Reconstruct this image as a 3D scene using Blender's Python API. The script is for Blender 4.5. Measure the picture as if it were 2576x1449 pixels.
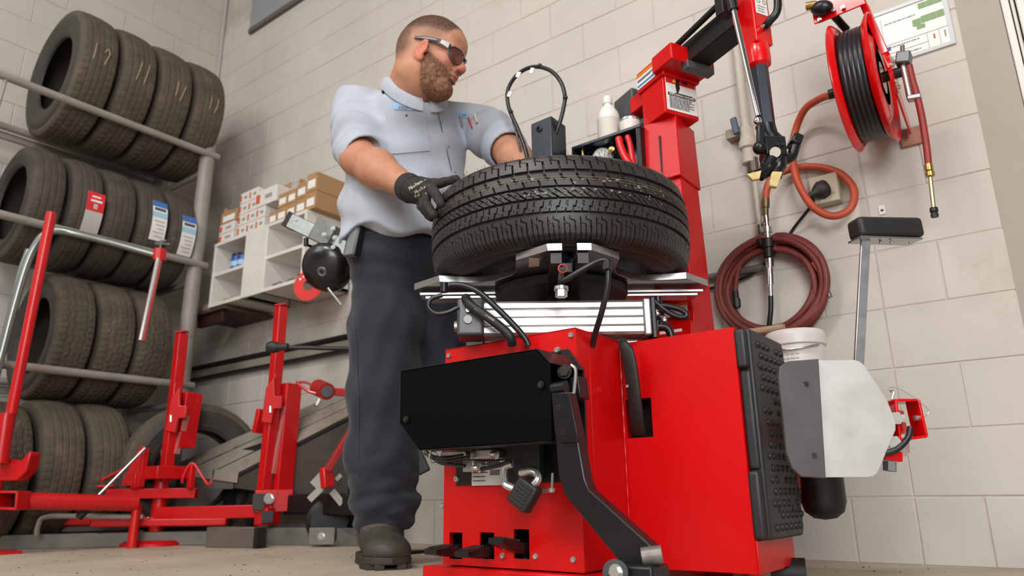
import bpy, bmesh, math, random
import numpy as np
from mathutils import Vector, Matrix
random.seed(7)
rng = np.random.default_rng(7)
for _o in list(bpy.data.objects):
    bpy.data.objects.remove(_o)
COL = bpy.context.scene.collection
PI = math.pi

# ------------------------------------------------------------------ camera
CXP, CYP, FPX = 1288.0, 724.5, 1814.87
CAMH = 0.204
YAW, PITCH, ROLL = [math.radians(a) for a in (37.3011, 16.0157, -0.72557)]
FWD = np.array([-math.sin(YAW)*math.cos(PITCH), math.cos(YAW)*math.cos(PITCH), math.sin(PITCH)])
RGT = np.array([math.cos(YAW), math.sin(YAW), 0.0])
UPV = np.cross(RGT, FWD)
R2 = RGT*math.cos(ROLL) + UPV*math.sin(ROLL)
U2 = -RGT*math.sin(ROLL) + UPV*math.cos(ROLL)
EYE = np.array([0.0, 0.0, CAMH])
HEAD = np.array([-math.sin(YAW), math.cos(YAW), 0.0])
camd = bpy.data.cameras.new('camera')
cam = bpy.data.objects.new('camera', camd)
COL.objects.link(cam)
m3 = Matrix(((R2[0], U2[0], -FWD[0]), (R2[1], U2[1], -FWD[1]), (R2[2], U2[2], -FWD[2])))
cam.matrix_world = Matrix.Translation(Vector(EYE)) @ m3.to_4x4()
camd.sensor_fit = 'HORIZONTAL'
camd.sensor_width = 36.0
camd.lens = FPX/2576.0*36.0
camd.clip_start = 0.02
camd.dof.use_dof = True
camd.dof.focus_distance = 1.75
camd.dof.aperture_fstop = 3.4
bpy.context.scene.camera = cam

# ------------------------------------------------------------------ world, big lights, exposure
SC = bpy.context.scene
SC.view_settings.view_transform = 'Standard'
SC.view_settings.look = 'None'
SC.view_settings.gamma = 1.0
SC.view_settings.use_curve_mapping = False
SC.view_settings.exposure = 0.0
WLD = bpy.data.worlds.new('world')
SC.world = WLD
WLD.use_nodes = True
WLD.node_tree.nodes['Background'].inputs[0].default_value = (0.93, 0.96, 1.0, 1)
WLD.node_tree.nodes['Background'].inputs[1].default_value = 0.11

def area(name, loc, target, sx, sy, power, color=(1, 1, 1)):
    d = bpy.data.lights.new(name, 'AREA')
    d.shape = 'RECTANGLE'; d.size = sx; d.size_y = sy; d.energy = power; d.color = color
    o = bpy.data.objects.new(name, d)
    COL.objects.link(o)
    o.location = loc
    v = Vector(target) - Vector(loc)
    o.rotation_euler = v.to_track_quat('-Z', 'Y').to_euler()
    return o
# light added behind and right of the camera; source assumed, no bay door known
area('assumed_right_light', (2.2, -2.6, 2.0), (-1.2, 2.0, 0.7), 2.4, 2.4, 200, (1.0, 0.99, 0.98))
area('added_left_soft_light', (-2.6, -3.0, 3.5), (-2.2, 2.2, 1.4), 2.2, 1.8, 75, (1.0, 0.99, 0.98))  # added soft light from the left, out of view; no bay door known there

# ------------------------------------------------------------------ pixel rays
def ray(x, y): return R2*(x-CXP)/FPX - U2*(y-CYP)/FPX + FWD
def onz(x, y, z): d = ray(x, y); return EYE + d*(z-CAMH)/d[2]
def ony(x, y, Y): d = ray(x, y); return EYE + d*Y/d[1]
def onx(x, y, X): d = ray(x, y); return EYE + d*X/d[0]
def ond(x, y, D): d = ray(x, y); return EYE + d*D/(d @ HEAD)

# ------------------------------------------------------------------ materials
def lin(c):
    if isinstance(c, str):
        c = tuple(int(c[i:i+2], 16)/255 for i in (0, 2, 4))
    return tuple(((v+0.055)/1.055)**2.4 if v > 0.04045 else v/12.92 for v in c[:3])
MATS = {}
def mat(name, col, rough=0.5, metal=0.0, var=0.0, vs=6.0, bump=0.0, bs=60.0, dirt=None, coat=0.0,
        spec=0.5, trans=0.0, ior=1.45, rvar=0.0, coord='world', stretch=(1, 1, 1), sheen=0.0, sss=0.0):
    """procedural principled material: colour noise, optional dirt layer (colour, scale, threshold, amount), bump"""
    if name in MATS: return MATS[name]
    m = bpy.data.materials.new(name); m.use_nodes = True
    nt = m.node_tree; N = nt.nodes; L = nt.links
    b = N['Principled BSDF']
    c = lin(col)
    b.inputs['Base Color'].default_value = (*c, 1)
    b.inputs['Roughness'].default_value = rough
    b.inputs['Metallic'].default_value = metal
    b.inputs['Specular IOR Level'].default_value = spec
    b.inputs['Coat Weight'].default_value = coat
    b.inputs['Coat Roughness'].default_value = 0.12
    if sheen: b.inputs['Sheen Weight'].default_value = sheen
    if trans: b.inputs['Transmission Weight'].default_value = trans; b.inputs['IOR'].default_value = ior
    if sss:
        b.inputs['Subsurface Weight'].default_value = sss
        b.inputs['Subsurface Radius'].default_value = (0.012, 0.005, 0.003)
        b.inputs['Subsurface Scale'].default_value = 1.0
    if var or bump or dirt or rvar:
        if coord == 'world':
            g = N.new('ShaderNodeNewGeometry'); src = g.outputs['Position']
        else:
            g = N.new('ShaderNodeTexCoord'); src = g.outputs['Object']
        mp = N.new('ShaderNodeMapping'); mp.inputs['Scale'].default_value = stretch
        L.new(src, mp.inputs['Vector']); src = mp.outputs['Vector']
        def noise(scale, detail=5, rgh=0.6):
            n = N.new('ShaderNodeTexNoise'); n.inputs['Scale'].default_value = scale
            n.inputs['Detail'].default_value = detail; n.inputs['Roughness'].default_value = rgh
            L.new(src, n.inputs['Vector']); return n.outputs['Fac']
        cur = None
        if var:
            r = N.new('ShaderNodeMapRange')
            r.inputs['From Min'].default_value = 0.3; r.inputs['From Max'].default_value = 0.7
            r.inputs['To Min'].default_value = 1-var; r.inputs['To Max'].default_value = 1+var
            L.new(noise(vs), r.inputs['Value'])
            mx = N.new('ShaderNodeMix'); mx.data_type = 'RGBA'; mx.blend_type = 'MULTIPLY'
            mx.inputs['Factor'].default_value = 1
            mx.inputs[6].default_value = (*c, 1)
            cb = N.new('ShaderNodeCombineColor')
            for k in range(3): L.new(r.outputs[0], cb.inputs[k])
            L.new(cb.outputs[0], mx.inputs[7]); cur = mx.outputs[2]
        for dl in (dirt if isinstance(dirt, list) else [dirt] if dirt else []):
            dc, ds, thr, amt = dl
            r = N.new('ShaderNodeMapRange')
            r.inputs['From Min'].default_value = thr; r.inputs['From Max'].default_value = thr+0.16
            r.inputs['To Max'].default_value = amt
            L.new(noise(ds, 8, 0.7), r.inputs['Value'])
            mx = N.new('ShaderNodeMix'); mx.data_type = 'RGBA'
            if cur: L.new(cur, mx.inputs[6])
            else: mx.inputs[6].default_value = (*c, 1)
            mx.inputs[7].default_value = (*lin(dc), 1)
            L.new(r.outputs[0], mx.inputs['Factor']); cur = mx.outputs[2]
        if cur: L.new(cur, b.inputs['Base Color'])
        if rvar:
            r = N.new('ShaderNodeMapRange')
            r.inputs['To Min'].default_value = max(0.02, rough-rvar); r.inputs['To Max'].default_value = rough+rvar
            L.new(noise(vs*2.3), r.inputs['Value']); L.new(r.outputs[0], b.inputs['Roughness'])
        if bump:
            bp = N.new('ShaderNodeBump'); bp.inputs['Strength'].default_value = bump
            bp.inputs['Distance'].default_value = 0.002
            L.new(noise(bs, 6, 0.65), bp.inputs['Height']); L.new(bp.outputs[0], b.inputs['Normal'])
    MATS[name] = m
    return m

RED = mat('red_paint', 'c60306', 0.38, var=0.05, vs=3, bump=0.08, bs=350, coat=0.12, spec=0.28)
RED2 = mat('worn_red_paint', 'c20a10', 0.36, var=0.12, vs=9, dirt=('8c6a60', 16, 0.62, 0.55), bump=0.08, bs=120, coat=0.2)
REDDARK = mat('aged_red_paint', 'a5241f', 0.5, var=0.15, vs=8, dirt=('6b4a3e', 12, 0.55, 0.6), bump=0.1, bs=90)
REDGLOSS = mat('glossy_red_paint', 'd4060c', 0.25, var=0.04, vs=3, coat=0.4, spec=0.35)
BLACK = mat('black_paint', '070707', 0.5, var=0.1, vs=20, bump=0.05, bs=300)
BLACKMET = mat('black_coated_steel', '1b1a1d', 0.3, 0.3, var=0.15, vs=12, bump=0.05, bs=200, rvar=0.1)
RUBBER = mat('black_rubber', '1e1d1d', 0.55, var=0.15, vs=14, bump=0.08, bs=200)
HOSEBLK = mat('black_hose_rubber', '15151a', 0.35, var=0.1, vs=30)
MATRUB = mat('moulded_black_rubber', '232225', 0.5, var=0.2, vs=10, dirt=('5a5550', 25, 0.62, 0.4), bump=0.15, bs=150)
STEEL = mat('bare_steel', 'b9bbbd', 0.3, 0.9, var=0.08, vs=10, bump=0.04, bs=120, rvar=0.1)
CHROME = mat('chrome', 'e6e6e8', 0.09, 1.0)
ZINC = mat('zinc_plated_steel', 'c4c6c4', 0.28, 0.85, var=0.12, vs=25)
ALU = mat('anodised_aluminium', 'b2b1b0', 0.36, 0.8, var=0.03, vs=5)
PLATE = mat('cut_steel_plate', 'a3a3a6', 0.2, 0.9, var=0.12, vs=20, rvar=0.1)
BRASS = mat('brass', 'b89a5e', 0.3, 0.9, var=0.1, vs=40)
GREYTUBE = mat('grey_painted_tube', '8f8881', 0.45, var=0.12, vs=12, dirt=('5e5348', 20, 0.6, 0.5))
GREYMET = mat('dirty_grey_steel', '76726d', 0.42, 0.4, var=0.18, vs=9, dirt=('3d3732', 14, 0.55, 0.6), bump=0.1, bs=60)
GALV = mat('galvanised_steel', '8d9390', 0.35, 0.7, var=0.2, vs=30)
DARKSTEEL = mat('dark_oily_steel', '2b2826', 0.45, 0.4, var=0.25, vs=14)
WHITEPAINT = mat('white_painted_board', 'd8d4ce', 0.45, var=0.06, vs=8, dirt=('a09488', 14, 0.66, 0.35))
WHITEPL = mat('white_plastic', 'dcdad6', 0.4, var=0.04, vs=10)
PAPER = mat('white_paper', 'e4e3e0', 0.6)
CARD = mat('brown_cardboard', 'a5805a', 0.75, var=0.08, vs=30)
GREYCAST = mat('grey_cast_metal', '6f7072', 0.4, 0.6, var=0.1, vs=30)
DARKGREY = mat('dark_grey_coating', '55565a', 0.45, 0.3, var=0.12, vs=12, dirt=('3a3836', 20, 0.6, 0.4))
GUARD = mat('matt_black_guard_paint', '030303', 0.6, spec=0.08, bump=0.05, bs=300)
NAVY = mat('navy_coated_steel', '262c38', 0.3, 0.3, var=0.1, vs=10, coat=0.2)
INK = mat('black_ink', '1c1a1a', 0.6)
def flat(name, col, rough=0.55): return mat(name, col, rough)

# ------------------------------------------------------------------ mesh builder
def rotm(ax, a):
    return np.array(Matrix.Rotation(a, 3, ax))
def basis(n, hint=(0, 0, 1)):
    n = np.array(n, float); n /= np.linalg.norm(n)
    h = np.array(hint, float)
    if abs(n @ h) > 0.98: h = np.array((1.0, 0, 0))
    u = np.cross(h, n); u /= np.linalg.norm(u)
    return u, np.cross(n, u), n
def smooth_path(pts, n=8, closed=False):
    pts = [np.array(p, float) for p in pts]
    out = []
    m = len(pts)
    rngi = range(m if closed else m-1)
    for i in rngi:
        p1, p2 = pts[i], pts[(i+1) % m]
        p0 = pts[i-1] if (closed or i > 0) else 2*p1-p2
        p3 = pts[(i+2) % m] if (closed or i+2 < m) else 2*p2-p1
        for k in range(n):
            t = k/n
            out.append(0.5*((2*p1)+(-p0+p2)*t+(2*p0-5*p1+4*p2-p3)*t*t+(-p0+3*p1-3*p2+p3)*t**3))
    if not closed: out.append(pts[-1])
    return out

class MB:
    def __init__(s): s.v = []; s.f = []
    def add(s, V, F):
        n = len(s.v)
        s.v.extend([tuple(map(float, p)) for p in V]); s.f.extend([tuple(i+n for i in q) for q in F]); return s
    def box(s, c, size, R=None):
        c = np.array(c, float); h = np.array(size, float)/2
        V = np.array([(x, y, z) for x in (-1, 1) for y in (-1, 1) for z in (-1, 1)], float)*h
        if R is not None: V = V @ np.array(R).T
        return s.add(V+c, [(0, 1, 3, 2), (4, 6, 7, 5), (0, 4, 5, 1), (2, 3, 7, 6), (0, 2, 6, 4), (1, 5, 7, 3)])
    def bb(s, a, b):
        a = np.array(a, float); b = np.array(b, float)
        return s.box((a+b)/2, np.abs(b-a))
    def bar(s, p0, p1, w, h, hint=(0, 0, 1)):
        """rectangular bar from p0 to p1; w across, h along hint"""
        p0 = np.array(p0, float); p1 = np.array(p1, float)
        d = p1-p0; L = np.linalg.norm(d)
        u, v, n = basis(d, hint)
        return s.box((p0+p1)/2, (w, h, L), np.stack([u, v, n], 1))
    def cyl(s, p0, p1, r0, r1=None, seg=24, caps=True):
        if r1 is None: r1 = r0
        p0 = np.array(p0, float); p1 = np.array(p1, float)
        u, v, n = basis(p1-p0)
        V = []
        for p, r in ((p0, r0), (p1, r1)):
            for k in range(seg):
                a = 2*PI*k/seg
                V.append(p+(u*math.cos(a)+v*math.sin(a))*r)
        F = [(k, (k+1) % seg, seg+(k+1) % seg, seg+k) for k in range(seg)]
        if caps: F += [tuple(range(seg-1, -1, -1)), tuple(range(seg, 2*seg))]
        return s.add(V, F)
    def tube(s, pts, r, seg=10, closed=False, caps=True):
        pts = [np.array(p, float) for p in pts]; m = len(pts)
        rs = r if hasattr(r, '__len__') else [r]*m
        T = []
        for i in range(m):
            a = pts[i-1] if (i > 0 or closed) else pts[i]
            b = pts[(i+1) % m] if (i < m-1 or closed) else pts[i]
            t = b-a; T.append(t/(np.linalg.norm(t)+1e-12))
        u, v, _ = basis(T[0]); V = []
        for i in range(m):
            u = u-T[i]*(u @ T[i]); u /= np.linalg.norm(u)+1e-12
            v = np.cross(T[i], u)
            for k in range(seg):
                a = 2*PI*k/seg
                V.append(pts[i]+(u*math.cos(a)+v*math.sin(a))*rs[i])
        F = []
        for i in range(m if closed else m-1):
            j = (i+1) % m
            F += [(i*seg+k, i*seg+(k+1) % seg, j*seg+(k+1) % seg, j*seg+k) for k in range(seg)]
        if caps and not closed:
            F += [tuple(range(seg-1, -1, -1)), tuple(range((m-1)*seg, m*seg))]
        return s.add(V, F)
    def lathe(s, prof, o=(0, 0, 0), ax=(0, 0, 1), seg=48, closed=False, caps=True):
        """prof: list of (radius, height along axis)"""
        u, v, n = basis(ax); o = np.array(o, float); V = []; m = len(prof)
        for r, h in prof:
            for k in range(seg):
                a = 2*PI*k/seg
                V.append(o+n*h+(u*math.cos(a)+v*math.sin(a))*r)
        F = []
        for i in range(m if closed else m-1):
            j = (i+1) % m
            F += [(i*seg+k, i*seg+(k+1) % seg, j*seg+(k+1) % seg, j*seg+k) for k in range(seg)]
        if not closed and caps:
            if prof[0][0] > 1e-5: F.append(tuple(range(seg-1, -1, -1)))
            if prof[-1][0] > 1e-5: F.append(tuple(range((m-1)*seg, m*seg)))
        return s.add(V, F)
    def prism(s, poly, o, u, v, t):
        """polygon (a,b) in plane o+a*u+b*v, extruded by t along u x v (t may be (t0,t1))"""
        o, u, v = [np.array(q, float) for q in (o, u, v)]
        n = np.cross(u, v); n /= np.linalg.norm(n)
        t0, t1 = t if hasattr(t, '__len__') else (0, t)
        k = len(poly)
        V = [o+a*u+b*v+n*t0 for a, b in poly]+[o+a*u+b*v+n*t1 for a, b in poly]
        F = [tuple(range(k-1, -1, -1)), tuple(range(k, 2*k))]+[(i, (i+1) % k, k+(i+1) % k, k+i) for i in range(k)]
        return s.add(V, F)
    def loft(s, rings, caps=True):
        k = len(rings[0]); V = [p for r in rings for p in r]; F = []
        for i in range(len(rings)-1):
            F += [(i*k+j, i*k+(j+1) % k, (i+1)*k+(j+1) % k, (i+1)*k+j) for j in range(k)]
        if caps: F += [tuple(range(k-1, -1, -1)), tuple(range((len(rings)-1)*k, len(rings)*k))]
        return s.add(V, F)
    def ball(s, c, r, seg=20, rings=12, R=None):
        r = np.array(r if hasattr(r, '__len__') else (r, r, r), float); c = np.array(c, float)
        V = []
        for i in range(rings+1):
            t = PI*i/rings
            for k in range(seg):
                a = 2*PI*k/seg
                V.append((math.sin(t)*math.cos(a), math.sin(t)*math.sin(a), math.cos(t)))
        V = np.array(V)*r
        if R is not None: V = V @ np.array(R).T
        F = [(i*seg+k, (i+1)*seg+k, (i+1)*seg+(k+1) % seg, i*seg+(k+1) % seg) for i in range(rings) for k in range(seg)]
        return s.add(V+c, F)
    def hexbolt(s, p, n, r=0.009, h=0.007, washer=True):
        p = np.array(p, float); n = np.array(n, float)/np.linalg.norm(n)
        if washer: s.cyl(p, p+n*0.0015, r*1.35, seg=16)
        s.cyl(p, p+n*h, r, seg=6); return s
    def screw(s, p, n, r=0.007, h=0.004):
        p = np.array(p, float); n = np.array(n, float)/np.linalg.norm(n)
        s.lathe([(r, 0), (r, h*0.4), (r*0.75, h), (r*0.35, h), (r*0.3, h*0.3), (0.0, h*0.3)], p, n, 12); return s

ROOTLOC = {}
def rootloc(o):
    while o.parent is not None: o = o.parent
    return ROOTLOC.get(o.name, np.zeros(3))
def mesh_from(name, V, F, smooth, ang):
    me = bpy.data.meshes.new(name)
    me.from_pydata(V, [], F)
    bm = bmesh.new(); bm.from_mesh(me)
    bmesh.ops.remove_doubles(bm, verts=bm.verts, dist=1e-6)
    bmesh.ops.recalc_face_normals(bm, faces=bm.faces)
    bm.to_mesh(me); bm.free()
    if smooth:
        me.shade_smooth()
        if ang: me.set_sharp_from_angle(angle=math.radians(ang))
    return me
def obj(name, mb, material, parent=None, bev=0, smooth=True, ang=35, kind=None, label=None, seg=2):
    """link the collected shapes (world coordinates) as one mesh object; a top-level mesh gets its origin at its base"""
    V = np.array(mb.v, float)
    if parent is not None: off = rootloc(parent)
    else:
        lo, hi = V.min(0), V.max(0); off = np.array([(lo[0]+hi[0])/2, (lo[1]+hi[1])/2, lo[2]])
    me = mesh_from(name, (V-off).tolist(), mb.f, smooth, ang)
    if isinstance(material, (list, tuple)):
        for m_ in material: me.materials.append(m_)
    else: me.materials.append(material)
    o = bpy.data.objects.new(name, me); COL.objects.link(o)
    if parent is not None: o.parent = parent
    else: o.location = off; ROOTLOC[o.name] = off
    if bev:
        b = o.modifiers.new('bevel', 'BEVEL'); b.width = bev; b.segments = seg; b.limit_method = 'ANGLE'
        b.angle_limit = math.radians(40); b.harden_normals = False
    if kind: o['kind'] = kind
    if label: o['label'] = label
    return o
def thing(name, label, cat, loc, group=None):
    o = bpy.data.objects.new(name, None); COL.objects.link(o)
    o.empty_display_size = 0.05
    o.location = loc; o['label'] = label; o['category'] = cat
    if group: o['group'] = group
    ROOTLOC[o.name] = np.array(loc, float)
    return o
def tag(o, label, cat, group=None):
    o['label'] = label; o['category'] = cat
    if group: o['group'] = group
    return o
def struct(name, mb, material, parent=None, **k):
    o = obj(name, mb, material, parent, **k)
    if parent is None: o['kind'] = 'structure'
    return o
def text_mb(txt, o, u, v, size, spacing=1.0, align='LEFT', depth=0.0003, font_bold=False):
    """flat lettering as mesh: baseline origin o, reading direction u, up direction v"""
    cu = bpy.data.curves.new('lettering', 'FONT'); cu.body = txt; cu.size = size; cu.align_x = align
    cu.space_character = spacing; cu.resolution_u = 2
    if font_bold: cu.offset = size*0.02
    to = bpy.data.objects.new('lettering', cu); COL.objects.link(to)
    dg = bpy.context.evaluated_depsgraph_get()
    me = bpy.data.meshes.new_from_object(to.evaluated_get(dg))
    o, u, v = [np.array(q, float) for q in (o, u, v)]
    u = u/np.linalg.norm(u); v = v/np.linalg.norm(v); n = np.cross(u, v)
    mb = MB(); mb.add([o+u*p.co.x+v*p.co.y+n*depth for p in me.vertices], [tuple(q.vertices) for q in me.polygons])
    bpy.data.objects.remove(to); bpy.data.curves.remove(cu); bpy.data.meshes.remove(me)
    return mb
def scribble_lines(mb, o, u, v, w, y0, y1, n, h, r=None):
    """rows of fine print drawn as broken thin bars"""
    r = r or random.Random(3)
    o, u, v = [np.array(q, float) for q in (o, u, v)]
    nn = np.cross(u, v)
    for i in range(n):
        y = y0+(y1-y0)*i/max(1, n-1); x = 0.0; end = w*r.uniform(0.7, 1.0)
        while x < end:
            l = min(r.uniform(0.04, 0.14)*w, end-x)
            mb.prism([(x, y), (x+l, y), (x+l, y+h), (x, y+h)], o+nn*0.0004, u, v, 0.0002)
            x += l+0.02*w
    return mb
X_, Y_, Z_ = np.array((1.0, 0, 0)), np.array((0, 1.0, 0)), np.array((0, 0, 1.0))
# ================================================================== the setting
WY = 2.434            # face of the block wall behind the man
LX = -4.565           # face of the block wall behind the tyre rack
CH = 0.187            # block course
BL = 0.345            # block length
CEIL = 4.7
BLOCKM = mat('painted_block', 'c3bdb5', 0.62, var=0.06, vs=2.2, bump=0.5, bs=110,
             dirt=[('a3927c', 1.6, 0.57, 0.5), ('6a5c4e', 5.5, 0.67, 0.55)], spec=0.3)
MORTAR = mat('painted_mortar', 'bab3a9', 0.75, var=0.15, vs=6, bump=0.4, bs=150, dirt=('5d5145', 5, 0.6, 0.7))
FLOORM = mat('worn_concrete', 'b0a392', 0.62, var=0.14, vs=3.2, bump=0.35, bs=45,
             dirt=[('6a5c4d', 2.6, 0.57, 0.5), ('2e2823', 22, 0.70, 0.75)])
struct('floor', MB().bb((-9, -7, -0.1), (6, 6, 0)), FLOORM)
struct('ceiling', MB().bb((-9, -7, CEIL), (3.2, 6, CEIL+0.1)), mat('ceiling_paint', 'b5b2ac', 0.8))
wall_back = struct('wall_back', MB().bb((LX-0.2, WY+0.0025, 0), (-0.06, WY+0.2, CEIL)), MORTAR)
wall_left = struct('wall_left', MB().bb((LX-0.2, -7, 0), (LX-0.0025, WY+0.0025, CEIL)), MORTAR)

def block_mesh(name, l, h, d, gap=0.004, ch=0.0022):
    # front face towards -Y, slightly pillowed edges
    a, b = (l-gap)/2, (h-gap)/2
    V = [(-a, 0.012, -b), (a, 0.012, -b), (a, 0.012, b), (-a, 0.012, b),
         (-a, ch*0.8, -b), (a, ch*0.8, -b), (a, ch*0.8, b), (-a, ch*0.8, b),
         (-a+ch, 0, -b+ch), (a-ch, 0, -b+ch), (a-ch, 0, b-ch), (-a+ch, 0, b-ch)]
    F = [(8, 9, 10, 11)]
    for k in range(4):
        j = (k+1) % 4
        F += [(4+k, 4+j, 8+j, 8+k), (k, j, 4+j, 4+k)]
    me = bpy.data.meshes.new(name); me.from_pydata(V, [], F); me.materials.append(BLOCKM)
    me.update(); return me
BM_FULL = block_mesh('block', BL, CH, 0.01); BM_HALF = block_mesh('block', BL/2, CH, 0.01)
CUSTOM = {}
def put_block(parent, x0, x1, row, side):
    l = round(x1-x0, 3)
    if abs(l-BL) < 1e-3: me = BM_FULL
    elif abs(l-BL/2) < 1e-3: me = BM_HALF
    else:
        if l not in CUSTOM: CUSTOM[l] = block_mesh('block', l, CH, 0.01)
        me = CUSTOM[l]
    o = bpy.data.objects.new('block', me); COL.objects.link(o)
    o.parent = parent
    c = (x0+x1)/2; z = row*CH-0.002+CH/2; j = random.uniform(-0.0008, 0.0008)
    loc = (c, WY+j, z) if side == 'back' else (LX-j, c, z)
    o.location = Vector(loc)-parent.location
    if side == 'left': o.rotation_euler[2] = PI/2
ROWS = 19
for r in range(ROWS):
    # right of the control joint
    xs = [-0.402, -0.229, -0.057] if r % 2 == 0 else [-0.402, -0.057]
    for a, b in zip(xs[:-1], xs[1:]): put_block(wall_back, a, b, r, 'back')
    # left of it, down to the corner
    xs = [-0.402]
    if r % 2 == 0: xs.append(-0.5745)
    while xs[-1]-BL > LX+0.02: xs.append(xs[-1]-BL)
    xs.append(LX)
    for b, a in zip(xs[:-1], xs[1:]):
        if r < 2 and -3.4 < (a+b)/2 < -2.2: pass
        put_block(wall_back, a, b, r, 'back')
for r in range(ROWS+2):
    ys = [WY]
    if r % 2 == 0: ys.append(WY-BL/2)
    while ys[-1] > 0.9: ys.append(ys[-1]-BL)
    for b, a in zip(ys[:-1], ys[1:]): put_block(wall_left, a, b, r, 'left')
# corner pipe / painted bead in the corner
struct('trim_1', MB().cyl((LX+0.012, WY-0.012, 0), (LX+0.012, WY-0.012, CEIL), 0.014, seg=12), mat('corner_bead', 'b0adab', 0.5), None)
# steel ledge high on the wall
struct('trim_2', MB().bb((-4.18, WY-0.026, 3.40), (-1.2, WY-0.001, 3.435)), mat('ledge_paint', '5f5a55', 0.6, var=0.06), None)
struct('upper_wall_shade', MB().bb((-4.18, WY-0.018, 3.435), (-1.2, WY-0.001, CEIL)), mat('shaded_wall_grey', '8f9195', 0.6, var=0.05), None)  # flat sheet standing for shade on the upper wall, put in as grey colour
# steel door frame and door at the end of the wall
JM = mat('grey_jamb_paint', '9d958b', 0.5, var=0.05, vs=4, bump=0.1, bs=90)
struct('trim_3', MB().bb((-0.062, WY+0.0012, 0), (0.055, WY+0.19, CEIL)), JM, bev=0.003)
fr = MB()
for x0, x1, y0 in ((0.055, 0.075, -0.006), (0.078, 0.088, 0.006), (0.091, 0.112, -0.012)):
    fr.bb((x0, WY+y0, 0), (x1, WY+0.12, CEIL))
struct('trim_4', fr, mat('white_door_trim', 'd9d6d0', 0.4), bev=0.003)
door = struct('door_1', MB().bb((0.112, WY+0.02, 0.004), (1.3, WY+0.06, CEIL)), mat('grey_door_paint', 'a29b93', 0.45, var=0.05, vs=3), bev=0.002)
struct('wall_right', MB().bb((1.3, WY, 0), (3.2, WY+0.2, CEIL)), MORTAR)

# assumed ceiling light fixtures, unseen (above the frame): each carries its own lamp
def assumed_ceiling_light(x, y, power, where):
    t = thing('assumed_ceiling_light', 'assumed long white fluorescent fixture under the ceiling '+where, 'ceiling light', (x, y, CEIL-0.35), 'assumed ceiling lights')
    obj('housing', MB().bb((x-0.75, y-0.15, CEIL-0.30), (x+0.75, y+0.15, CEIL-0.22)), WHITEPAINT, t, bev=0.01)
    for k in (-0.5, 0.5): obj('rod', MB().cyl((x+k, y, CEIL-0.23), (x+k, y, CEIL), 0.006, seg=8), STEEL, t)
    l = area('assumed_overhead_lamp', (x, y, CEIL-0.33), (x, y, 0), 1.4, 0.25, power, (1.0, 0.98, 0.94))
for x, y, p, w in ((-0.9, -1.6, 115, 'above the bay in front of the tyre changer'), (-3.0, -1.6, 30, 'towards the tyre rack'), (1.4, -1.6, 40, 'towards the door')): assumed_ceiling_light(x, y, p, w)
# ================================================================== tyres and rack
TREADM = mat('tyre_tread_rubber', '4a443e', 0.72, var=0.22, vs=16, bump=0.15, bs=160, dirt=('6f6354', 12, 0.6, 0.4), spec=0.3)
TREADM2 = mat('dusty_tyre_tread', '554c42', 0.8, var=0.2, vs=12, bump=0.15, bs=160, dirt=('7a6a56', 9, 0.55, 0.5), spec=0.25)
SIDEM = mat('tyre_sidewall_rubber', '3a3632', 0.6, var=0.15, vs=10, bump=0.08, bs=120, dirt=('5c5148', 8, 0.6, 0.4), spec=0.35)
NEWTREAD = mat('new_tyre_tread', '2b2928', 0.42, var=0.12, vs=18, bump=0.05, bs=300, spec=0.45)
NEWSIDE = mat('new_tyre_sidewall', '2d2a28', 0.55, var=0.12, vs=9, dirt=('6d5f4f', 7, 0.56, 0.5), bump=0.06, bs=150)
LINER = mat('tyre_inner_liner', '0c0b0c', 0.6)

def sst(a, b, x):
    t = np.clip((x-a)/(b-a), 0, 1); return t*t*(3-2*t)
def tread_new(s, arc, R):
    """tread depth (0 = block top, 1 = groove floor) of the tyre on the changer; s across -1..1"""
    d = np.zeros_like(s)
    for g, w in ((-0.47, 0.044), (-0.14, 0.034), (0.14, 0.034), (0.53, 0.044)):
        d = np.maximum(d, np.clip(1.6-np.abs(s-g)/w*1.0, 0, 1) if False else (np.abs(s-g) < w).astype(float))
    circ = 2*PI*R
    def sipes(lo, hi, n, shear, step, at, wid, depth, ph=0.0):
        m = (s > lo) & (s < hi)
        t = (s-lo)/(hi-lo)
        off = shear*t + step*np.clip((t-at)/0.06, 0, 1) + ph
        fr = (arc/circ*n+off) % 1.0
        return np.where(m & (fr < wid), depth, 0.0)
    for a in ((0.566, 1.2, 58, 0.25, 0.45, 0.35, 0.10, 1.0, 0.0), (0.70, 0.98, 58, 0.15, 0.0, 0.5, 0.05, 0.6, 0.5),
              (0.168, 0.494, 58, 0.35, 0.5, 0.5, 0.085, 0.9, 0.2), (0.30, 0.494, 58, 0.2, 0.0, 0.5, 0.05, 0.6, 0.75),
              (-0.112, 0.112, 58, 0.9, 0.45, 0.5, 0.10, 0.9, 0.1), (-0.112, 0.112, 58, 0.9, 0.45, 0.5, 0.06, 0.7, 0.55),
              (-0.434, -0.168, 58, -0.15, 0.45, 0.45, 0.10, 0.9, 0.3), (-0.434, -0.20, 58, -0.15, 0.45, 0.3, 0.05, 0.7, 0.72),
              (-1.2, -0.506, 58, 0.10, 0.30, 0.80, 0.075, 1.0, 0.1), (-1.1, -0.56, 58, 0.10, 0.30, 0.72, 0.045, 0.75, 0.42), (-1.2, -0.62, 58, 0.10, 0.0, 0.8, 0.04, 0.75, 0.72)):
        d = np.maximum(d, sipes(*a))
    return d
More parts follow.
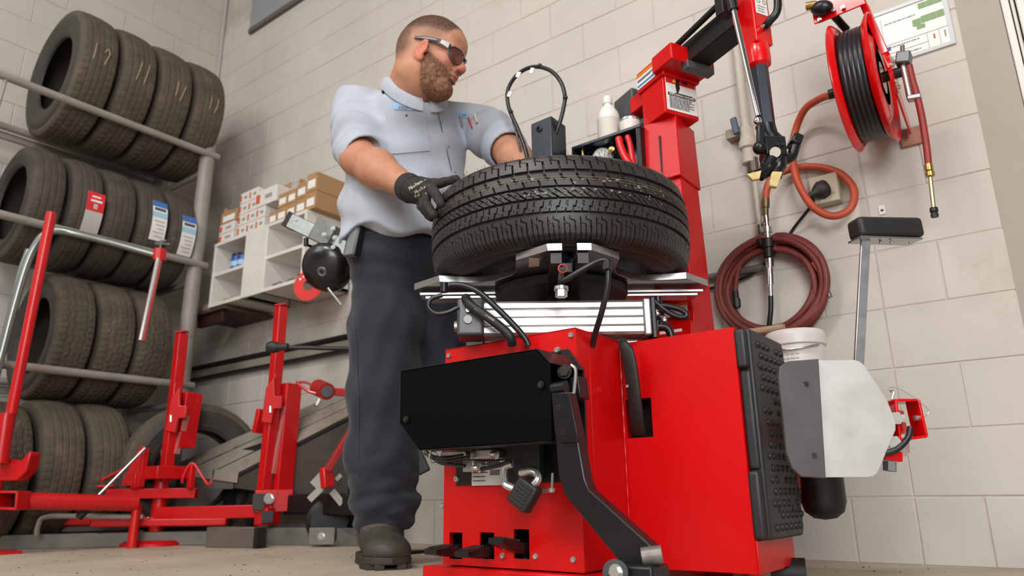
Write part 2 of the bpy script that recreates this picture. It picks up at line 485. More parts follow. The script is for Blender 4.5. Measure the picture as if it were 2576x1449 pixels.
def tread_used(kind):
    def fn(s, arc, R):
        d = np.zeros_like(s); circ = 2*PI*R
        if kind == 0:      # all-season: four grooves, notched shoulders
            G = ((-0.5, 0.05), (-0.16, 0.045), (0.16, 0.045), (0.5, 0.05)); n, dp = 58, 0.7
        elif kind == 1:    # three grooves, fine lateral sipes
            G = ((-0.42, 0.055), (0.0, 0.05), (0.42, 0.055)); n, dp = 72, 0.5
        else:              # chunky truck tread
            G = ((-0.5, 0.05), (-0.17, 0.03), (0.17, 0.03), (0.5, 0.05)); n, dp = 64, 0.8
        for g, w in G:
            zz = 0.04*np.sign(np.sin(arc/circ*2*PI*n/2)) if kind == 2 else 0
            d = np.maximum(d, (np.abs(s-g-zz) < w).astype(float))
        sh = 0.5*np.sign(s)*np.abs(s)
        fr = (arc/circ*n+sh) % 1.0
        d = np.maximum(d, np.where((np.abs(s) > G[-1][0]) & (fr < 0.3), dp, 0))
        fr2 = (arc/circ*n+0.8*s+0.4) % 1.0
        d = np.maximum(d, np.where((np.abs(s) < G[-1][0]) & (fr2 < 0.22), dp*0.7, 0))
        return d
    return fn
def tyre_meshes(R, rb, w, nseg, nacross, fn, depth, tm, sm, crown=0.012, wf=0.92):
    """tread strip and sidewall/bead/liner shell; axis = local Z, centre at the origin"""
    tw = 0.47*w                                   # half width of tread strip at its end
    s = np.linspace(-1.18, 1.18, nacross)
    th = np.linspace(0, 2*PI, nseg, endpoint=False)
    S, T = np.meshgrid(s, th, indexing='ij')
    zc = np.where(np.abs(S) < 1, S, np.sign(S)*(1+(np.abs(S)-1)*0.35))*tw*wf
    rr = R-crown*np.clip(np.abs(S), 0, 1)**2.6 - np.clip(np.abs(S)-0.9, 0, 1)**1.3*0.16
    rr = rr-fn(S, T*R, R)*depth*(1-np.clip((np.abs(S)-1.05)/0.13, 0, 1))
    V = np.stack([rr*np.cos(T), rr*np.sin(T), zc], -1).reshape(-1, 3)
    idx = np.arange(nacross*nseg).reshape(nacross, nseg)
    a = idx[:-1]; b = np.roll(idx, -1, 1)[:-1]; c = np.roll(idx, -1, 1)[1:]; d = idx[1:]
    F = np.stack([a, b, c, d], -1).reshape(-1, 4)
    me = bpy.data.meshes.new('tread'); me.from_pydata(V.tolist(), [], F.tolist()); me.materials.append(tm)
    me.shade_smooth(); me.set_sharp_from_angle(angle=math.radians(30)); me.update()
    # sidewalls + bead + liner as a closed profile under the tread
    re = rr[0, 0]; ze = abs(zc[0, 0]); wb = 0.40*w; hw = w/2
    q = lambda t: (rb+(re-rb)*t)
    half = [(re+0.004, ze-0.006), (re-0.001, ze+0.001), (q(0.86), hw*0.985), (q(0.72), hw*1.0), (q(0.70), hw*1.008), (q(0.68), hw*1.0), (q(0.5), hw*0.985), (q(0.36), hw*0.955),
            (q(0.2), hw*0.9), (q(0.17), hw*0.905), (q(0.14), hw*0.885), (q(0.05), wb*1.02), (rb, wb), (rb-0.004, wb-0.012), (rb+0.012, wb-0.018),
            (q(0.3), hw*0.80), (q(0.6), hw*0.88), (q(0.9), hw*0.80), (R-0.026, hw*0.6), (R-0.024, 0)]
    prof = half + [(r, -z) for r, z in half[-2::-1]]
    mb = MB(); mb.lathe(prof, seg=96, caps=False)
    me2 = mesh_from('sidewall', mb.v, mb.f, True, 50); me2.materials.append(sm)
    return me, me2
def place_tyre(name, meshes, loc, rot, label, group=None, cat='tyre'):
    e = bpy.data.objects.new(name, None); COL.objects.link(e)
    e.location = loc; e.rotation_euler = rot; e['label'] = label; e['category'] = cat
    if group: e['group'] = group
    ROOTLOC[e.name] = np.array(loc, float)
    for n, me in zip(('tread', 'sidewall'), meshes):
        o = bpy.data.objects.new(n, me); COL.objects.link(o); o.parent = e
    return e
RU = 0.340
TK = [tyre_meshes(RU, 0.203, 0.205, 300, 64, tread_used(0), 0.0035, TREADM2, SIDEM),
      tyre_meshes(RU-0.032, 0.200, 0.168, 300, 60, tread_used(1), 0.0035, TREADM, SIDEM),
      tyre_meshes(RU-0.012, 0.198, 0.195, 280, 60, tread_used(2), 0.004, TREADM2, SIDEM),
      tyre_meshes(0.374, 0.213, 0.206, 320, 64, tread_used(0), 0.0042, TREADM2, SIDEM)]
def curved_label(parent, ang0, ang1, z0, z1, R, material, name='paper_label', label=None, lift=0.0015):
    """patch hugging the tread of a tyre whose axis is local Z; returns the part"""
    n = 10; V = []; F = []
    for i in range(n+1):
        a = ang0+(ang1-ang0)*i/n
        for rr in (R+lift, R+lift+0.0006):
            for z in (z0, z1): V.append((rr*math.cos(a), rr*math.sin(a), z))
    for i in range(n):
        b = i*4; c = b+4
        F += [(b+2, c+2, c+3, b+3), (b, b+1, c+1, c), (b, c, c+2, b+2), (b+1, b+3, c+3, c+1)]
    F += [(0, 2, 3, 1), (n*4, n*4+1, n*4+3, n*4+2)]
    me = mesh_from(name, V, F, True, 40); me.materials.append(material)
    o = bpy.data.objects.new(name, me); COL.objects.link(o); o.parent = parent
    if label: o['label'] = label
    return o
# tyre axis along world Y: local Z -> -Y (so the facing sidewall is +Z), local X -> X, local Y -> Z
ROTY = (PI/2, 0, 0)
RX = -4.095        # rack centre line
BARX, BARX2 = -3.815, -4.375
ROWSPEC = [
    (2.19, [(1.335, 3), (1.545, 3), (1.755, 3), (1.965, 3)], 'top bar'),
    (1.50, [(1.232, 1), (1.410, 1), (1.580, 1), (1.750, 1), (1.920, 1)], 'second bar'),
    (0.805, [(1.447, 2), (1.645, 2), (1.842, 2)], 'third bar')]
CHALK = mat('yellow_chalk', '9a906c', 0.9)
tyre_objs = {}
ords = ['first', 'second', 'third', 'fourth', 'fifth']
for ri, (zb, items, nm) in enumerate(ROWSPEC):
    for k, (y, kd) in enumerate(items):
        Rk = (RU, RU-0.032, RU-0.012, 0.374)[kd]
        dx = BARX-RX; zc = zb+math.sqrt((Rk+0.020)**2-dx*dx)
        if ri == 0:
            lab = ['used tyre with open dark hole at the free end of the rack\'s top row', 'used tyre with two long chalk strokes, second in the rack\'s top row',
                   'used tyre third in the rack\'s top row, chalk-marked on its tread', 'used chalk-marked tyre in the rack\'s top row, nearest the corner'][k]
        elif ri == 1:
            lab = ['used tyre showing its pale rim edge in the rack\'s second row', 'tyre with red and white paper label in the rack\'s second row',
                   'unlabelled tyre between the red-labelled and blue-labelled tyres on the rack', 'tyre with blue and white label beside the unlabelled tyre on the rack',
                   'tyre with blue and white label against the rack post'][k]
        else:
            lab = ['wide used tyre with open hole in the rack\'s third row', 'wide used tyre between two others in the rack\'s third row', 'wide used tyre against the post in the rack\'s third row'][k]
        e = place_tyre('rack_tyre', TK[kd], (RX+random.uniform(-0.004, 0.004), y, zc), (PI/2, random.uniform(0, 6), 0), lab, 'tyres on the wall rack')
        e.rotation_euler = (PI/2, 0, 0)
        for c in e.children: c.rotation_euler = (0, 0, random.uniform(0, 6))
        tyre_objs[(ri, k)] = (e, Rk)
# chalk strokes on the top row (parts of their tyres); angle measured from +X towards +Z
def chalk(e, R, strokes):
    for (a0, a1, z0, z1) in [(p-0.10, q_-0.10, r_s, t_s) for p, q_, r_s, t_s in strokes]:
        pts = []
        for i in range(9):
            t = i/8; a = a0+(a1-a0)*t
            pts.append(((R+0.001)*math.cos(a), (R+0.001)*math.sin(a), z0+(z1-z0)*t))
        mb = MB().tube(pts, [0.001]+[0.0028]*7+[0.001], seg=6)
        me = mesh_from('chalk_stroke', mb.v, mb.f, True, 60); me.materials.append(CHALK)
        o = bpy.data.objects.new('chalk_stroke', me); COL.objects.link(o); o.parent = e
for k in range(4):
    e, R = tyre_objs[(0, k)]
    sgn = -1      # local +Z is world -Y
    if k == 0: chalk(e, R, [(0.26, -0.02, 0.030, 0.036), (0.24, 0.14, -0.030, -0.040), (0.24, 0.15, -0.028, -0.012), (0.15, -0.04, -0.038, -0.020)])
    elif k == 1: chalk(e, R, [(0.30, -0.06, 0.0, 0.022), (0.30, -0.08, -0.042, -0.020)])
    elif k == 2: chalk(e, R, [(0.22, -0.05, 0.0, 0.010), (0.20, -0.09, -0.045, -0.018)])
    else: chalk(e, R, [(0.22, -0.04, 0.006, 0.016), (0.22, 0.02, -0.036, -0.030), (0.1, -0.06, -0.034, -0.016)])
LRED = flat('label_red', 'd3202c'); LGREY = flat('label_grey_print', 'b9b6b4'); LBLUE = flat('label_blue', '3b6fb4'); LCYAN = flat('label_pale_blue', '9cc3dd'); LBLK = flat('label_dark_print', '454548')
def tyre_label(k, kind, z0, z1, a0, a1):
    e, R = tyre_objs[(1, k)]
    lb = curved_label(e, a0, a1, z0, z1, R, LGREY if kind == 'red' else PAPER)
    w = z1-z0
    if kind == 'red':
        curved_label(lb, a0, a0+(a1-a0)*0.48, z0, z1, R, LRED, 'red_band', lift=0.0024)
        for i, (t0, t1, s0, s1) in enumerate(((0.10, 0.14, 0.25, 0.75), (0.20, 0.25, 0.2, 0.85), (0.30, 0.42, 0.40, 0.62))):
            curved_label(lb, a0+(a1-a0)*t0, a0+(a1-a0)*t1, z1-w*s1, z1-w*s0, R, PAPER if i < 2 else LGREY, 'print_block', lift=0.0031)
    else:
        curved_label(lb, a0, a0+(a1-a0)*0.16, z0, z1, R, LBLUE, 'blue_band', lift=0.0024)
        curved_label(lb, a0+(a1-a0)*0.30, a0+(a1-a0)*0.44, z0, z1, R, LCYAN, 'pale_band', lift=0.0024)
        curved_label(lb, a0+(a1-a0)*0.19, a0+(a1-a0)*0.26, z0+w*0.12, z1-w*0.12, R, LBLK, 'print_block', lift=0.0031)
        for i in range(5):
            t = 0.52+0.09*i
            curved_label(lb, a0+(a1-a0)*t, a0+(a1-a0)*(t+0.03), z0+w*0.15, z1-w*(0.15+0.12*(i % 3)), R, LGREY, 'print_block', lift=0.0031)
tyre_label(1, 'red', -0.075, 0.01, 0.20, -0.50)
tyre_label(3, 'blue', -0.07, 0.012, 0.42, -0.34)
tyre_label(4, 'blue', -0.07, 0.012, 0.28, -0.48)
# rack frame
rk = thing('tyre_rack', 'grey tubular steel tyre rack along the block wall', 'tyre rack', (RX, 1.6, 0))
for zb, items, nm in ROWSPEC:
    for x in (BARX, BARX2):
        obj('bar', MB().cyl((x, -0.6, zb), (x, 2.09 if x == BARX else 2.06, zb), 0.0205, seg=16), GREYTUBE, rk, ang=40)
for x in (BARX-0.035, BARX2-0.03):
    for y in (2.04, -0.45):
        p = obj('post', MB().cyl((x, y, 0.0), (x, y, 2.75 if x < -4.2 else 2.62), 0.043, seg=20).cyl((x, y, 0), (x, y, 0.012), 0.08, seg=20), GREYTUBE, rk, ang=40)
for zb, items, nm in ROWSPEC:
    obj('cross_bar', MB().cyl((BARX-0.03, 2.04, zb-0.10), (BARX2-0.03, 2.04, zb-0.10), 0.018, seg=12), GREYTUBE, rk)
    obj('shelf_angle', MB().bb((BARX2-0.045, -0.4, zb-0.06), (BARX2-0.02, 2.1, zb-0.02)), GREYTUBE, rk, bev=0.003)
obj('brace', MB().cyl((BARX, 0.97, 2.19), (BARX, 0.93, 1.50), 0.008, seg=8), GREYTUBE, rk)
# tyres standing on the floor under the rack
for k, (y, kd, R) in enumerate(((1.022, 2, RU-0.012), (1.232, 2, RU-0.012), (1.440, 0, RU), (1.650, 0, RU), (1.838, 1, RU-0.032))):
    lab = ['chunky-treaded used tyre on the floor under the rack, at its free end', 'chunky-treaded used tyre on the floor under the rack, behind the tall red bar', 'brownish worn tyre on the floor under the rack, beside the chunky-treaded one',
           'dark tyre with a pale scuff on the floor under the rack', 'used tyre on the floor at the foot of the rack post'][k]
    e = place_tyre('standing_tyre', TK[kd], (RX+0.10, y, R), ROTY, lab, 'tyres on the floor under the rack')
    for c in e.children: c.rotation_euler = (0, 0, random.uniform(0, 6))
# ================================================================== tyre changer
BX0, BX1, BY, BZ0, BZ1 = -1.190, -0.812, 1.290, 0.055, 0.550     # pedal box
CX1, CYF, CZ0, CZ1, CYB = -0.537, 1.482, 0.050, 0.543, 1.735      # side cabinet
TCH = thing('tyre_changer', 'red tyre changing machine with pedals, turntable and tall column', 'machine', (-0.95, 1.55, 0))
A_ = lambda name, mb, m, parent=TCH, **k: obj(name, mb, m, parent, **k)
# base plate
A_('base_plate', MB().bb((BX0-0.045, BY-0.02, 0.0), (BX1+0.03, 1.80, 0.052)), RED, bev=0.004)
# pedal box: shell with three real slots in the front
slots = []
for x0, x1, y0, y1 in ((1130, 1163, 1340, 1405), (1207, 1243, 1340, 1405), (1293, 1331, 1332, 1405)):
    a = ony(x0, y1, BY); b = ony(x1, y0, BY); slots.append((a[0], b[0], max(a[2], 0.062), b[2]))
def panel_with_holes(x0, x1, z0, z1, y, t, holes):
    """front panel (facing -Y) with rectangular holes, built from strips"""
    mb = MB(); xs = sorted({x0, x1, *[h[0] for h in holes], *[h[1] for h in holes]})
    for a, b in zip(xs[:-1], xs[1:]):
        cuts = [(h[2], h[3]) for h in holes if h[0] < (a+b)/2 < h[1]]
        z = z0
        for c0, c1 in sorted(cuts):
            mb.bb((a, y, z), (b, y+t, c0)); z = c1
        mb.bb((a, y, z), (b, y+t, z1))
    return mb
body = A_('pedal_box', MB().bb((BX0+0.003, BY+0.10, BZ0), (BX1-0.002, 1.76, BZ1-0.012)), RED, bev=0.004)
A_('front_panel', panel_with_holes(BX0, BX1, BZ0, BZ1, BY, 0.004, slots), RED)
A_('top_panel', MB().bb((BX0, BY, BZ1-0.004), (BX1, 1.76, BZ1)), RED, bev=0.0015)
A_('side_panel', MB().bb((BX1-0.004, BY+0.004, BZ0), (BX1, CYF+0.02, BZ1-0.004)), RED, bev=0.001)
A_('side_panel', MB().bb((BX0, BY+0.004, BZ0), (BX0+0.004, BY+0.15, BZ1-0.004)), RED, bev=0.001)
A_('slot_backing', MB().bb((BX0+0.005, BY+0.028, BZ0), (BX1-0.006, BY+0.033, 0.2)), GUARD)
A_('side_plate', MB().bb((BX1, BY+0.05, BZ0+0.07), (BX1+0.0015, CYF-0.012, BZ1-0.055)), RED, bev=0.0007)
A_('corner_weld', MB().tube([(BX1+0.001, CYF-0.003, z) for z in np.linspace(BZ0, BZ1-0.01, 40)], [0.0012+0.0022*(math.sin(i*0.9)**8) for i in range(40)], seg=6), RED)
for px, py in ((1130, 895), (1437, 843), (1113, 1272), (1265, 1398), (1348, 1400), (1443, 1408), (1150, 1207)):
    p = ony(px, py, BY); A_('screw', MB().screw((p[0], BY-0.0005, p[2]), -Y_, 0.0068), ZINC)
# cabinet beside it with lever slot
sl = [ony(1578, 1103, CYF), ony(1637, 1000, CYF)]
A_('cabinet_front', panel_with_holes(BX1, CX1, CZ0, CZ1, CYF, 0.004, [(sl[0][0], sl[1][0], sl[0][2], sl[1][2])]), RED)
A_('cabinet_body', MB().bb((BX1+0.001, CYF+0.09, CZ0), (CX1-0.003, CYB, CZ1-0.003)), RED, bev=0.004)
A_('cabinet_top', MB().bb((BX1, CYF, CZ1-0.004), (CX1, CYB, CZ1)), RED, bev=0.002)
A_('cabinet_side', MB().bb((CX1-0.004, CYF+0.004, CZ0), (CX1, CYB-0.05, CZ1-0.004)), RED, bev=0.001)
A_('slot_backing', MB().bb((BX1+0.01, CYF+0.06, 0.2), (CX1-0.01, CYF+0.065, 0.5)), BLACK)
# paddle lever coming out of the slot
lp = [ony(1565, 853, CYF-0.045), ony(1583, 905, CYF-0.045), ony(1597, 1010, CYF-0.03), ony(1606, 1075, CYF-0.004), ony(1612, 1104, CYF+0.02)]
lv = MB(); sp = smooth_path(lp, 6); rings = []
for i, p in enumerate(sp):
    t = i/(len(sp)-1); hw = 0.0155*min(1, 0.35+t*6)
    rings.append([p+X_*a*hw+Y_*b*0.006 for a, b in ((-1, -0.6), (-0.8, -1), (0.8, -1), (1, -0.6), (1, 0.6), (0.8, 1), (-0.8, 1), (-1, 0.6))])
lv.loft(rings); lever = A_('paddle_lever', lv, RUBBER, ang=50)
A_('rivet', MB().screw(ony(1580, 972, CYF-0.043)+np.array((0, -0.004, 0)), -Y_, 0.004, 0.002), ZINC, lever)
# rubber mat with studs on the cabinet's side
mx = CX1
mat0, mat1, mz0, mz1 = CYF+0.012, CYF+0.232, 0.112, CZ1-0.004
poly = [(mat0, mz0), (mat1-0.012, mz0), (mat1, mz0+0.012), (mat1, mz1-0.012), (mat1-0.012, mz1), (mat0, mz1)]
mm = MB().prism(poly, (mx, 0, 0), Y_, Z_, 0.030)
rm = A_('rubber_mat', mm, MATRUB, bev=0.006, seg=3)
for z0_, z1_, t0_ in ((mz0+0.002, 0.245, 0.0), (0.247, 0.452, 0.012), (0.454, mz1-0.002, 0.0)):
    A_('mat_lip', MB().bb((mx, mat0-0.018+t0_, z0_), (mx+0.024, mat0+0.03, z1_)), MATRUB, rm, bev=0.007, seg=3)
studm = None
rr_ = random.Random(5)
for i, z in enumerate(np.arange(mz0+0.022, mz1-0.012, 0.0235)):
    for y in np.arange(mat0+0.044+(0.014 if i % 2 else 0), mat1-0.01, 0.030):
        if rr_.random() < 0.06: continue
        if studm is None:
            o = obj('stud', MB().ball((mx+0.030, y, z), (0.006, 0.0078, 0.0078), 12, 8), MATRUB, rm); studm = o.data; s0 = np.array((mx, y, z))
        else:
            o = bpy.data.objects.new('stud', studm); COL.objects.link(o); o.parent = rm; o.location = Vector(np.array((mx, y, z))-s0)
for y, z in ((mat0+0.055, 0.46), (mat0+0.10, 0.30), (mat0+0.07, 0.17), (mat0+0.16, 0.17)):
    A_('mat_hole', MB().cyl((mx+0.028, y, z), (mx+0.0312, y, z), 0.007, seg=16), BLACK, rm)
A_('lower_skirt', MB().bb((CX1-0.02, CYF+0.004, CZ0-0.002), (CX1+0.004, CYB-0.10, mz0)), RED, bev=0.002)
# pedals
for k, ((sx0, sx1, sz0, sz1), (tx, ty)) in enumerate(zip(slots, ((1082, 1393), (1160, 1400), (1247, 1366)))):
    xc = (sx0+sx1)/2; hw = (sx1-sx0)/2*0.86
    zs = sz1-0.022
    tip = np.array(onx(tx, ty, xc)); tip[2] = tip[2]+0.004
    back = np.array((xc, BY+0.06, zs-0.012 if k < 2 else zs-0.018)); mid = np.array((xc, BY-0.004, zs-0.016))
    rings = []
    for p, w, h in ((back, 0.7, 0.011), (mid, 0.8, 0.012), (mid*0.45+tip*0.55, 1.05, 0.011), (tip, 1.12, 0.006)):
        rings.append([p+X_*a*hw*w+Z_*b*h for a, b in ((-1, -0.7), (-0.8, -1), (0.8, -1), (1, -0.7), (1, 0.7), (0.8, 1), (-0.8, 1), (-1, 0.7))])
    pd = A_('pedal', MB().loft(rings), BLACKMET, ang=40)
    for i in range(6):
        t = 0.12+i*0.12; p = tip*(1-t)+mid*t; d = (mid-tip)/np.linalg.norm(mid-tip)
        u = np.cross(d, X_); u = u if u[2] > 0 else -u
        A_('grip_rib', MB().box(p+u*(0.0075+0.0045*min(1, t*1.4)), (hw*1.6, 0.004, 0.004), np.stack([X_, d, u], 1)), BLACKMET, pd, bev=0.001)
A_('pedal_spring', MB().tube([(slots[2][0]*0.5+slots[2][1]*0.5+0.007*math.cos(a), BY+0.012+0.007*math.sin(a), 0.066+a*0.0009) for a in np.linspace(0, 2*PI*5, 60)], 0.0012, seg=6), DARKSTEEL)
# guard box in front of the pedal box
xg = ony(1472, 935, BY-0.003)[0]; yg = onx(1383, 920, xg)[1]
G = [ony(x, y, yg) for x, y in ((1008, 932), (1350, 877), (1383, 912), (1383, 1112), (1055, 1133), (1005, 1063))]
gp = [(p[0], p[2]) for p in G]; gp[2] = (xg, gp[2][1]); gp[3] = (xg, gp[3][1])
GB = A_('guard_plate', MB().prism(gp, (0, yg, 0), X_, Z_, (0, -0.004)), GUARD, bev=0.0012)
A_('guard_top', MB().prism([(gp[0][0], gp[0][1]), (gp[1][0], gp[1][1]), (gp[1][0], gp[1][1]-0.003), (gp[0][0], gp[0][1]-0.003)], (0, yg, 0), X_, Z_, (0, -(BY-yg)+0.004)), BLACK, GB)
A_('guard_slope', MB().prism([gp[1], gp[2], (gp[2][0]-0.003, gp[2][1]-0.001), (gp[1][0]-0.001, gp[1][1]-0.004)], (0, yg, 0), X_, Z_, (0, -(BY-yg)+0.004)), BLACKMET, GB)
A_('guard_side', MB().bb((gp[0][0]-0.001, yg, gp[5][1]), (gp[0][0]+0.003, BY, gp[0][1]-0.003)), BLACK, GB)
A_('guard_bottom', MB().prism([gp[3], gp[4], (gp[4][0], gp[4][1]+0.003), (gp[3][0]-0.05, gp[3][1]+0.003)], (0, yg, 0), X_, Z_, (0, -0.05)), BLACK, GB)
for px, py in ((1361, 968), (1022, 1055)):
    A_('bolt', MB().hexbolt(ony(px, py, yg-0.004), -Y_, 0.0055, 0.005), DARKSTEEL, GB)
bpz = [ony(1480, 1210, BY-0.004), ony(1430, 880, BY-0.004)]
A_('back_plate', MB().prism([(ony(1150, 1222, BY)[0], ony(1150, 1222, BY)[2]), (bpz[0][0], bpz[0][2]), (bpz[0][0], ony(1472, 930, BY)[2]), (ony(1432, 880, BY)[0], ony(1432, 878, BY)[2]), (ony(1150, 930, BY)[0], ony(1150, 930, BY)[2])], (0, BY-0.001, 0), X_, Z_, (0, 0.004)), BLACK, bev=0.001)
for px, py in ((1403, 881), (1150, 1205)): A_('screw', MB().screw(ony(px, py, BY-0.006), -Y_, 0.0075, 0.006), ZINC)
# bracket, link and pivot inside the guard
A_('pivot_shaft', MB().cyl(ony(1392, 978, yg+0.012), ony(1425, 973, yg+0.012), 0.0125, seg=20), BLACKMET)
A_('pivot_bolt', MB().hexbolt(ony(1420, 935, yg+0.05), (0.4, -1, 0), 0.011, 0.010), DARKSTEEL)
A_('link_strap', MB().tube(smooth_path([ony(1437, 918, yg+0.03), ony(1448, 932, yg+0.03), ony(1445, 975, yg+0.03), ony(1437, 1045, yg+0.03)], 6), 0.0035, seg=8), ZINC)
A_('link_block', MB().bar(ony(1455, 950, yg+0.06), ony(1462, 1005, yg+0.06), 0.035, 0.02), BLACKMET, bev=0.002)
# bead breaker lever (bent bar)
ya = yg+0.004
ap = [ony(x, y, ya) for x, y in ((1388, 985), (1429, 985), (1450, 1085), (1471, 1205), (1482, 1232), (1645, 1378), (1648, 1405), (1600, 1440), (1572, 1432), (1420, 1245), (1406, 1205), (1395, 1090))]
A_('breaker_lever', MB().prism([(p[0], p[2]) for p in ap], (0, ya, 0), X_, Z_, (0, -0.030)), BLACKMET, bev=0.003, label='bent black lever of the bead breaker')
for px, py in ((1408, 1025), (1419, 1088)): A_('bolt', MB().screw(ony(px, py, ya-0.001)+np.array((0, 0, 0)), -Y_, 0.0065, 0.005), DARKSTEEL)
A_('lever_sleeve', MB().prism([(ony(x, y, ya-0.006)[0], ony(x, y, ya-0.006)[2]) for x, y in ((1386, 988), (1430, 988), (1450, 1085), (1452, 1112), (1412, 1112), (1395, 1090))], (0, ya-0.001, 0), X_, Z_, (0, 0.004)), BLACKMET, bev=0.001)
j0 = ony(1617, 1400, ya)
A_('lever_joint', MB().bb((j0[0]-0.035, ya-0.028, 0.0), (j0[0]+0.03, ya+0.038, j0[2]-0.012)), BLACKMET, bev=0.006, seg=3)
A_('joint_pin', MB().cyl((j0[0]+0.002, ya-0.006, j0[2]), (j0[0]+0.032, ya+0.008, j0[2]+0.004), 0.015, seg=24), GREYMET)
A_('joint_bolt', MB().hexbolt(ony(1550, 1440, ya-0.045), -Y_, 0.010, 0.008), ZINC)
A_('lever_roller', MB().cyl(ony(1548, 1440, ya-0.042), ony(1548, 1440, ya-0.01), 0.021, seg=24), BLACKMET)
A_('lever_brace', MB().tube(smooth_path([ony(1476, 1210, ya+0.05), ony(1505, 1268, ya+0.05), ony(1565, 1330, ya+0.048), ony(1640, 1395, ya+0.045)], 6), 0.007, seg=10), GREYMET)
# valve block, rating plate and foot lever under the guard
yv = BY-0.03
A_('valve_block', MB().bb((ony(1130, 1160, yv)[0], yv-0.03, ony(1130, 1160, yv)[2]), (ony(1262, 1130, yv)[0], yv+0.02, ony(1262, 1130, yv)[2])), ALU, bev=0.003)
A_('valve_foot', MB().bb((ony(1178, 1188, yv)[0], yv-0.02, ony(1178, 1188, yv)[2]), (ony(1205, 1155, yv)[0], yv+0.02, ony(1205, 1158, yv)[2])), ALU, bev=0.002)
for px, py in ((1187, 1143), (1250, 1143), (1207, 1177)):
    p = ony(px, py, yv-0.03); A_('air_fitting', MB().lathe([(0.0, 0.02), (0.004, 0.02), (0.006, 0.015), (0.008, 0.012), (0.008, 0.004), (0.0105, 0.003), (0.0105, 0)], p, (-0.3, -1, 0), 16), ZINC)
for pts, r in (([(1180, 1143), (1140, 1150), (1100, 1152), (1070, 1140)], 0.0045), ([(1180, 1150), (1120, 1160), (1085, 1150), (1070, 1135)], 0.0045), ([(1210, 1180), (1250, 1172), (1285, 1160)], 0.0045), ([(1170, 1172), (1110, 1165), (1090, 1150)], 0.004)):
    A_('air_hose', MB().tube(smooth_path([ony(x, y, yv-0.045) for x, y in pts], 6), r, seg=8), HOSEBLK)
A_('hose_band', MB().lathe([(0.012, -0.002), (0.0135, -0.002), (0.0135, 0.002), (0.012, 0.002)], ony(1090, 1150, yv-0.045), X_, 16, closed=True), ZINC)
rp = A_('rating_plate', MB().bb((ony(1192, 1220, BY)[0], BY-0.0075, ony(1192, 1222, BY)[2]), (ony(1275, 1150, BY)[0], BY-0.0065, ony(1275, 1158, BY)[2])), flat('rating_plate_white', 'c9c8c6'))
pr = MB(); o_ = ony(1196, 1218, BY)+np.array((0, -0.008, 0))
scribble_lines(pr, o_, X_, Z_, 0.045, 0.006, 0.05, 6, 0.002)
for i in range(16):
    w_ = 0.0007+0.001*(i*7 % 3)/2
    pr.prism([(0.048+i*0.0022, 0.018), (0.048+i*0.0022+w_, 0.018), (0.048+i*0.0022+w_, 0.030), (0.048+i*0.0022, 0.030)], o_, X_, Z_, 0.0002)
    pr.prism([(0.042+i*0.0022, 0.040), (0.042+i*0.0022+w_, 0.040), (0.042+i*0.0022+w_, 0.052), (0.042+i*0.0022, 0.052)], o_, X_, Z_, 0.0002)
A_('plate_print', pr, INK, rp, kind='stuff')
A_('bracket', MB().prism([(ony(x, y, yv)[0], ony(x, y, yv)[2]) for x, y in ((1270, 1120), (1370, 1120), (1370, 1210), (1320, 1210), (1290, 1160))], (0, yv, 0), X_, Z_, (0, 0.02)), BLACK, bev=0.001)
A_('clamp_strap', MB().tube(smooth_path([ony(1290, 1166, yv-0.02), ony(1270, 1175, yv-0.02), ony(1270, 1215, yv-0.02), ony(1295, 1230, yv-0.02)], 5), 0.009, seg=10), ZINC)
A_('crank_rod', MB().tube(smooth_path([ony(1310, 1190, yv-0.03), ony(1335, 1187, yv-0.03), ony(1350, 1193, yv-0.03), ony(1353, 1207, yv-0.035), ony(1338, 1225, yv-0.04)], 6), 0.0082, seg=14), ZINC)
fp = A_('foot_rubber', MB().bar(ony(1337, 1215, yv-0.045), ony(1303, 1275, yv-0.052), 0.050, 0.030, hint=(0.2, -1, 0.2)), RUBBER, bev=0.004)
ddir = ony(1303, 1275, yv-0.052)-ony(1337, 1215, yv-0.045); ddir /= np.linalg.norm(ddir); uu, vv, nn_ = basis(ddir, (0.2, -1, 0.2))
for i in range(6):
    c = ony(1337, 1215, yv-0.045)*(1-(0.15+0.14*i))+ony(1303, 1275, yv-0.052)*(0.15+0.14*i)+vv*(0.0155)
    A_('grip_rib', MB().box(c, (0.034, 0.004, 0.003), np.stack([uu, vv, nn_], 1)), RUBBER, fp, bev=0.001)
A_('return_rod', MB().cyl(ony(1350, 1237, yv-0.01), ony(1390, 1233, yv-0.01), 0.004, seg=10), ZINC)
A_('adjust_screw', MB().cyl(ony(1388, 1240, yv-0.015), ony(1390, 1190, yv-0.015), 0.003, seg=10).cyl(ony(1388, 1238, yv-0.015), ony(1388, 1228, yv-0.015), 0.007, seg=8), ZINC)

# ------------------------------------------------------------------ turntable
ZP = 0.742; PT = 0.018
TC = (onz(1042, 712, ZP)+onz(1770, 715, ZP))/2
HD2 = HEAD; RG2 = RGT
def tcf(p): q = p-TC; return (q @ RG2, q @ HD2)
front = [tcf(onz(x, y, ZP)) for x, y in ((1042, 713), (1105, 692), (1150, 694), (1200, 695), (1245, 690), (1285, 676), (1297, 664), (1297, 637), (1376, 612), (1408, 611))]
def star_half(ptsL, back):
    return ptsL
half_l = front
lx = half_l[0][0]
outline_l = half_l + [(-0.012, half_l[-1][1]), (-0.012, 0.0)]
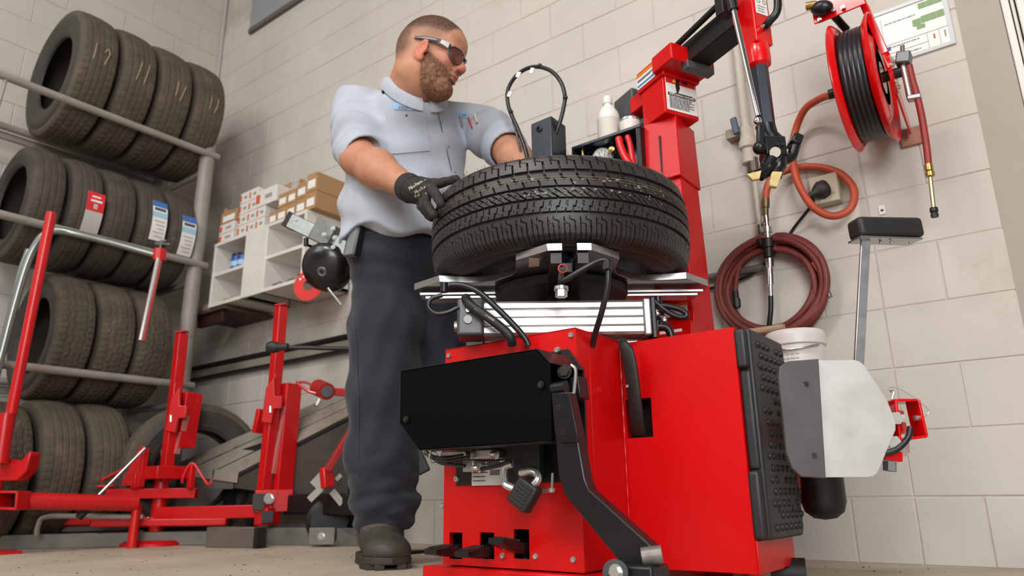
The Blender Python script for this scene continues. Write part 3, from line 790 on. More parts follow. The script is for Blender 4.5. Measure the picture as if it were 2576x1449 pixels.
# left/right plates: front outline plus its mirror image to the back, split along the slot
def plate_poly(sgn):
    P = [(sgn*abs(a) if True else a, b) for a, b in half_l]
    back = [(sgn*abs(a), -b) for a, b in half_l][::-1]
    gap = 0.016*sgn
    poly = back[1:] + P[:]   # back arm .. tip .. front arm
    tipb = (sgn*abs(half_l[0][0]), -half_l[0][1])
    return [(gap, poly[0][1])] + poly + [(gap, P[-1][1])]
for sg in (-1, 1):
    A_('turntable_plate', MB().prism(plate_poly(sg), (TC[0], TC[1], ZP-PT), RG2, HD2, (0, PT)), PLATE, bev=0.0012, label='cut steel half of the turntable star')
def tw(a, b, z): return np.array((TC[0], TC[1], 0))+RG2*a+HD2*b+Z_*z
TF = np.stack([RG2, HD2, Z_], 1)
fb = half_l[-1][1]
A_('table_disc', MB().lathe([(0.0, 0), (0.17, 0), (0.175, 0.006), (0.175, 0.02), (0.0, 0.02)], (TC[0], TC[1], ZP-0.045), Z_, 64), DARKSTEEL)
A_('spindle', MB().cyl((TC[0], TC[1], BZ1-0.02), (TC[0], TC[1], ZP-0.04), 0.05, seg=32), DARKSTEEL)
# rails under the plates
for sg in (-1, 1):
    for dz in (0.026, 0.036):
        A_('slide_rail', MB().box(tw(sg*0.235, 0.0, ZP-dz-0.004), (0.27-(dz-0.026)*3, 0.05, 0.007), TF), ZINC, bev=0.001)
    A_('rail_front', MB().box(tw(sg*0.030, fb*0.55, ZP-0.033), (0.026, abs(fb)*0.85, 0.026), TF), DARKSTEEL, bev=0.001)
A_('clamp_slide', MB().box(tw(0.0, fb*0.45, ZP-0.032), (0.022, abs(fb)*0.6, 0.022), TF), BLACK)
p = tw(0, fb*0.62, ZP-0.045)
A_('clamp_bolt', MB().cyl(ond(1412, 700, 1.52), ond(1412, 745, 1.52), 0.006, seg=14), DARKSTEEL)
A_('clamp_nut', MB().cyl(ond(1412, 728, 1.52), ond(1412, 747, 1.52), 0.0135, seg=6).cyl(ond(1412, 722, 1.52), ond(1412, 730, 1.52), 0.016, seg=20), ZINC)
A_('red_seal', MB().lathe([(0.008, 0), (0.0105, 0.001), (0.0105, 0.003), (0.008, 0.004)], ond(1415, 676, 1.50), -HEAD, 24, closed=True), flat('seal_red', 'b3322c'))
A_('clamp_rod', MB().cyl(ond(1413, 675, 1.50), ond(1410, 712, 1.53), 0.006, seg=12), GREYCAST)
# elbow hose of the front clamp
A_('elbow_hose', MB().tube(smooth_path([ond(1408, 712, 1.515), ond(1425, 702, 1.50), ond(1475, 672, 1.49), ond(1510, 655, 1.49), ond(1528, 656, 1.49), ond(1532, 672, 1.49)], 8), 0.006, seg=12), HOSEBLK)
A_('hose_elbow', MB().bar(ond(1528, 655, 1.492), ond(1528, 682, 1.492), 0.020, 0.018), BLACKMET, bev=0.003)
A_('air_hose', MB().tube(smooth_path([ond(1530, 678, 1.492), ond(1528, 720, 1.495), ond(1515, 780, 1.51), ond(1497, 840, 1.55), ond(1490, 870, 1.57)], 8), 0.0065, seg=12), HOSEBLK)
# label on the plate underside
lq = [onz(x, y, ZP-PT-0.0004) for x, y in ((1330, 672), (1357, 669), (1357, 650), (1331, 648))]
stk = MB(); stk.add(lq+[q-Z_*0.0004 for q in lq], [(0, 1, 2, 3), (7, 6, 5, 4), (0, 4, 5, 1), (1, 5, 6, 2), (2, 6, 7, 3), (3, 7, 4, 0)])
A_('barcode_label', stk, flat('label_pinkish', 'cdbcb4'))
# aluminium cylinders under the table
def air_cyl(b, z, a0, a1, h, w):
    pr_ = [(-w, -h*0.86), (-w*0.86, -h), (w*0.86, -h), (w, -h*0.86), (w, -h*0.52), (w*0.93, -h*0.48), (w, -h*0.44), (w, -0.02*h), (w*0.94, 0.02*h), (w, 0.06*h), (w, h*0.44), (w*0.93, h*0.5), (w, h*0.56), (w, h*0.86), (w*0.86, h), (-w*0.86, h), (-w, h*0.86),
           (-w, h*0.56), (-w*0.93, h*0.5), (-w, h*0.44), (-w, 0.06*h), (-w*0.94, 0.02*h), (-w, -0.02*h), (-w, -0.44*h), (-w*0.93, -0.48*h), (-w, -0.52*h)]
    # cross-section in (HEAD, Z), extruded along RGT
    c = tw(a0, b, z)
    return MB().prism(pr_, c, HD2, Z_, (0, a1-a0)) if np.cross(HD2, Z_) @ RG2 > 0 else MB().prism(pr_, c, HD2, Z_, (0, -(a1-a0)))
bF = 1.66-TC @ HD2; bB = 1.93-TC @ HD2
a0 = (ond(1218, 800, 1.66)-TC) @ RG2; a1 = (ond(1612, 800, 1.66)-TC) @ RG2
zc_ = 0.598
A_('air_cylinder', air_cyl(bF, zc_, a0, a1, 0.041, 0.036), ALU, ang=20, bev=0.001)
A_('air_cylinder', air_cyl(bB, zc_, a0-0.01, a1+0.03, 0.041, 0.036), ALU, ang=20, bev=0.001)
A_('cylinder_cap', MB().box(tw(a1+0.009, bF, zc_), (0.018, 0.078, 0.088), TF), ALU, bev=0.004)
A_('cylinder_cap', MB().box(tw(a1+0.024, bF, zc_-0.002), (0.012, 0.074, 0.10), TF), BLACKMET, bev=0.003)
eb = A_('end_block', MB().box(tw(a0-0.030, bF-0.006, zc_+0.002), (0.062, 0.085, 0.088), TF), DARKGREY, bev=0.007, seg=3)
A_('end_block', MB().box(tw(a0-0.035, bB, zc_+0.002), (0.055, 0.085, 0.10), TF), BLACKMET, bev=0.006)
for px, py in ((1177, 781),): A_('screw', MB().screw(ond(px, py, 1.608), -HEAD, 0.006, 0.004), ZINC, eb)
A_('block_port', MB().cyl(ond(1177, 803, 1.6085), ond(1177, 803, 1.6045), 0.0095, seg=24), ALU, eb)
A_('side_fitting', MB().cyl(tw(a0-0.062, bF, zc_-0.01), tw(a0-0.070, bF, zc_-0.01), 0.013, seg=20), ZINC, eb)
for px, py, r in ((1643, 789, 0.013), (1640, 815, 0.009), (1640, 830, 0.009), (1662, 806, 0.010)):
    A_('air_fitting', MB().lathe([(0.0, 0.012), (r*0.45, 0.012), (r*0.5, 0.018), (r*0.8, 0.018), (r, 0.012), (r, 0.0), (r*0.8, -0.01)], ond(px, py, 1.66), -HEAD+RGT*0.3, 20), CHROME)
A_('fitting_body', MB().cyl(ond(1640, 815, 1.67), ond(1668, 806, 1.67), 0.009, seg=16), CHROME)
for pts, r, D in (([(1113, 742), (1085, 752), (1078, 772), (1096, 788), (1125, 786), (1155, 772)], 0.0055, 1.60),
                  ([(1130, 716), (1165, 718), (1205, 735), (1250, 775), (1290, 815), (1320, 850), (1330, 870)], 0.007, 1.57),
                  ([(1640, 752), (1670, 778), (1700, 795), (1722, 798), (1727, 790), (1710, 778), (1680, 770), (1660, 768)], 0.0068, 1.64),
                  ([(1650, 822), (1670, 822), (1683, 830), (1690, 850)], 0.010, 1.66)):
    A_('air_hose', MB().tube(smooth_path([ond(x, y, D) for x, y in pts], 8), r, seg=12), HOSEBLK)
A_('supply_hose', MB().tube(smooth_path([ond(1175, 760, 1.62), ond(1172, 750, 1.60), ond(1185, 768, 1.59), ond(1230, 800, 1.58), ond(1268, 830, 1.58), ond(1285, 850, 1.58), ond(1288, 868, 1.59)], 8), 0.0105, seg=14), RUBBER)
ho = ond(1193, 780, 1.588); hd = ond(1240, 810, 1.578)-ho
A_('hose_lettering', text_mb('GOAT / AIR HOSE', ho+HEAD*-0.011, hd, np.cross(hd, HEAD), 0.007), flat('hose_print', 'b8b4ac'), kind='stuff')
A_('hose_anchor', MB().cyl(ond(1117, 712, 1.60), ond(1117, 735, 1.60), 0.009, seg=16), BLACKMET)
A_('hose_anchor', MB().cyl(ond(1655, 748, 1.66), ond(1655, 775, 1.66), 0.010, seg=16), BLACKMET)

# ------------------------------------------------------------------ column
MYF = 1.85
c_l, c_e = ony(1618, 310, MYF), ony(1700, 290, MYF)
mx0, mx1 = c_l[0], c_e[0]; md = 0.135
def frustum(mb, b0, b1):
    """b = (x0,x1,y0,y1,z)"""
    V = []
    for x0, x1, y0, y1, z in (b0, b1): V += [(x0, y0, z), (x1, y0, z), (x1, y1, z), (x0, y1, z)]
    return mb.add(V, [(3, 2, 1, 0), (4, 5, 6, 7), (0, 1, 5, 4), (1, 2, 6, 5), (2, 3, 7, 6), (3, 0, 4, 7)])
zs1 = 1.300; zs0 = ony(1700, 445, MYF)[2]
A_('column', frustum(MB(), (mx0-0.03, mx1+0.012, MYF+0.008, MYF+md+0.035, 0.004), (mx0+0.008, mx1-0.006, MYF+0.008, MYF+md-0.006, zs1-0.02)), RED, bev=0.004)
A_('column_foot', MB().bb((mx0-0.16, MYF-0.03, 0.0), (mx1+0.06, MYF+md+0.08, 0.045)), RED, bev=0.004)
A_('column_brace', MB().bb((mx0-0.14, MYF-0.02, 0.52), (mx1+0.004, MYF+0.03, 0.66)), RED, bev=0.004)
A_('column_arm', MB().bb((-1.10, 1.70, 0.10), (mx0, MYF+0.05, 0.30)), RED, bev=0.004)
slv = A_('column_sleeve', frustum(MB(), (mx0-0.004, mx1+0.002, MYF-0.006, MYF+md+0.006, zs0), (mx0, mx1, MYF, MYF+md, zs1)), RED, bev=0.003)
sp0, sp1 = ony(1659, 342, MYF-0.004), ony(1661, 435, MYF-0.006)
A_('sleeve_slot', MB().bb((sp0[0]-0.0028, MYF-0.0068, sp1[2]), (sp0[0]+0.0028, MYF-0.003, sp0[2])), BLACK, slv)
A_('sleeve_screw', MB().ball(ony(1662, 440, MYF-0.008), 0.007, 14, 10), ZINC, slv)
wl = A_('warning_label', MB().bb((ony(1672, 800, MYF-0.021)[0], MYF-0.0215, ony(1672, 800, MYF-0.021)[2]), (ony(1728, 760, MYF-0.021)[0], MYF-0.0205, ony(1728, 760, MYF-0.021)[2])), PAPER)
A_('orange_band', MB().bb((ony(1672, 775, MYF-0.022)[0], MYF-0.0222, ony(1672, 776, MYF-0.022)[2]), (ony(1728, 760, MYF-0.022)[0], MYF-0.0216, ony(1728, 760, MYF-0.022)[2])), flat('label_orange', 'd9731f'), wl)
il = A_('small_label', MB().bb((ony(1660, 840, MYF-0.021)[0], MYF-0.0215, ony(1660, 842, MYF-0.021)[2]), (ony(1715, 825, MYF-0.021)[0], MYF-0.0205, ony(1715, 826, MYF-0.021)[2])), PAPER)
# rotated head on the column, swing arm towards the right
AD = np.array((0.893, -0.451, 0)); AN = np.array((0.451, 0.893, 0))
HF = np.stack([AD, AN, Z_], 1)
hc = np.array(((mx0+mx1)/2+0.005, MYF+md/2, 0))
def hpx(x, y, off):      # pixel on the plane through hc - AN*off, facing -AN
    d = ray(x, y); return EYE+d*(((hc-AN*off)-EYE) @ AN)/(d @ AN)
h0 = hpx(1612, 309, 0.078); h1 = hpx(1669, 285, 0.078)
def loc_h(p): q = p-hc; return (q @ AD, q @ AN, p[2])
la, lb_ = loc_h(hpx(1614, 250, 0.078)), loc_h(hpx(1669.5, 230, 0.078))
zb_, zt_ = hpx(1669, 285, 0.078)[2], hpx(1669, 180, 0.078)[2]
w0, w1 = la[0], lb_[0]
def hb(a0, a1, n0, n1, z0, z1): return MB().box(hc+AD*(a0+a1)/2+AN*(n0+n1)/2+Z_*(z0+z1)/2, (a1-a0, n1-n0, z1-z0), HF)
hd_ = A_('column_head', hb(w0, w1, -0.078, 0.050, zb_, zt_+0.02), RED, bev=0.003)
# explosion hazard sticker on the head's side face
so = hc+AD*(w1+0.0008)
A_st = lambda name, n0, n1, z0, z1, m, par, l=0: obj(name, MB().prism([(n0, z0), (n1, z0), (n1, z1), (n0, z1)], so+AD*l, AN, Z_, 0.0006), m, par)
sh = zt_-zb_
stk1 = A_st('hazard_sticker', -0.070, 0.046, zb_+0.012, zt_-0.004, PAPER, hd_)
A_st('red_band', -0.068, 0.044, zt_-0.030, zt_-0.006, flat('sticker_red', 'c4161c'), stk1, 0.0008)
A_st('black_band', -0.063, 0.040, zb_+sh*0.46, zb_+sh*0.54, INK, stk1, 0.0008)
A_('sticker_heading', text_mb('EXPLOSION HAZARD', so+AD*0.0018-AN*0.0115+Z_*(zb_+sh*0.478), AN, Z_, 0.0098, align='CENTER', font_bold=True), PAPER, stk1, kind='stuff')
fpnt = MB(); scribble_lines(fpnt, so+AD*0.0012-AN*0.060, AN, Z_, 0.096, zb_+0.02, zb_+sh*0.42, 9, 0.0028)
A_('fine_print', fpnt, flat('grey_print', '77777a'), stk1, kind='stuff')
fg = MB()
zf = zb_+sh*0.57
for poly in ([(-0.03, 0), (-0.024, 0), (-0.016, 0.018), (-0.020, 0.036), (-0.008, 0.052), (-0.014, 0.058), (-0.028, 0.046), (-0.033, 0.022)], [(-0.013, 0.054), (-0.005, 0.052), (-0.003, 0.062), (-0.011, 0.064)],
             [(-0.006, 0.038), (0.012, 0.034), (0.012, 0.050), (-0.004, 0.054)], [(-0.034, -0.004), (0.03, -0.004), (0.03, -0.001), (-0.034, -0.001)]):
    fg.prism(poly, so+AD*0.0009+Z_*zf, AN, Z_, 0.0005)
A_('hazard_pictogram', fg, INK, stk1, kind='stuff')
A_('warning_triangle', MB().prism([(-0.045, 0), (-0.031, 0), (-0.038, 0.012)], so+AD*0.0016+Z_*(zt_-0.025), AN, Z_, 0.0004), flat('warning_yellow', 'd9b93c'), stk1)
# top carriage with label, grey end boxes
zt2 = hpx(1690, 110, 0.085)[2]
A_('carriage', hb(w0-0.01, w1+0.012, -0.085, 0.055, zt_-0.012, zt2), RED, bev=0.003)
ac = A_('carriage_front', hb(w1-0.02, w1+0.075, -0.10, 0.062, zt_+0.000, zt2-0.004), RED, bev=0.004)
A_('carriage_rear', hb(w0-0.075, w0, -0.070, 0.07, zt_-0.045, zt2-0.05), RED, bev=0.003)
lb2 = A_('instruction_label', MB().prism([(w0-0.006, zt_+0.000), (w1-0.024, zt_+0.000), (w1-0.024, zt2-0.008), (w0-0.006, zt2-0.008)], hc-AN*0.0860, AD, Z_, 0.0006), PAPER, TCH)
A_('orange_band', MB().prism([(w0-0.006, zt2-0.020), (w1-0.024, zt2-0.020), (w1-0.024, zt2-0.008), (w0-0.006, zt2-0.008)], hc-AN*0.0866, AD, Z_, 0.0006), flat('label_orange', 'd9731f'), lb2)
A_('blue_band', MB().prism([(w0-0.004, zt_+0.006), (w1-0.026, zt_+0.006), (w1-0.026, zt_+0.013), (w0-0.004, zt_+0.013)], hc-AN*0.0866, AD, Z_, 0.0006), flat('label_blue2', '3f79b8'), lb2)
sc_ = MB(); scribble_lines(sc_, hc-AN*0.0864+AD*(w0-0.002), AD, Z_, (w1-w0)-0.026, zt_+0.022, zt2-0.03, 7, 0.002)
A_('fine_print', sc_, flat('grey_print', '77777a'), lb2, kind='stuff')
A_('grey_housing', hb(w0-0.175, w0-0.07, -0.062, 0.06, zt_-0.08, zt_+0.055), DARKGREY, bev=0.004)
A_('grey_housing', hb(w0-0.115, w0+0.004, -0.05, 0.06, zb_-0.02, zt_-0.07), DARKGREY, bev=0.004)
# swing arm
zar = (zt_+zt2)/2+0.004
LA = 0.25
A_('swing_arm', hb(w1+0.05, w1+0.05+LA, -0.038, 0.038, zar-0.03, zar+0.042), BLACK, bev=0.004, label='black swing arm')
A_('arm_end', hb(w1+0.05+LA-0.03, w1+0.05+LA+0.012, -0.046, 0.046, zar-0.036, zar+0.05), REDGLOSS, bev=0.003)
A_('arm_strut', MB().cyl(hc+AD*(w1+0.05)-AN*0.062+Z_*(zar+0.03), hc+AD*(w1+0.05+LA*0.85)-AN*0.062+Z_*(zar+0.045), 0.009, seg=14), BLACK)
A_('wear_pad', hb(w1+0.055, w1+0.085, -0.05, 0.05, zar-0.055, zar-0.03), DARKGREY, bev=0.002)
# vertical slide at the arm end
sc0 = hc+AD*(w1+0.05+LA+0.02)-AN*0.02; sc0 = np.array((sc0[0], sc0[1], 0))
# keep the slide on its pixel column at the measured depth
dS = ray(1897, 60); tS = ((sc0-EYE) @ AN)/(dS @ AN); pS = EYE+dS*tS
scx, scy = pS[0], pS[1]
VS = np.array((scx, scy, 0))
zsl = (EYE+ray(1905, 122)*(((VS-EYE) @ HEAD)/(ray(1905, 122) @ HEAD)))[2]
def vz(x, y): d = ray(x, y); return (EYE+d*(((VS-EYE) @ HEAD)/(d @ HEAD)))[2]
sld = A_('slide_tube', MB().box(VS+Z_*(zsl+0.42/2), (0.058, 0.058, 0.42), HF), REDGLOSS, bev=0.003)
A_('slide_collar', MB().lathe([(0.030, 0.004), (0.0315, 0), (0.0315, -0.035), (0.030, -0.052), (0.020, -0.060)], VS+Z_*zsl, Z_, 40), REDGLOSS)
zh0 = vz(1925, 322)
A_('hex_shaft', MB().cyl(VS+Z_*zh0, VS+Z_*(zsl-0.05), 0.0225, seg=6), NAVY, bev=0.001)
A_('slide_sticker', MB().prism([(-0.02, zsl+0.085), (0.022, zsl+0.085), (0.022, zsl+0.145), (-0.02, zsl+0.145)], VS+AD*0.0298, AN, Z_, 0.0006), PAPER, sld)
ssg = MB()
for a in (-0.008, 0.012):
    ssg.lathe([(0.0045, 0), (0.0065, 0), (0.0065, 0.0004), (0.0045, 0.0004)], VS+AD*0.0306+AN*a+Z_*(zsl+0.125), AD, 16, closed=True)
scribble_lines(ssg, VS+AD*0.0306-AN*0.014+Z_*0, AN, Z_, 0.03, zsl+0.092, zsl+0.108, 3, 0.002)
A_('sticker_print', ssg, flat('grey_print', '77777a'), sld, kind='stuff')
hq = VS+AD*0.034
A_('lift_handle', MB().tube(smooth_path([hq+Z_*(zsl+0.045)+AN*0.0, hq+AD*0.02+Z_*(zsl+0.050), hq+AD*0.040+AN*0.012+Z_*(zsl+0.085), hq+AD*0.042+AN*0.012+Z_*(zsl+0.22), hq+AD*0.04+AN*0.012+Z_*(zsl+0.4)], 6), 0.0105, seg=12), BLACKMET)
A_('handle_bolt', MB().screw(VS+AD*0.03+AN*0.0+Z_*(zsl+0.043)-AN*0.006, AD, 0.006, 0.014), ZINC)
# chrome counterbalance strut
c1 = np.array(ond(1907, 292, (VS @ HEAD)-0.045)); c0 = np.array(ond(1846, 25, (VS @ HEAD)-0.05))
A_('chrome_strut', MB().cyl(c1, c0, 0.0072, seg=20), CHROME)
A_('strut_barrel', MB().cyl(c0, c0+(c0-c1)*0.8, 0.013, seg=20), BLACKMET)
A_('strut_bracket', MB().box(np.array(ond(1822, 18, VS @ HEAD)), (0.03, 0.04, 0.06), HF), BLACK, bev=0.003)
A_('strut_eye', MB().ball(np.array(ond(1906, 304, (VS @ HEAD)-0.042)), 0.0105, 16, 10), CHROME)
# mount head
Dh = VS @ HEAD
q = lambda x, y, dd=0.0: np.array(ond(x, y, Dh+dd))
mh = A_('mount_head', MB().loft([[q(1925, 330)+RGT*a*r+HEAD*b*r for a, b in [(math.cos(t), math.sin(t)) for t in np.linspace(0, 2*PI, 16, endpoint=False)]] for r in (0.02,)]
     + [[q(x, y)+RGT*a*r+HEAD*b*r for a, b in [(math.cos(t), math.sin(t)) for t in np.linspace(0, 2*PI, 16, endpoint=False)]] for x, y, r in ((1925, 318, 0.025), (1932, 338, 0.024), (1942, 352, 0.028), (1945, 372, 0.030), (1940, 395, 0.030), (1935, 410, 0.022))]), BLACKMET, ang=50, label='black mount and demount head')
A_('head_body', MB().bar(q(1942, 350, -0.02), q(1948, 400, -0.02), 0.055, 0.04, hint=HEAD), BLACKMET, mh, bev=0.005)
A_('head_arm', MB().tube(smooth_path([q(1945, 395, -0.03), q(1930, 425, -0.035), q(1912, 440, -0.04), q(1895, 437, -0.04)], 6), [0.020]*7+[0.016]*6+[0.010]*6, seg=12), BLACKMET, mh)
A_('head_arm', MB().tube(smooth_path([q(1960, 400, -0.03), q(1955, 430, -0.035), q(1945, 455, -0.04)], 6), [0.02]*5+[0.016]*5+[0.010]*3, seg=12), BLACKMET, mh)
A_('head_hook', MB().tube(smooth_path([q(1965, 405, -0.02), q(1990, 395, -0.02), q(1998, 375, -0.02), q(2005, 350, -0.02)], 6), [0.013]*19, seg=12), BLACKMET, mh)
A_('hook_pad', MB().bar(q(1988, 352, -0.015), q(2012, 362, -0.015), 0.045, 0.030, hint=(0, 0, 1)), BLACKMET, mh, bev=0.005)
A_('head_roller', MB().cyl(q(1950, 383, -0.055), q(1950, 383, -0.03), 0.013, seg=20), CHROME, mh)
for px in (1957, 1970): A_('grub_screw', MB().cyl(q(px, 362, -0.048), q(px, 362, -0.044), 0.004, seg=10), BLACK, mh)
YEL = mat('worn_yellow_insert', 'c9b078', 0.5, var=0.15, vs=60)
A_('wear_insert', MB().prism([((q(x, y)-q(1900, 440)) @ RGT, (q(x, y)-q(1900, 440))[2]) for x, y in ((1880, 437), (1916, 428), (1911, 449), (1895, 452))], q(1900, 440, -0.068), RGT, Z_, (0, -0.012)), YEL, mh, bev=0.002)
A_('wear_insert', MB().prism([((q(x, y)-q(1950, 450)) @ RGT, (q(x, y)-q(1950, 450))[2]) for x, y in ((1944, 431), (1969, 432), (1962, 452), (1956, 470), (1938, 466), (1938, 455))], q(1950, 450, -0.064), RGT, Z_, (0, -0.014)), YEL, mh, bev=0.002)
lk = A_('link_arm', MB().bar(q(1913, 312, -0.045), q(1912, 368, -0.045), 0.018, 0.016, hint=HEAD), BLACKMET, mh, bev=0.005)
A_('link_joint', MB().ball(q(1911, 372, -0.045), 0.017, 16, 10), BLACKMET, lk)

# ------------------------------------------------------------------ tool tray, inflator box
ty = MYF-0.01
t0, t1 = ony(1446, 395, ty), ony(1592, 325, ty)
tz = t1[2]; tx0, tx1 = t0[0], mx0+0.004
tr = A_('tray_top', MB().bb((tx0, ty-0.02, tz-0.012), (tx1, ty+0.14, tz)), NAVY, bev=0.003)
A_('tray_back', MB().bb((tx0, ty+0.06, tz-0.20), (tx1, ty+0.066, tz-0.012)), NAVY, bev=0.001)
A_('tray_side', MB().bb((tx1-0.018, ty-0.02, tz-0.20), (tx1-0.002, ty+0.14, tz-0.012)), BLACK, bev=0.002)
A_('tray_side', MB().bb((tx0, ty-0.02, tz-0.20), (tx0+0.006, ty+0.14, tz-0.012)), NAVY, bev=0.002)
A_('tray_edge', MB().bb((tx0-0.09, ty+0.10, tz-0.004), (tx0+0.09, ty+0.13, tz+0.006)), RED, bev=0.002)
A_('tray_label', MB().bb((tx0-0.085, ty+0.095, tz-0.10), (tx0-0.004, ty+0.10, tz-0.006)), PAPER)
gp_ = ony(1509, 392, ty+0.02)
ga = A_('pressure_gauge', MB().lathe([(0.0, 0), (0.033, 0), (0.036, 0.004), (0.036, 0.028), (0.032, 0.030), (0.031, 0.026), (0.0, 0.026)], gp_+np.array((0, 0.03, 0)), (0.25, -1, -0.25), 40), CHROME)
gn = np.array((0.25, -1, -0.25)); gn /= np.linalg.norm(gn); gu, gv, _ = basis(gn)
A_('gauge_dial', MB().cyl(gp_+np.array((0, 0.03, 0))+gn*0.0262, gp_+np.array((0, 0.03, 0))+gn*0.0270, 0.030, seg=36), PAPER, ga)
gm = MB(); gc = gp_+np.array((0, 0.03, 0))+gn*0.0275
for i in range(9):
    a = -0.7+i*(PI+1.4)/8
    gm.box(gc+(gu*math.cos(a)+gv*math.sin(a))*0.023, (0.005, 0.0016, 0.0006), np.stack([gu*math.cos(a)+gv*math.sin(a), -gu*math.sin(a)+gv*math.cos(a), gn], 1))
gm.bar(gc-gu*0.005+gv*0.004, gc+gu*0.017-gv*0.014, 0.002, 0.0008, hint=gn)
A_('gauge_marks', gm, INK, ga, kind='stuff')
A_('brass_valve', MB().lathe([(0.006, 0), (0.006, 0.02), (0.011, 0.022), (0.011, 0.034), (0.007, 0.036), (0.0, 0.037)], ony(1546, 385, ty+0.04), (0.2, -1, 0), 12), BRASS)
A_('brass_valve', MB().cyl(ony(1467, 393, ty), ony(1465, 375, ty), 0.005, seg=12), BRASS)
# pliers with red grips standing in the tray
pl = thing('pliers', 'red-handled pliers hanging in the tool tray beside the gauge', 'pliers', ony(1580, 412, ty-0.03))
obj('handle', MB().tube(smooth_path([ony(1556, 346, ty-0.04), ony(1560, 365, ty-0.04), ony(1572, 395, ty-0.04), ony(1590, 418, ty-0.04)], 6), [0.010]+[0.0115]*15+[0.011, 0.010, 0.008], seg=12), flat('plier_red', 'c9141a', 0.35), pl)
obj('handle', MB().tube(smooth_path([ony(1578, 342, ty-0.02), ony(1585, 365, ty-0.02), ony(1590, 395, ty-0.025), ony(1594, 416, ty-0.03)], 6), [0.008]+[0.0095]*17+[0.008], seg=12), flat('plier_red', 'c9141a', 0.35), pl)
obj('jaws', MB().bar(ony(1592, 414, ty-0.035), ony(1598, 440, ty-0.035), 0.018, 0.010), DARKSTEEL, pl, bev=0.003)
# bottle and can on the tray top
bp = np.array((ony(1533, 345, ty+0.05)[0], ty+0.05, tz))
bt = thing('spray_bottle', 'tall white plastic fluid bottle on the tool tray', 'bottle', bp)
bh = (ony(1533, 243, ty+0.05)[2]-tz)
obj('bottle_body', MB().lathe([(0.0, 0), (0.034, 0), (0.037, 0.004), (0.037, bh*0.56), (0.034, bh*0.64), (0.022, bh*0.76), (0.0135, bh*0.82), (0.0135, bh*0.86), (0, bh*0.86)], bp, Z_, 32), WHITEPL, bt)
obj('bottle_cap', MB().lathe([(0.016, bh*0.85), (0.016, bh*0.97), (0.014, bh), (0, bh)], bp, Z_, 24), WHITEPL, bt)
bl = obj('bottle_label', MB().lathe([(0.0373, bh*0.08), (0.0378, bh*0.08), (0.0378, bh*0.50), (0.0373, bh*0.50)], bp, Z_, 32, closed=True), flat('bottle_label', 'c8c3ba'), bt)
cp_ = np.array((ony(1580, 330, ty+0.02)[0], ty+0.035, tz))
cn = thing('small_can', 'short white tin standing beside the bottle on the tool tray', 'can', cp_)
obj('can_body', MB().lathe([(0, 0), (0.032, 0), (0.033, 0.003), (0.033, 0.045), (0.0, 0.046)], cp_, Z_, 32), flat('tin_label', 'd5d0c8', 0.4), cn)
obj('can_lid', MB().lathe([(0.0, 0.046), (0.033, 0.0455), (0.0338, 0.048), (0.0338, 0.053), (0.030, 0.054), (0.0, 0.052)], cp_, Z_, 32), ZINC, cn)
# inflator post with cable loop
yb = 1.72
i0, i1 = ony(1337, 400, yb), ony(1387, 300, yb)
ib = A_('control_post', MB().prism([(i0[0], 0.56), (i1[0], 0.56), (i1[0], ony(1380, 293, yb)[2]), (i0[0], ony(1340, 310, yb)[2])], (0, yb, 0), X_, Z_, (0, -0.085)), NAVY, bev=0.004)
A_('post_port', MB().lathe([(0.006, 0), (0.0105, 0.0), (0.0105, 0.004), (0.006, 0.006)], ony(1357, 325, yb), -Y_, 20, closed=True), DARKSTEEL, ib)
lo = lambda pts, d: [ony(x, y, yb+d) for x, y in pts]
A_('cable_loop', MB().tube(smooth_path(lo([(1397, 340), (1408, 310), (1418, 270), (1421, 240), (1410, 205), (1385, 178), (1350, 168), (1320, 175), (1295, 195), (1278, 225), (1277, 255), (1285, 285), (1303, 325), (1320, 370), (1332, 420)], 0.03), 8), 0.0068, seg=12), HOSEBLK, label='looped black cable')
for off in (-6, 6): A_('cable', MB().tube(smooth_path(lo([(1283+off*0.3, 275), (1298+off*0.6, 320), (1313+off, 370), (1325+off, 430)], 0.036), 6), 0.0035, seg=8), HOSEBLK)
for px, py in ((1304, 188), (1338, 178), (1282, 237)):
    A_('cable_tag', MB().box(ony(px, py, yb+0.024), (0.018, 0.004, 0.020), rotm('Y', 0.5)), flat('cable_tag', 'dddad4'), bev=0.001)
for px, py in ((1358, 166), (1422, 246), (1285, 282)):
    A_('cable_tie', MB().ball(ony(px, py, yb+0.028), 0.0085, 10, 8), BLACK)

# ------------------------------------------------------------------ bead breaker blade at the side
DB = 1.47
b_ = lambda x, y, d=0.0: np.array(ond(x, y, DB+d))
O_ = b_(2100, 1050)
def bpoly(pts): return [((b_(x, y)-O_) @ RGT, (b_(x, y)-O_)[2]) for x, y in pts]
bl_ = A_('breaker_blade', MB().prism(bpoly([(2040, 908), (2145, 906), (2160, 910), (2172, 920), (2228, 1005), (2250, 1062), (2250, 1082), (2205, 1190), (2195, 1198), (2180, 1201), (2070, 1201)]), O_, RGT, Z_, (0, 0.005)), mat('brushed_blade_steel', 'd6d7d5', 0.36, 0.55, var=0.05, vs=8, rvar=0.1, dirt=('a99c8c', 9, 0.66, 0.5)), bev=0.001, label='flat steel bead breaker blade with clipped corners')
A_('blade_rubber', MB().prism(bpoly([(2052, 906), (2070, 1204), (2008, 1200), (1985, 1178), (1972, 1140), (1962, 1040), (1952, 950), (1955, 925), (1975, 912)]), O_-HEAD*0.004, RGT, Z_, (0, 0.012)), mat('scuffed_grey_rubber', '4c4a4c', 0.55, var=0.18, vs=14, dirt=('2a2828', 18, 0.58, 0.6)), bev=0.002)
for px, py in ((2028, 966), (2048, 1146)): A_('rubber_hole', MB().cyl(b_(px, py, -0.0175), b_(px, py, -0.015), 0.0055, seg=16), BLACK)
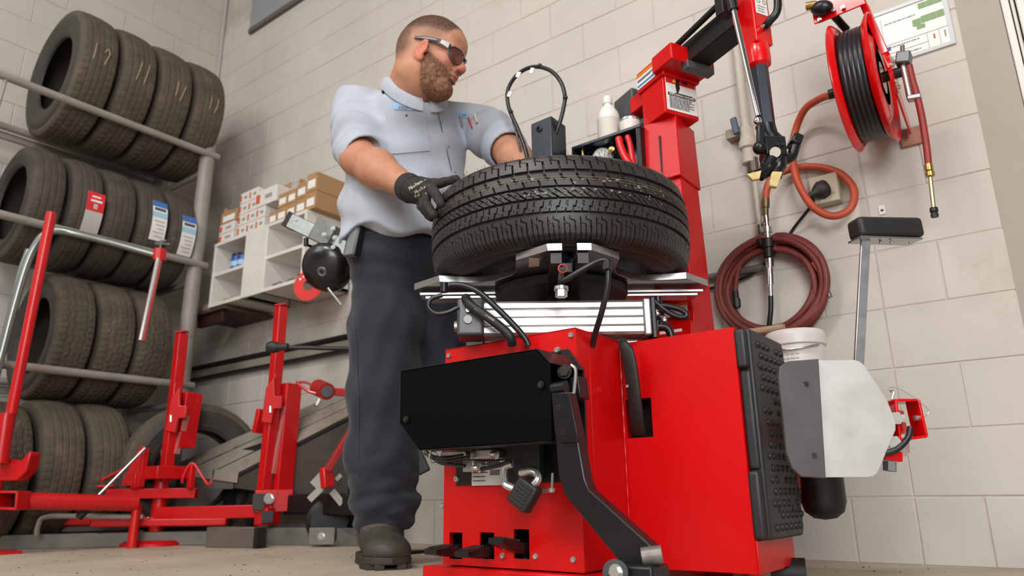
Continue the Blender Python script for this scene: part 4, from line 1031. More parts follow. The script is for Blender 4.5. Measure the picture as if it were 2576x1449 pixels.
# red bracket: square ring seen end-on, on an arm running back behind the blade
rb_ = A_('bracket_ring', MB(), RED) if False else None
ring = [(2240, 1010), (2296, 1010), (2316, 1100), (2250, 1108)]
for (xa, ya2), (xb, yb2) in zip(ring, ring[1:]+ring[:1]):
    A_('bracket_side', MB().bar(b_(xa, ya2, 0.03), b_(xb, yb2, 0.03), 0.05, 0.0055, hint=np.cross(b_(xb, yb2)-b_(xa, ya2), HEAD)), REDGLOSS, bev=0.0015)
A_('breaker_arm', MB().bar(b_(2265, 1060, 0.05), np.array((-0.60, 1.80, 0.33)), 0.05, 0.05), REDGLOSS, bev=0.004)
A_('arm_pivot', MB().bb((-0.66, 1.735, 0.25), (-0.54, 1.85, 0.42)), RED, bev=0.004)
A_('bracket_nut', MB().cyl(b_(2255, 1052, 0.0), b_(2255, 1052, 0.03), 0.0135, seg=6).cyl(b_(2275, 1052, 0.01), b_(2275, 1052, 0.03), 0.008, seg=16), ZINC)
A_('bracket_nut', MB().cyl(b_(2250, 1112, 0.0), b_(2250, 1112, 0.03), 0.013, seg=6), ZINC)
A_('bracket_tail', MB().bar(b_(2240, 1135, 0.02), b_(2240, 1160, 0.02), 0.035, 0.03, hint=HEAD), REDGLOSS, bev=0.002)
A_('tail_nut', MB().cyl(b_(2238, 1162, 0.02), b_(2238, 1185, 0.02), 0.013, seg=6), GREYCAST)
A_('bracket_hose', MB().tube(smooth_path([b_(2290, 1075, 0.0), b_(2285, 1100, -0.005), b_(2260, 1128, -0.005), b_(2228, 1140, 0.0), b_(2195, 1140, 0.01)], 6), 0.006, seg=10), HOSEBLK)
A_('lock_pin', MB().cyl(b_(2318, 1052, 0.02), b_(2300, 1052, 0.02), 0.006, seg=12), ZINC)
A_('lanyard_wire', MB().tube(smooth_path([b_(2240, 985, 0.0), b_(2232, 978, 0.0), b_(2255, 976, 0.0), b_(2300, 1000, 0.0), b_(2334, 1030, 0.0), b_(2333, 1042, 0.0), b_(2320, 1052, 0.01)], 6), 0.0007, seg=5), STEEL)
A_('clip', MB().tube(smooth_path([b_(2243, 1004, 0.01), b_(2248, 985, 0.01), b_(2240, 984, 0.01)], 5), 0.0025, seg=8), ZINC)
A_('clear_guard', MB().prism(bpoly([(2262, 1105), (2318, 1100), (2320, 1135), (2312, 1145), (2262, 1146)]), O_+HEAD*0.05, RGT, Z_, (0, 0.002)), mat('clear_pinkish_plastic', 'e8d5d0', 0.1, trans=0.9, ior=1.2))
# handle post with padded grip
A_('handle_post', MB().bar(b_(2155, 1010, 0.03), b_(2177, 603, 0.03), 0.020, 0.008, hint=HEAD), STEEL, bev=0.0012)
A_('handle_stem', MB().bar(b_(2150, 1010, 0.045), b_(2258, 1056, 0.045), 0.03, 0.012, hint=HEAD), STEEL, bev=0.002)
hp = A_('handle_grip', MB().bar(b_(2147, 576, 0.03), b_(2307, 578, 0.06), 0.048, 0.046, hint=(0, 0, 1)), RUBBER, bev=0.010, seg=4)
A_('grip_plate', MB().bar(b_(2149, 603, 0.03), b_(2303, 608, 0.06), 0.044, 0.004, hint=(0, 0, 1)), STEEL, hp)
for px in (2215, 2242, 2290): A_('grip_screw', MB().ball(b_(px, 610, 0.04), 0.0035, 10, 6), ZINC, hp)
# air tank behind the cabinet
tp = np.array(ond(2070, 1250, 1.75)); zt0 = ond(2070, 1308, 1.75)[2]
A_('air_tank', MB().lathe([(0, 0), (0.025, 0.004), (0.043, 0.018), (0.05, 0.04), (0.05, 0.30), (0.043, 0.322), (0.025, 0.336), (0, 0.34)], (tp[0], tp[1], zt0), Z_, 36), mat('black_tank_paint', '1d1c1c', 0.42, var=0.1))
A_('tank_bracket', MB().bb((tp[0]-0.12, tp[1]-0.045, zt0+0.07), (tp[0]-0.035, tp[1]-0.02, zt0+0.14)), mat('orange_red_paint', 'b5371f', 0.4), bev=0.003)
A_('tank_strap', MB().bb((-0.60, tp[1]-0.05, zt0+0.08), (tp[0]-0.04, tp[1]+0.02, zt0+0.11)), RED)
A_('caster', MB().cyl((CX1-0.05, CYB-0.03, 0.032), (CX1+0.02, CYB-0.01, 0.032), 0.032, seg=24), RUBBER)
# ------------------------------------------------------------------ the tyre on the turntable
TR = 0.342; TWD = 0.226
nt_tread, nt_side = tyre_meshes(TR, 0.212, TWD, 1800, 170, tread_new, 0.0075, NEWTREAD, NEWSIDE, crown=0.016, wf=0.97)
tyz = ZP+TWD/2+0.001
tyc = place_tyre('new_tyre', (nt_tread, nt_side), (TC[0], TC[1], tyz), (0, 0, 0), 'new black tyre lying flat on the tyre changer turntable, held by the man', None)
wh = MB(); wr = random.Random(11)
for k in range(260):
    a = wr.uniform(0, 2*PI); s = wr.choice((0.92, 0.97, 1.0, -0.96, -0.6, 0.3)); z = s*0.47*TWD*0.97
    r0 = TR-0.016*abs(s)**2.6-0.001
    p = np.array((TC[0]+r0*math.cos(a), TC[1]+r0*math.sin(a), tyz+z))
    d = np.array((math.cos(a), math.sin(a), 0.9 if s > 0.8 else wr.uniform(-0.3, 0.3)))+np.array([wr.uniform(-0.3, 0.3) for _ in range(3)])
    d /= np.linalg.norm(d)
    wh.cyl(p, p+d*wr.uniform(0.004, 0.010), 0.0006, 0.0003, seg=4)
obj('rubber_whiskers', wh, NEWTREAD, tyc, kind='stuff')
# paint lines and torn label paper left on the tread
YL = flat('tyre_paint_line', '8a7550'); TORN = flat('torn_label_paper', '77726a', 0.8)
for z in (0.033, 0.039):
    pts = [((TR+0.0003-0.016*(abs(z)/0.103)**2.6)*math.cos(a), (TR+0.0003-0.016*(abs(z)/0.103)**2.6)*math.sin(a), z) for a in np.linspace(0, 2*PI, 180, endpoint=False)]
    mb = MB().tube([np.array(p)+np.array((TC[0], TC[1], tyz)) for p in pts], 0.0005, seg=5, closed=True)
    obj('paint_line', mb, YL, tyc)
af = math.atan2(-HEAD[1], -HEAD[0])
for k in range(46):
    a = af+wr.uniform(-0.45, 0.75); z = wr.choice((0.030, 0.022, 0.006, -0.002, 0.034))+wr.uniform(-0.004, 0.004); w_ = wr.uniform(0.003, 0.010)/TR; h_ = wr.uniform(0.0015, 0.0055)
    curved_label(tyc, a, a+w_, z, z+h_, TR-0.016*(abs(z)/0.103)**2.6-0.0005, TORN, 'torn_label', lift=0.0008)
# ================================================================== the mechanic
from mathutils.bvhtree import BVHTree
def surface_nets(F, o, h):
    s = F < 0
    nx, ny, nz = F.shape
    cs = np.zeros((nx-1, ny-1, nz-1), np.int8)
    for dx in (0, 1):
        for dy in (0, 1):
            for dz in (0, 1): cs += s[dx:nx-1+dx, dy:ny-1+dy, dz:nz-1+dz]
    act = (cs > 0) & (cs < 8)
    I, J, K = np.nonzero(act); n = len(I)
    idx = -np.ones(act.shape, np.int64); idx[I, J, K] = np.arange(n)
    P = np.zeros((n, 3)); cnt = np.zeros(n)
    C = [(a, b, c) for a in (0, 1) for b in (0, 1) for c in (0, 1)]
    for ci, a in enumerate(C):
        for b in C[ci+1:]:
            if sum(abs(a[k]-b[k]) for k in range(3)) != 1: continue
            fa = F[I+a[0], J+a[1], K+a[2]]; fb = F[I+b[0], J+b[1], K+b[2]]
            m = (fa < 0) != (fb < 0)
            t = np.where(m, fa/np.where(m, fa-fb, 1), 0)
            for k in range(3): P[:, k] += np.where(m, a[k]+(b[k]-a[k])*t, 0)
            cnt += m
    P /= cnt[:, None]
    V = (np.stack([I, J, K], 1)+P)*h+np.array(o)
    Q = []
    for ax in range(3):
        sl0 = [slice(1, -1)]*3; sl0[ax] = slice(0, F.shape[ax]-1)
        sl1 = [slice(1, -1)]*3; sl1[ax] = slice(1, F.shape[ax])
        a = s[tuple(sl0)]; b = s[tuple(sl1)]
        i, j, k = np.nonzero(a != b)
        g = [i, j, k]
        for d in range(3):
            if d != ax: g[d] = g[d]+1
        o1, o2 = [d for d in range(3) if d != ax]
        def cell(d1, d2):
            q = [g[0].copy(), g[1].copy(), g[2].copy()]; q[o1] -= d1; q[o2] -= d2
            return idx[q[0], q[1], q[2]]
        q = np.stack([cell(1, 1), cell(0, 1), cell(0, 0), cell(1, 0)], 1)
        flip = (~a[i, j, k]) if ax != 1 else a[i, j, k]
        q[flip] = q[flip][:, ::-1]
        Q.append(q)
    return V, np.concatenate(Q)
class Grid:
    def __init__(s, lo, hi, h):
        s.o = np.array(lo, float); s.h = h
        n = np.ceil((np.array(hi)-s.o)/h).astype(int)+1
        ax = [s.o[k]+h*np.arange(n[k]) for k in range(3)]
        s.P = np.stack(np.meshgrid(*ax, indexing='ij'), -1).astype(np.float32)
    def mesh(s, F): return surface_nets(F, s.o, s.h)
f32 = lambda v: np.array(v, np.float32)
def rcone(P, a, b, r1, r2):
    """round cone with linear radius along a-b (approximate distance)"""
    a = f32(a); b = f32(b); ba = b-a
    t = np.clip(((P-a) @ ba)/float(ba @ ba), 0, 1)
    d = P-a-t[..., None]*ba
    return np.sqrt((d*d).sum(-1))-(r1+(r2-r1)*t)
def ell(P, c, r, R=None):
    q = P-f32(c)
    if R is not None: q = q @ f32(R)          # columns of R = local axes
    r = f32(r); k0 = np.sqrt(((q/r)**2).sum(-1)); k1 = np.sqrt(((q/(r*r))**2).sum(-1))
    return k0*(k0-1)/np.maximum(k1, 1e-6)
def capcone(P, a, b, ra, rb, rnd=0.0):
    a = f32(a); b = f32(b); ba = b-a; L = float(np.linalg.norm(ba)); n = ba/L
    x = (P-a) @ n; d = P-a-x[..., None]*n; rr = np.sqrt((d*d).sum(-1))
    rad = ra+(rb-ra)*np.clip(x/L, 0, 1)
    dx = np.maximum(-x, x-L)+rnd; dr = rr-rad+rnd
    return np.minimum(np.maximum(dx, dr), 0)+np.sqrt(np.maximum(dx, 0)**2+np.maximum(dr, 0)**2)-rnd
def smin(a, b, k):
    h = np.clip(0.5+0.5*(b-a)/k, 0, 1); return b*(1-h)+a*h-k*h*(1-h)
def smax(a, b, k): return -smin(-a, -b, k)
def U(fields, k):
    f = fields[0]
    for g in fields[1:]: f = smin(f, g, k)
    return f
def org(name, VF, material, parent, bev=0, decim=None, kind=None, label=None, smoothit=0):
    V, Q = VF
    off = rootloc(parent)
    me = bpy.data.meshes.new(name)
    me.from_pydata((V-off).tolist(), [], Q.tolist())
    bm = bmesh.new(); bm.from_mesh(me)
    if smoothit:
        for _ in range(smoothit): bmesh.ops.smooth_vert(bm, verts=bm.verts, factor=0.5, use_axis_x=True, use_axis_y=True, use_axis_z=True)
    bmesh.ops.recalc_face_normals(bm, faces=bm.faces)
    bm.to_mesh(me); bm.free()
    me.shade_smooth(); me.materials.append(material)
    o = bpy.data.objects.new(name, me); COL.objects.link(o); o.parent = parent
    if label: o['label'] = label
    return o
SKIN = None
def skin_material():
    m = bpy.data.materials.new('skin'); m.use_nodes = True
    nt = m.node_tree; N = nt.nodes; L = nt.links; b = N['Principled BSDF']
    b.inputs['Roughness'].default_value = 0.5; b.inputs['Specular IOR Level'].default_value = 0.35
    b.inputs['Subsurface Weight'].default_value = 0.12; b.inputs['Subsurface Radius'].default_value = (0.010, 0.004, 0.002); b.inputs['Subsurface Scale'].default_value = 1.0
    g = N.new('ShaderNodeNewGeometry')
    def noise(sc, det=5):
        n = N.new('ShaderNodeTexNoise'); n.inputs['Scale'].default_value = sc; n.inputs['Detail'].default_value = det
        L.new(g.outputs['Position'], n.inputs['Vector']); return n.outputs['Fac']
    def attr(nm):
        a = N.new('ShaderNodeAttribute'); a.attribute_name = nm; return a.outputs['Fac']
    def mix(fac, c0, c1):
        x = N.new('ShaderNodeMix'); x.data_type = 'RGBA'
        if isinstance(fac, float): x.inputs['Factor'].default_value = fac
        else: L.new(fac, x.inputs['Factor'])
        for s_, c in ((6, c0), (7, c1)):
            if isinstance(c, tuple): x.inputs[s_].default_value = (*c, 1)
            else: L.new(c, x.inputs[s_])
        return x.outputs[2]
    def math_(op, a, b2=None):
        x = N.new('ShaderNodeMath'); x.operation = op
        for i, v in enumerate((a, b2)):
            if v is None: continue
            if isinstance(v, (int, float)): x.inputs[i].default_value = v
            else: L.new(v, x.inputs[i])
        return x.outputs[0]
    def rngn(v, a, b2):
        x = N.new('ShaderNodeMapRange'); x.inputs['From Min'].default_value = a; x.inputs['From Max'].default_value = b2; L.new(v, x.inputs['Value']); return x.outputs[0]
    base = mix(rngn(noise(35), 0.35, 0.7), lin('b9866c'), lin('ae785e'))
    base = mix(math_('MULTIPLY', attr('flush'), 0.75), base, lin('c96a5a'))
    frk = rngn(noise(260, 2), 0.66, 0.74)
    base = mix(math_('MULTIPLY', frk, 0.25), base, lin('9c6248'))
    hm = math_('MULTIPLY', attr('stubble'), rngn(noise(420, 3), 0.22, 0.62))
    hm = math_('MINIMUM', math_('ADD', hm, math_('MULTIPLY', attr('stubble'), 0.25)), 1.0)
    base = mix(hm, base, lin('574235'))
    bm_ = math_('MULTIPLY', attr('bearded'), rngn(noise(300, 4), 0.15, 0.6))
    base = mix(math_('MULTIPLY', bm_, 0.8), base, lin('8a5538'))
    L.new(base, b.inputs['Base Color'])
    bp = N.new('ShaderNodeBump'); bp.inputs['Strength'].default_value = 0.15; bp.inputs['Distance'].default_value = 0.001
    L.new(noise(500, 3), bp.inputs['Height']); L.new(bp.outputs[0], b.inputs['Normal'])
    return m
SKIN = skin_material()
SHIRT = mat('pale_blue_work_cotton', 'a9afbb', 0.85, var=0.07, vs=9, bump=0.25, bs=500, dirt=('7b7672', 4.5, 0.66, 0.35), spec=0.2, sheen=0.15)
TROUS = mat('navy_work_twill', '2c2c36', 0.85, var=0.10, vs=7, bump=0.3, bs=420, dirt=[('4a3f3c', 4, 0.62, 0.45), ('8a8078', 70, 0.76, 0.4)], spec=0.2, sheen=0.12)
BOOTL = mat('worn_brown_leather', '4d4036', 0.6, var=0.25, vs=18, bump=0.3, bs=90, dirt=('7a6a55', 14, 0.58, 0.5))
BOOTCAP = mat('scuffed_dark_toe', '39342f', 0.6, var=0.25, vs=25, bump=0.35, bs=70, dirt=('6f665a', 25, 0.6, 0.5))
SOLE = mat('brown_rubber_sole', '352c26', 0.7, var=0.2, vs=20, bump=0.2, bs=90)
GLOVE = mat('black_glove_fabric', '23201e', 0.8, var=0.25, vs=25, bump=0.35, bs=350, dirt=('55493d', 14, 0.58, 0.5))
BEARD = mat('ginger_beard', '8c654c', 0.75, var=0.35, vs=140, bump=0.9, bs=420, dirt=('5a3a28', 60, 0.55, 0.6), stretch=(1, 1, 0.35))
HAIRM = mat('cropped_brown_hair', '5c4837', 0.85, var=0.35, vs=160, bump=0.6, bs=600)

foot = np.array(onz(985, 1436, 0.0))
MAN = thing('person', 'man in pale blue work shirt, navy trousers and safety glasses, holding a tyre', 'person', (*(foot+HEAD*0.18)[:2], 0))
p_ = lambda x, y, D: np.array(ond(x, y, D))
FV = RGT*0.5-HEAD*0.866; SL = RGT*0.866+HEAD*0.5          # chest direction, his left

# ---------------------------------------------------------------- head frame
ph, pt = math.radians(13), math.radians(20)
hfw = (RGT*math.cos(ph)-HEAD*math.sin(ph))*math.cos(pt)-Z_*math.sin(pt)
hlf = RGT*math.sin(ph)+HEAD*math.cos(ph)                   # his left, away from the lens
hup = np.cross(hfw, hlf)
if hup[2] < 0: hup = -hup
HRm = np.stack([hfw, hlf, hup], 1)
HS = 1.055
ear_l = np.array((-0.008, -0.080, -0.004))*HS
HC = p_(1060, 110, 2.07)-HRm @ ear_l
hw_ = lambda v: HC+HRm @ (np.array(v, float)*HS)
def headfield(P):
    q = (P-f32(HC)) @ f32(HRm)/HS
    e = lambda c, r, R=None: ell(q, c, r, R)
    f = e((-0.018, 0, 0.044), (0.106, 0.080, 0.094))
    f = smin(f, e((-0.060, 0, 0.010), (0.066, 0.066, 0.064)), 0.03)
    f = smin(f, e((0.020, 0, -0.026), (0.076, 0.064, 0.074)), 0.03)
    f = smin(f, e((0.052, 0, 0.050), (0.046, 0.058, 0.048)), 0.03)               # forehead
    f = smin(f, rcone(q, (0.005, 0.036, -0.078), (0.066, 0.010, -0.100), 0.034, 0.024), 0.025)   # jaw
    f = smin(f, rcone(q, (0.005, -0.036, -0.078), (0.066, -0.010, -0.100), 0.034, 0.024), 0.025)
    f = smin(f, e((0.074, 0, -0.098), (0.024, 0.026, 0.020)), 0.02)              # chin
    for s in (-1, 1):
        f = smin(f, e((0.064, s*0.036, -0.022), (0.026, 0.024, 0.024)), 0.02)    # cheek
        f = smin(f, e((0.078, s*0.028, 0.024), (0.016, 0.026, 0.009)), 0.014)    # brow
        f = smax(f, -e((0.098, s*0.031, 0.004), (0.018, 0.019, 0.013)), 0.012)   # socket
        f = smin(f, e((0.073, s*0.031, 0.003), (0.0135, 0.0135, 0.0125)), 0.003) # eyeball
        f = smin(f, e((0.104, s*0.0125, -0.029), (0.011, 0.009, 0.0085)), 0.008) # nostril wing
    f = smin(f, rcone(q, (0.088, 0, 0.020), (0.1125, 0, -0.018), 0.008, 0.0115), 0.014)  # nose
    f = smin(f, e((0.1155, 0, -0.022), (0.0110, 0.0110, 0.0095)), 0.010)
    for s in (-1, 1): f = smax(f, -e((0.108, s*0.008, -0.0375), (0.006, 0.004, 0.005)), 0.004)
    f = smin(f, e((0.091, 0, -0.050), (0.016, 0.026, 0.012)), 0.012)             # muzzle
    f = smin(f, e((0.1015, 0, -0.0545), (0.0075, 0.020, 0.0048)), 0.005)         # upper lip
    f = smin(f, e((0.0985, 0, -0.0655), (0.0080, 0.018, 0.0052)), 0.005)         # lower lip
    f = smax(f, -e((0.107, 0, -0.0600), (0.010, 0.022, 0.0014)), 0.003)
    for s in (-1, 1):
        Re = np.array(Matrix.Rotation(s*0.35, 3, 'Z')) @ np.array(Matrix.Rotation(0.25, 3, 'Y'))
        ear = e((0.000, s*0.0815, -0.020), (0.021, 0.0085, 0.034), Re)
        ear = smin(ear, e((0.006, s*0.0795, -0.048), (0.011, 0.007, 0.012)), 0.006)
        ear = smax(ear, -e((0.004, s*0.0895, -0.019), (0.013, 0.0065, 0.022), Re), 0.004)
        ear = smin(ear, e((0.016, s*0.080, -0.022), (0.006, 0.006, 0.009)), 0.005)
        f = smin(f, ear, 0.006)
    return f*HS, q
nk0 = hw_((-0.030, 0, -0.065)); nk1 = p_(1037, 258, 2.25)
def neckfield(P):
    f = rcone(P, nk0, nk1, 0.078, 0.088)
    f = smin(f, rcone(P, hw_((-0.052, 0, 0.010)), nk1-SL*0.012-FV*0.022, 0.062, 0.084), 0.03)
    f = smin(f, ell(P, hw_((0.018, 0, -0.105)), (0.052, 0.052, 0.036)), 0.03)     # under-chin fullness
    return f
g = Grid(HC-0.215, HC+0.185, 0.0034)
hf_, hq_ = headfield(g.P)
fh = smin(hf_, neckfield(g.P), 0.022)
Vh, Qh = g.mesh(fh)
# short beard and hair as their own shells
q = hq_
bl_line = (q[..., 2]-(-0.012-0.50*np.clip(q[..., 0]-0.012, 0, 0.2)))          # above this line: no beard
moust = ell(q, (0.092, 0, -0.0445), (0.022, 0.034, 0.0085))
reg = smax(bl_line, -(q[..., 0]-0.004-0.20*(-q[..., 2]-0.03)), 0.012)
mouth = ell(q, (0.108, 0, -0.060), (0.022, 0.021, 0.0105))
reg = smax(reg, -mouth, 0.004)
reg = smin(reg, moust, 0.006)
for s in (-1, 1): reg = smax(reg, -ell(q, (-0.004, s*0.088, -0.024), (0.028, 0.024, 0.044)), 0.004)
reg = smax(reg, -(q[..., 2]+0.138), 0.01)
rg_ = np.random.default_rng(3)
ns = rg_.normal(size=(fh.shape[0]//3+2, fh.shape[1]//3+2, fh.shape[2]//3+2)).astype(np.float32)
ns = np.repeat(np.repeat(np.repeat(ns, 3, 0), 3, 1), 3, 2)[:fh.shape[0], :fh.shape[1], :fh.shape[2]]
thick = 0.0010+0.006*np.clip((-q[..., 2]-0.05)/0.07, 0, 1)*np.clip((q[..., 0]+0.0)/0.05, 0, 1)
fb_ = smax(fh-thick-0.0011*ns, reg*HS, 0.004)
beard_vf = g.mesh(fb_)
# ---------------------------------------------------------------- arms, torso, legs under the clothes
RS, RE, RW = p_(902, 268, 2.36), p_(902, 398, 2.185), p_(1032, 474, 1.985)
LS, LE, LW = p_(1190, 300, 2.44), p_(1272, 372, 2.33), p_(1335, 440, 2.16)
CH0, CH1, CH2, PV = p_(1040, 275, 2.35), p_(1032, 380, 2.35), p_(1014, 510, 2.37), p_(1018, 640, 2.40)
TB = np.stack([SL, FV, Z_], 1)
def bodycore(P):
    f = ell(P, CH1, (0.185, 0.11, 0.20), TB)
    f = smin(f, ell(P, CH2+Z_*0.06, (0.17, 0.11, 0.12), TB), 0.06)
    f = smin(f, rcone(P, RS, LS, 0.06, 0.06), 0.05)
    f = smin(f, rcone(P, RS, RE, 0.060, 0.053), 0.02)
    f = smin(f, rcone(P, RE, RE*0.62+RW*0.38, 0.058, 0.059), 0.035)
    f = smin(f, rcone(P, RE*0.62+RW*0.38, RW, 0.058, 0.036), 0.035)
    f = smin(f, rcone(P, LS, LE, 0.060, 0.053), 0.02)
    f = smin(f, rcone(P, LE, LE*0.6+LW*0.4, 0.056, 0.058), 0.02)
    f = smin(f, rcone(P, LE*0.6+LW*0.4, LW, 0.058, 0.036), 0.02)
    f = smin(f, neckfield(P), 0.03)
    return f
allp = np.array([RS, RE, RW, LS, LE, LW, CH0, CH1, CH2])
lo, hi = allp.min(0)-0.24, allp.max(0)+0.22
lo[2] = CH2[2]-0.2; hi[2] = nk0[2]-0.005
gb = Grid(lo, hi, 0.0065)
fbod = bodycore(gb.P)
fbod = np.maximum(fbod, gb.P[..., 2]-(nk0[2]-0.02))
Vb, Qb = gb.mesh(fbod)
V_all = np.concatenate([Vh, Vb]); Q_all = np.concatenate([Qh, Qb+len(Vh)])
body_o = org('body', (V_all, Q_all), SKIN, MAN)
# stubble / flush attributes from anatomy (hair density, ruddy skin)
ql = ((V_all-HC) @ HRm)/HS
ish = np.arange(len(V_all)) < len(Vh)
def ss(a, b, x): t = np.clip((x-a)/(b-a), 0, 1); return t*t*(3-2*t)
hairline = ss(0.030, 0.075, ql[:, 2]+0.10*np.clip(-ql[:, 0]-0.0, -0.02, 0.09))*(1-ss(0.052, 0.074, ql[:, 0]-0.25*(ql[:, 2]-0.08)))
back = ss(0.035, 0.075, -ql[:, 0])*ss(-0.07, -0.01, ql[:, 2])*0.85
side = ss(0.0, 0.05, ql[:, 2])*(1-ss(0.03, 0.06, ql[:, 0]))*0.45
st_ = np.where(ish, np.maximum(np.maximum(hairline, back), side), 0)
isear = (np.abs(ql[:, 1]) > 0.0765) & (np.abs(ql[:, 0]-0.002) < 0.03) & (np.abs(ql[:, 2]+0.02) < 0.045)
st_[isear] = 0
flush = np.where(isear, 0.75, 0)
ckd = np.exp(-((ql[:, 0]-0.075)/0.03)**2-((np.abs(ql[:, 1])-0.04)/0.025)**2-((ql[:, 2]+0.022)/0.02)**2)
nsd = np.exp(-((ql[:, 0]-0.118)/0.02)**2-((ql[:, 2]+0.025)/0.015)**2)
lips = ((np.abs(ql[:, 2]+0.060) < 0.011) & (np.abs(ql[:, 1]) < 0.021) & (ql[:, 0] > 0.094))
flush = np.where(ish, np.maximum(flush, np.maximum(0.6*ckd, 0.65*nsd)), flush); flush[lips] = 0.7
elb = np.exp(-(np.linalg.norm(V_all-RE, axis=1)/0.085)**2)*0.35; flush = np.maximum(flush, np.where(ish, 0, elb))
bz_ = ql[:, 2]-(-0.004-0.50*np.clip(ql[:, 0]-0.012, 0, 0.2))
brd = np.where(ish, (1-ss(-0.022, 0.006, bz_))*ss(-0.022, 0.004, ql[:, 0]+0.25*(ql[:, 2]+0.02))*(1-ss(0.10, 0.16, -ql[:, 2])), 0)
brd[isear] = 0; brd[lips] = 0
for nm, arr in (('stubble', st_), ('flush', flush), ('bearded', brd)):
    a = body_o.data.attributes.new(nm, 'FLOAT', 'POINT'); a.data.foreach_set('value', arr.astype(np.float32))
org('beard', beard_vf, BEARD, MAN, label='short ginger beard')
def strands(name, V, Q, w, n, len0, len1, comb, rad, material, seed, label):
    r = np.random.default_rng(seed)
    A, B_, C_, D_ = V[Q[:, 0]], V[Q[:, 1]], V[Q[:, 2]], V[Q[:, 3]]
    nr = np.cross(C_-A, D_-B_); ar = np.linalg.norm(nr, axis=1); nr = nr/np.maximum(ar, 1e-12)[:, None]
    cen = (A+B_+C_+D_)/4
    sg = np.sign(((cen-HC)*nr).sum(1)); nr = nr*sg[:, None]
    wt = ar*w(cen); wt = wt/wt.sum()
    f = r.choice(len(Q), n, p=wt)
    u, v = r.random((n, 1)), r.random((n, 1))
    p = (A[f]*(1-u)+B_[f]*u)*(1-v)+(D_[f]*(1-u)+C_[f]*u)*v
    d = nr[f]*comb[0]+np.array(comb[1])+r.normal(size=(n, 3))*0.22
    d = d/np.linalg.norm(d, axis=1)[:, None]
    ln = r.uniform(len0, len1, (n, 1))
    t1 = np.cross(d, np.array((0.3, 0.5, 0.8))); t1 /= np.linalg.norm(t1, axis=1)[:, None]; t2 = np.cross(d, t1)
    p0 = p-nr[f]*0.001
    VV = np.stack([p0+t1*rad, p0-t1*rad*0.5+t2*rad*0.87, p0-t1*rad*0.5-t2*rad*0.87, p0+d*ln], 1).reshape(-1, 3)
    k = np.arange(n)[:, None]*4
    FF = np.concatenate([k+np.array([[0, 1, 3]]), k+np.array([[1, 2, 3]]), k+np.array([[2, 0, 3]])])
    me = bpy.data.meshes.new(name); me.from_pydata((VV-rootloc(MAN)).tolist(), [], FF.tolist()); me.materials.append(material)
    o = bpy.data.objects.new(name, me); COL.objects.link(o); o.parent = MAN; o['label'] = label; o['kind'] = 'stuff'
def hair_w(c):
    l = ((c-HC) @ HRm)/HS
    h = ss(0.045, 0.085, l[:, 2]+0.10*np.clip(-l[:, 0], -0.02, 0.09))*(1-ss(0.054, 0.074, l[:, 0]-0.25*(l[:, 2]-0.08)))
    bk = ss(0.045, 0.085, -l[:, 0])*ss(-0.04, 0.03, l[:, 2])*0.5
    return np.maximum(h, bk)+1e-6
strands('hair', Vh, Qh, hair_w, 20000, 0.002, 0.005, (0.8, hfw*0.5), 0.00045, HAIRM, 5, 'closely cropped brown hair')
bV, bQ = beard_vf
strands('beard_hair', bV, bQ, lambda c: 1.0+0*c[:, 0], 17000, 0.003, 0.0075, (0.55, -hup*0.7+hfw*0.1), 0.0005, BEARD, 6, 'short ginger beard')
# eyes: dark irises behind the lenses
for s in (-1, 1):
    obj('iris', MB().ball(hw_((0.0835, s*0.031, 0.001)), 0.0052*HS, 12, 8), flat('iris_dark', '2a2420', 0.2), MAN)
    eb_ = [hw_((0.088+0.004*math.cos(t*1.2), s*(0.031+0.022*t), 0.021+0.004*math.cos(t*1.4))) for t in np.linspace(-1, 1, 9)]
    obj('eyebrow', MB().tube(eb_, [0.0015]+[0.0034]*7+[0.0015], seg=6), HAIRM, MAN)

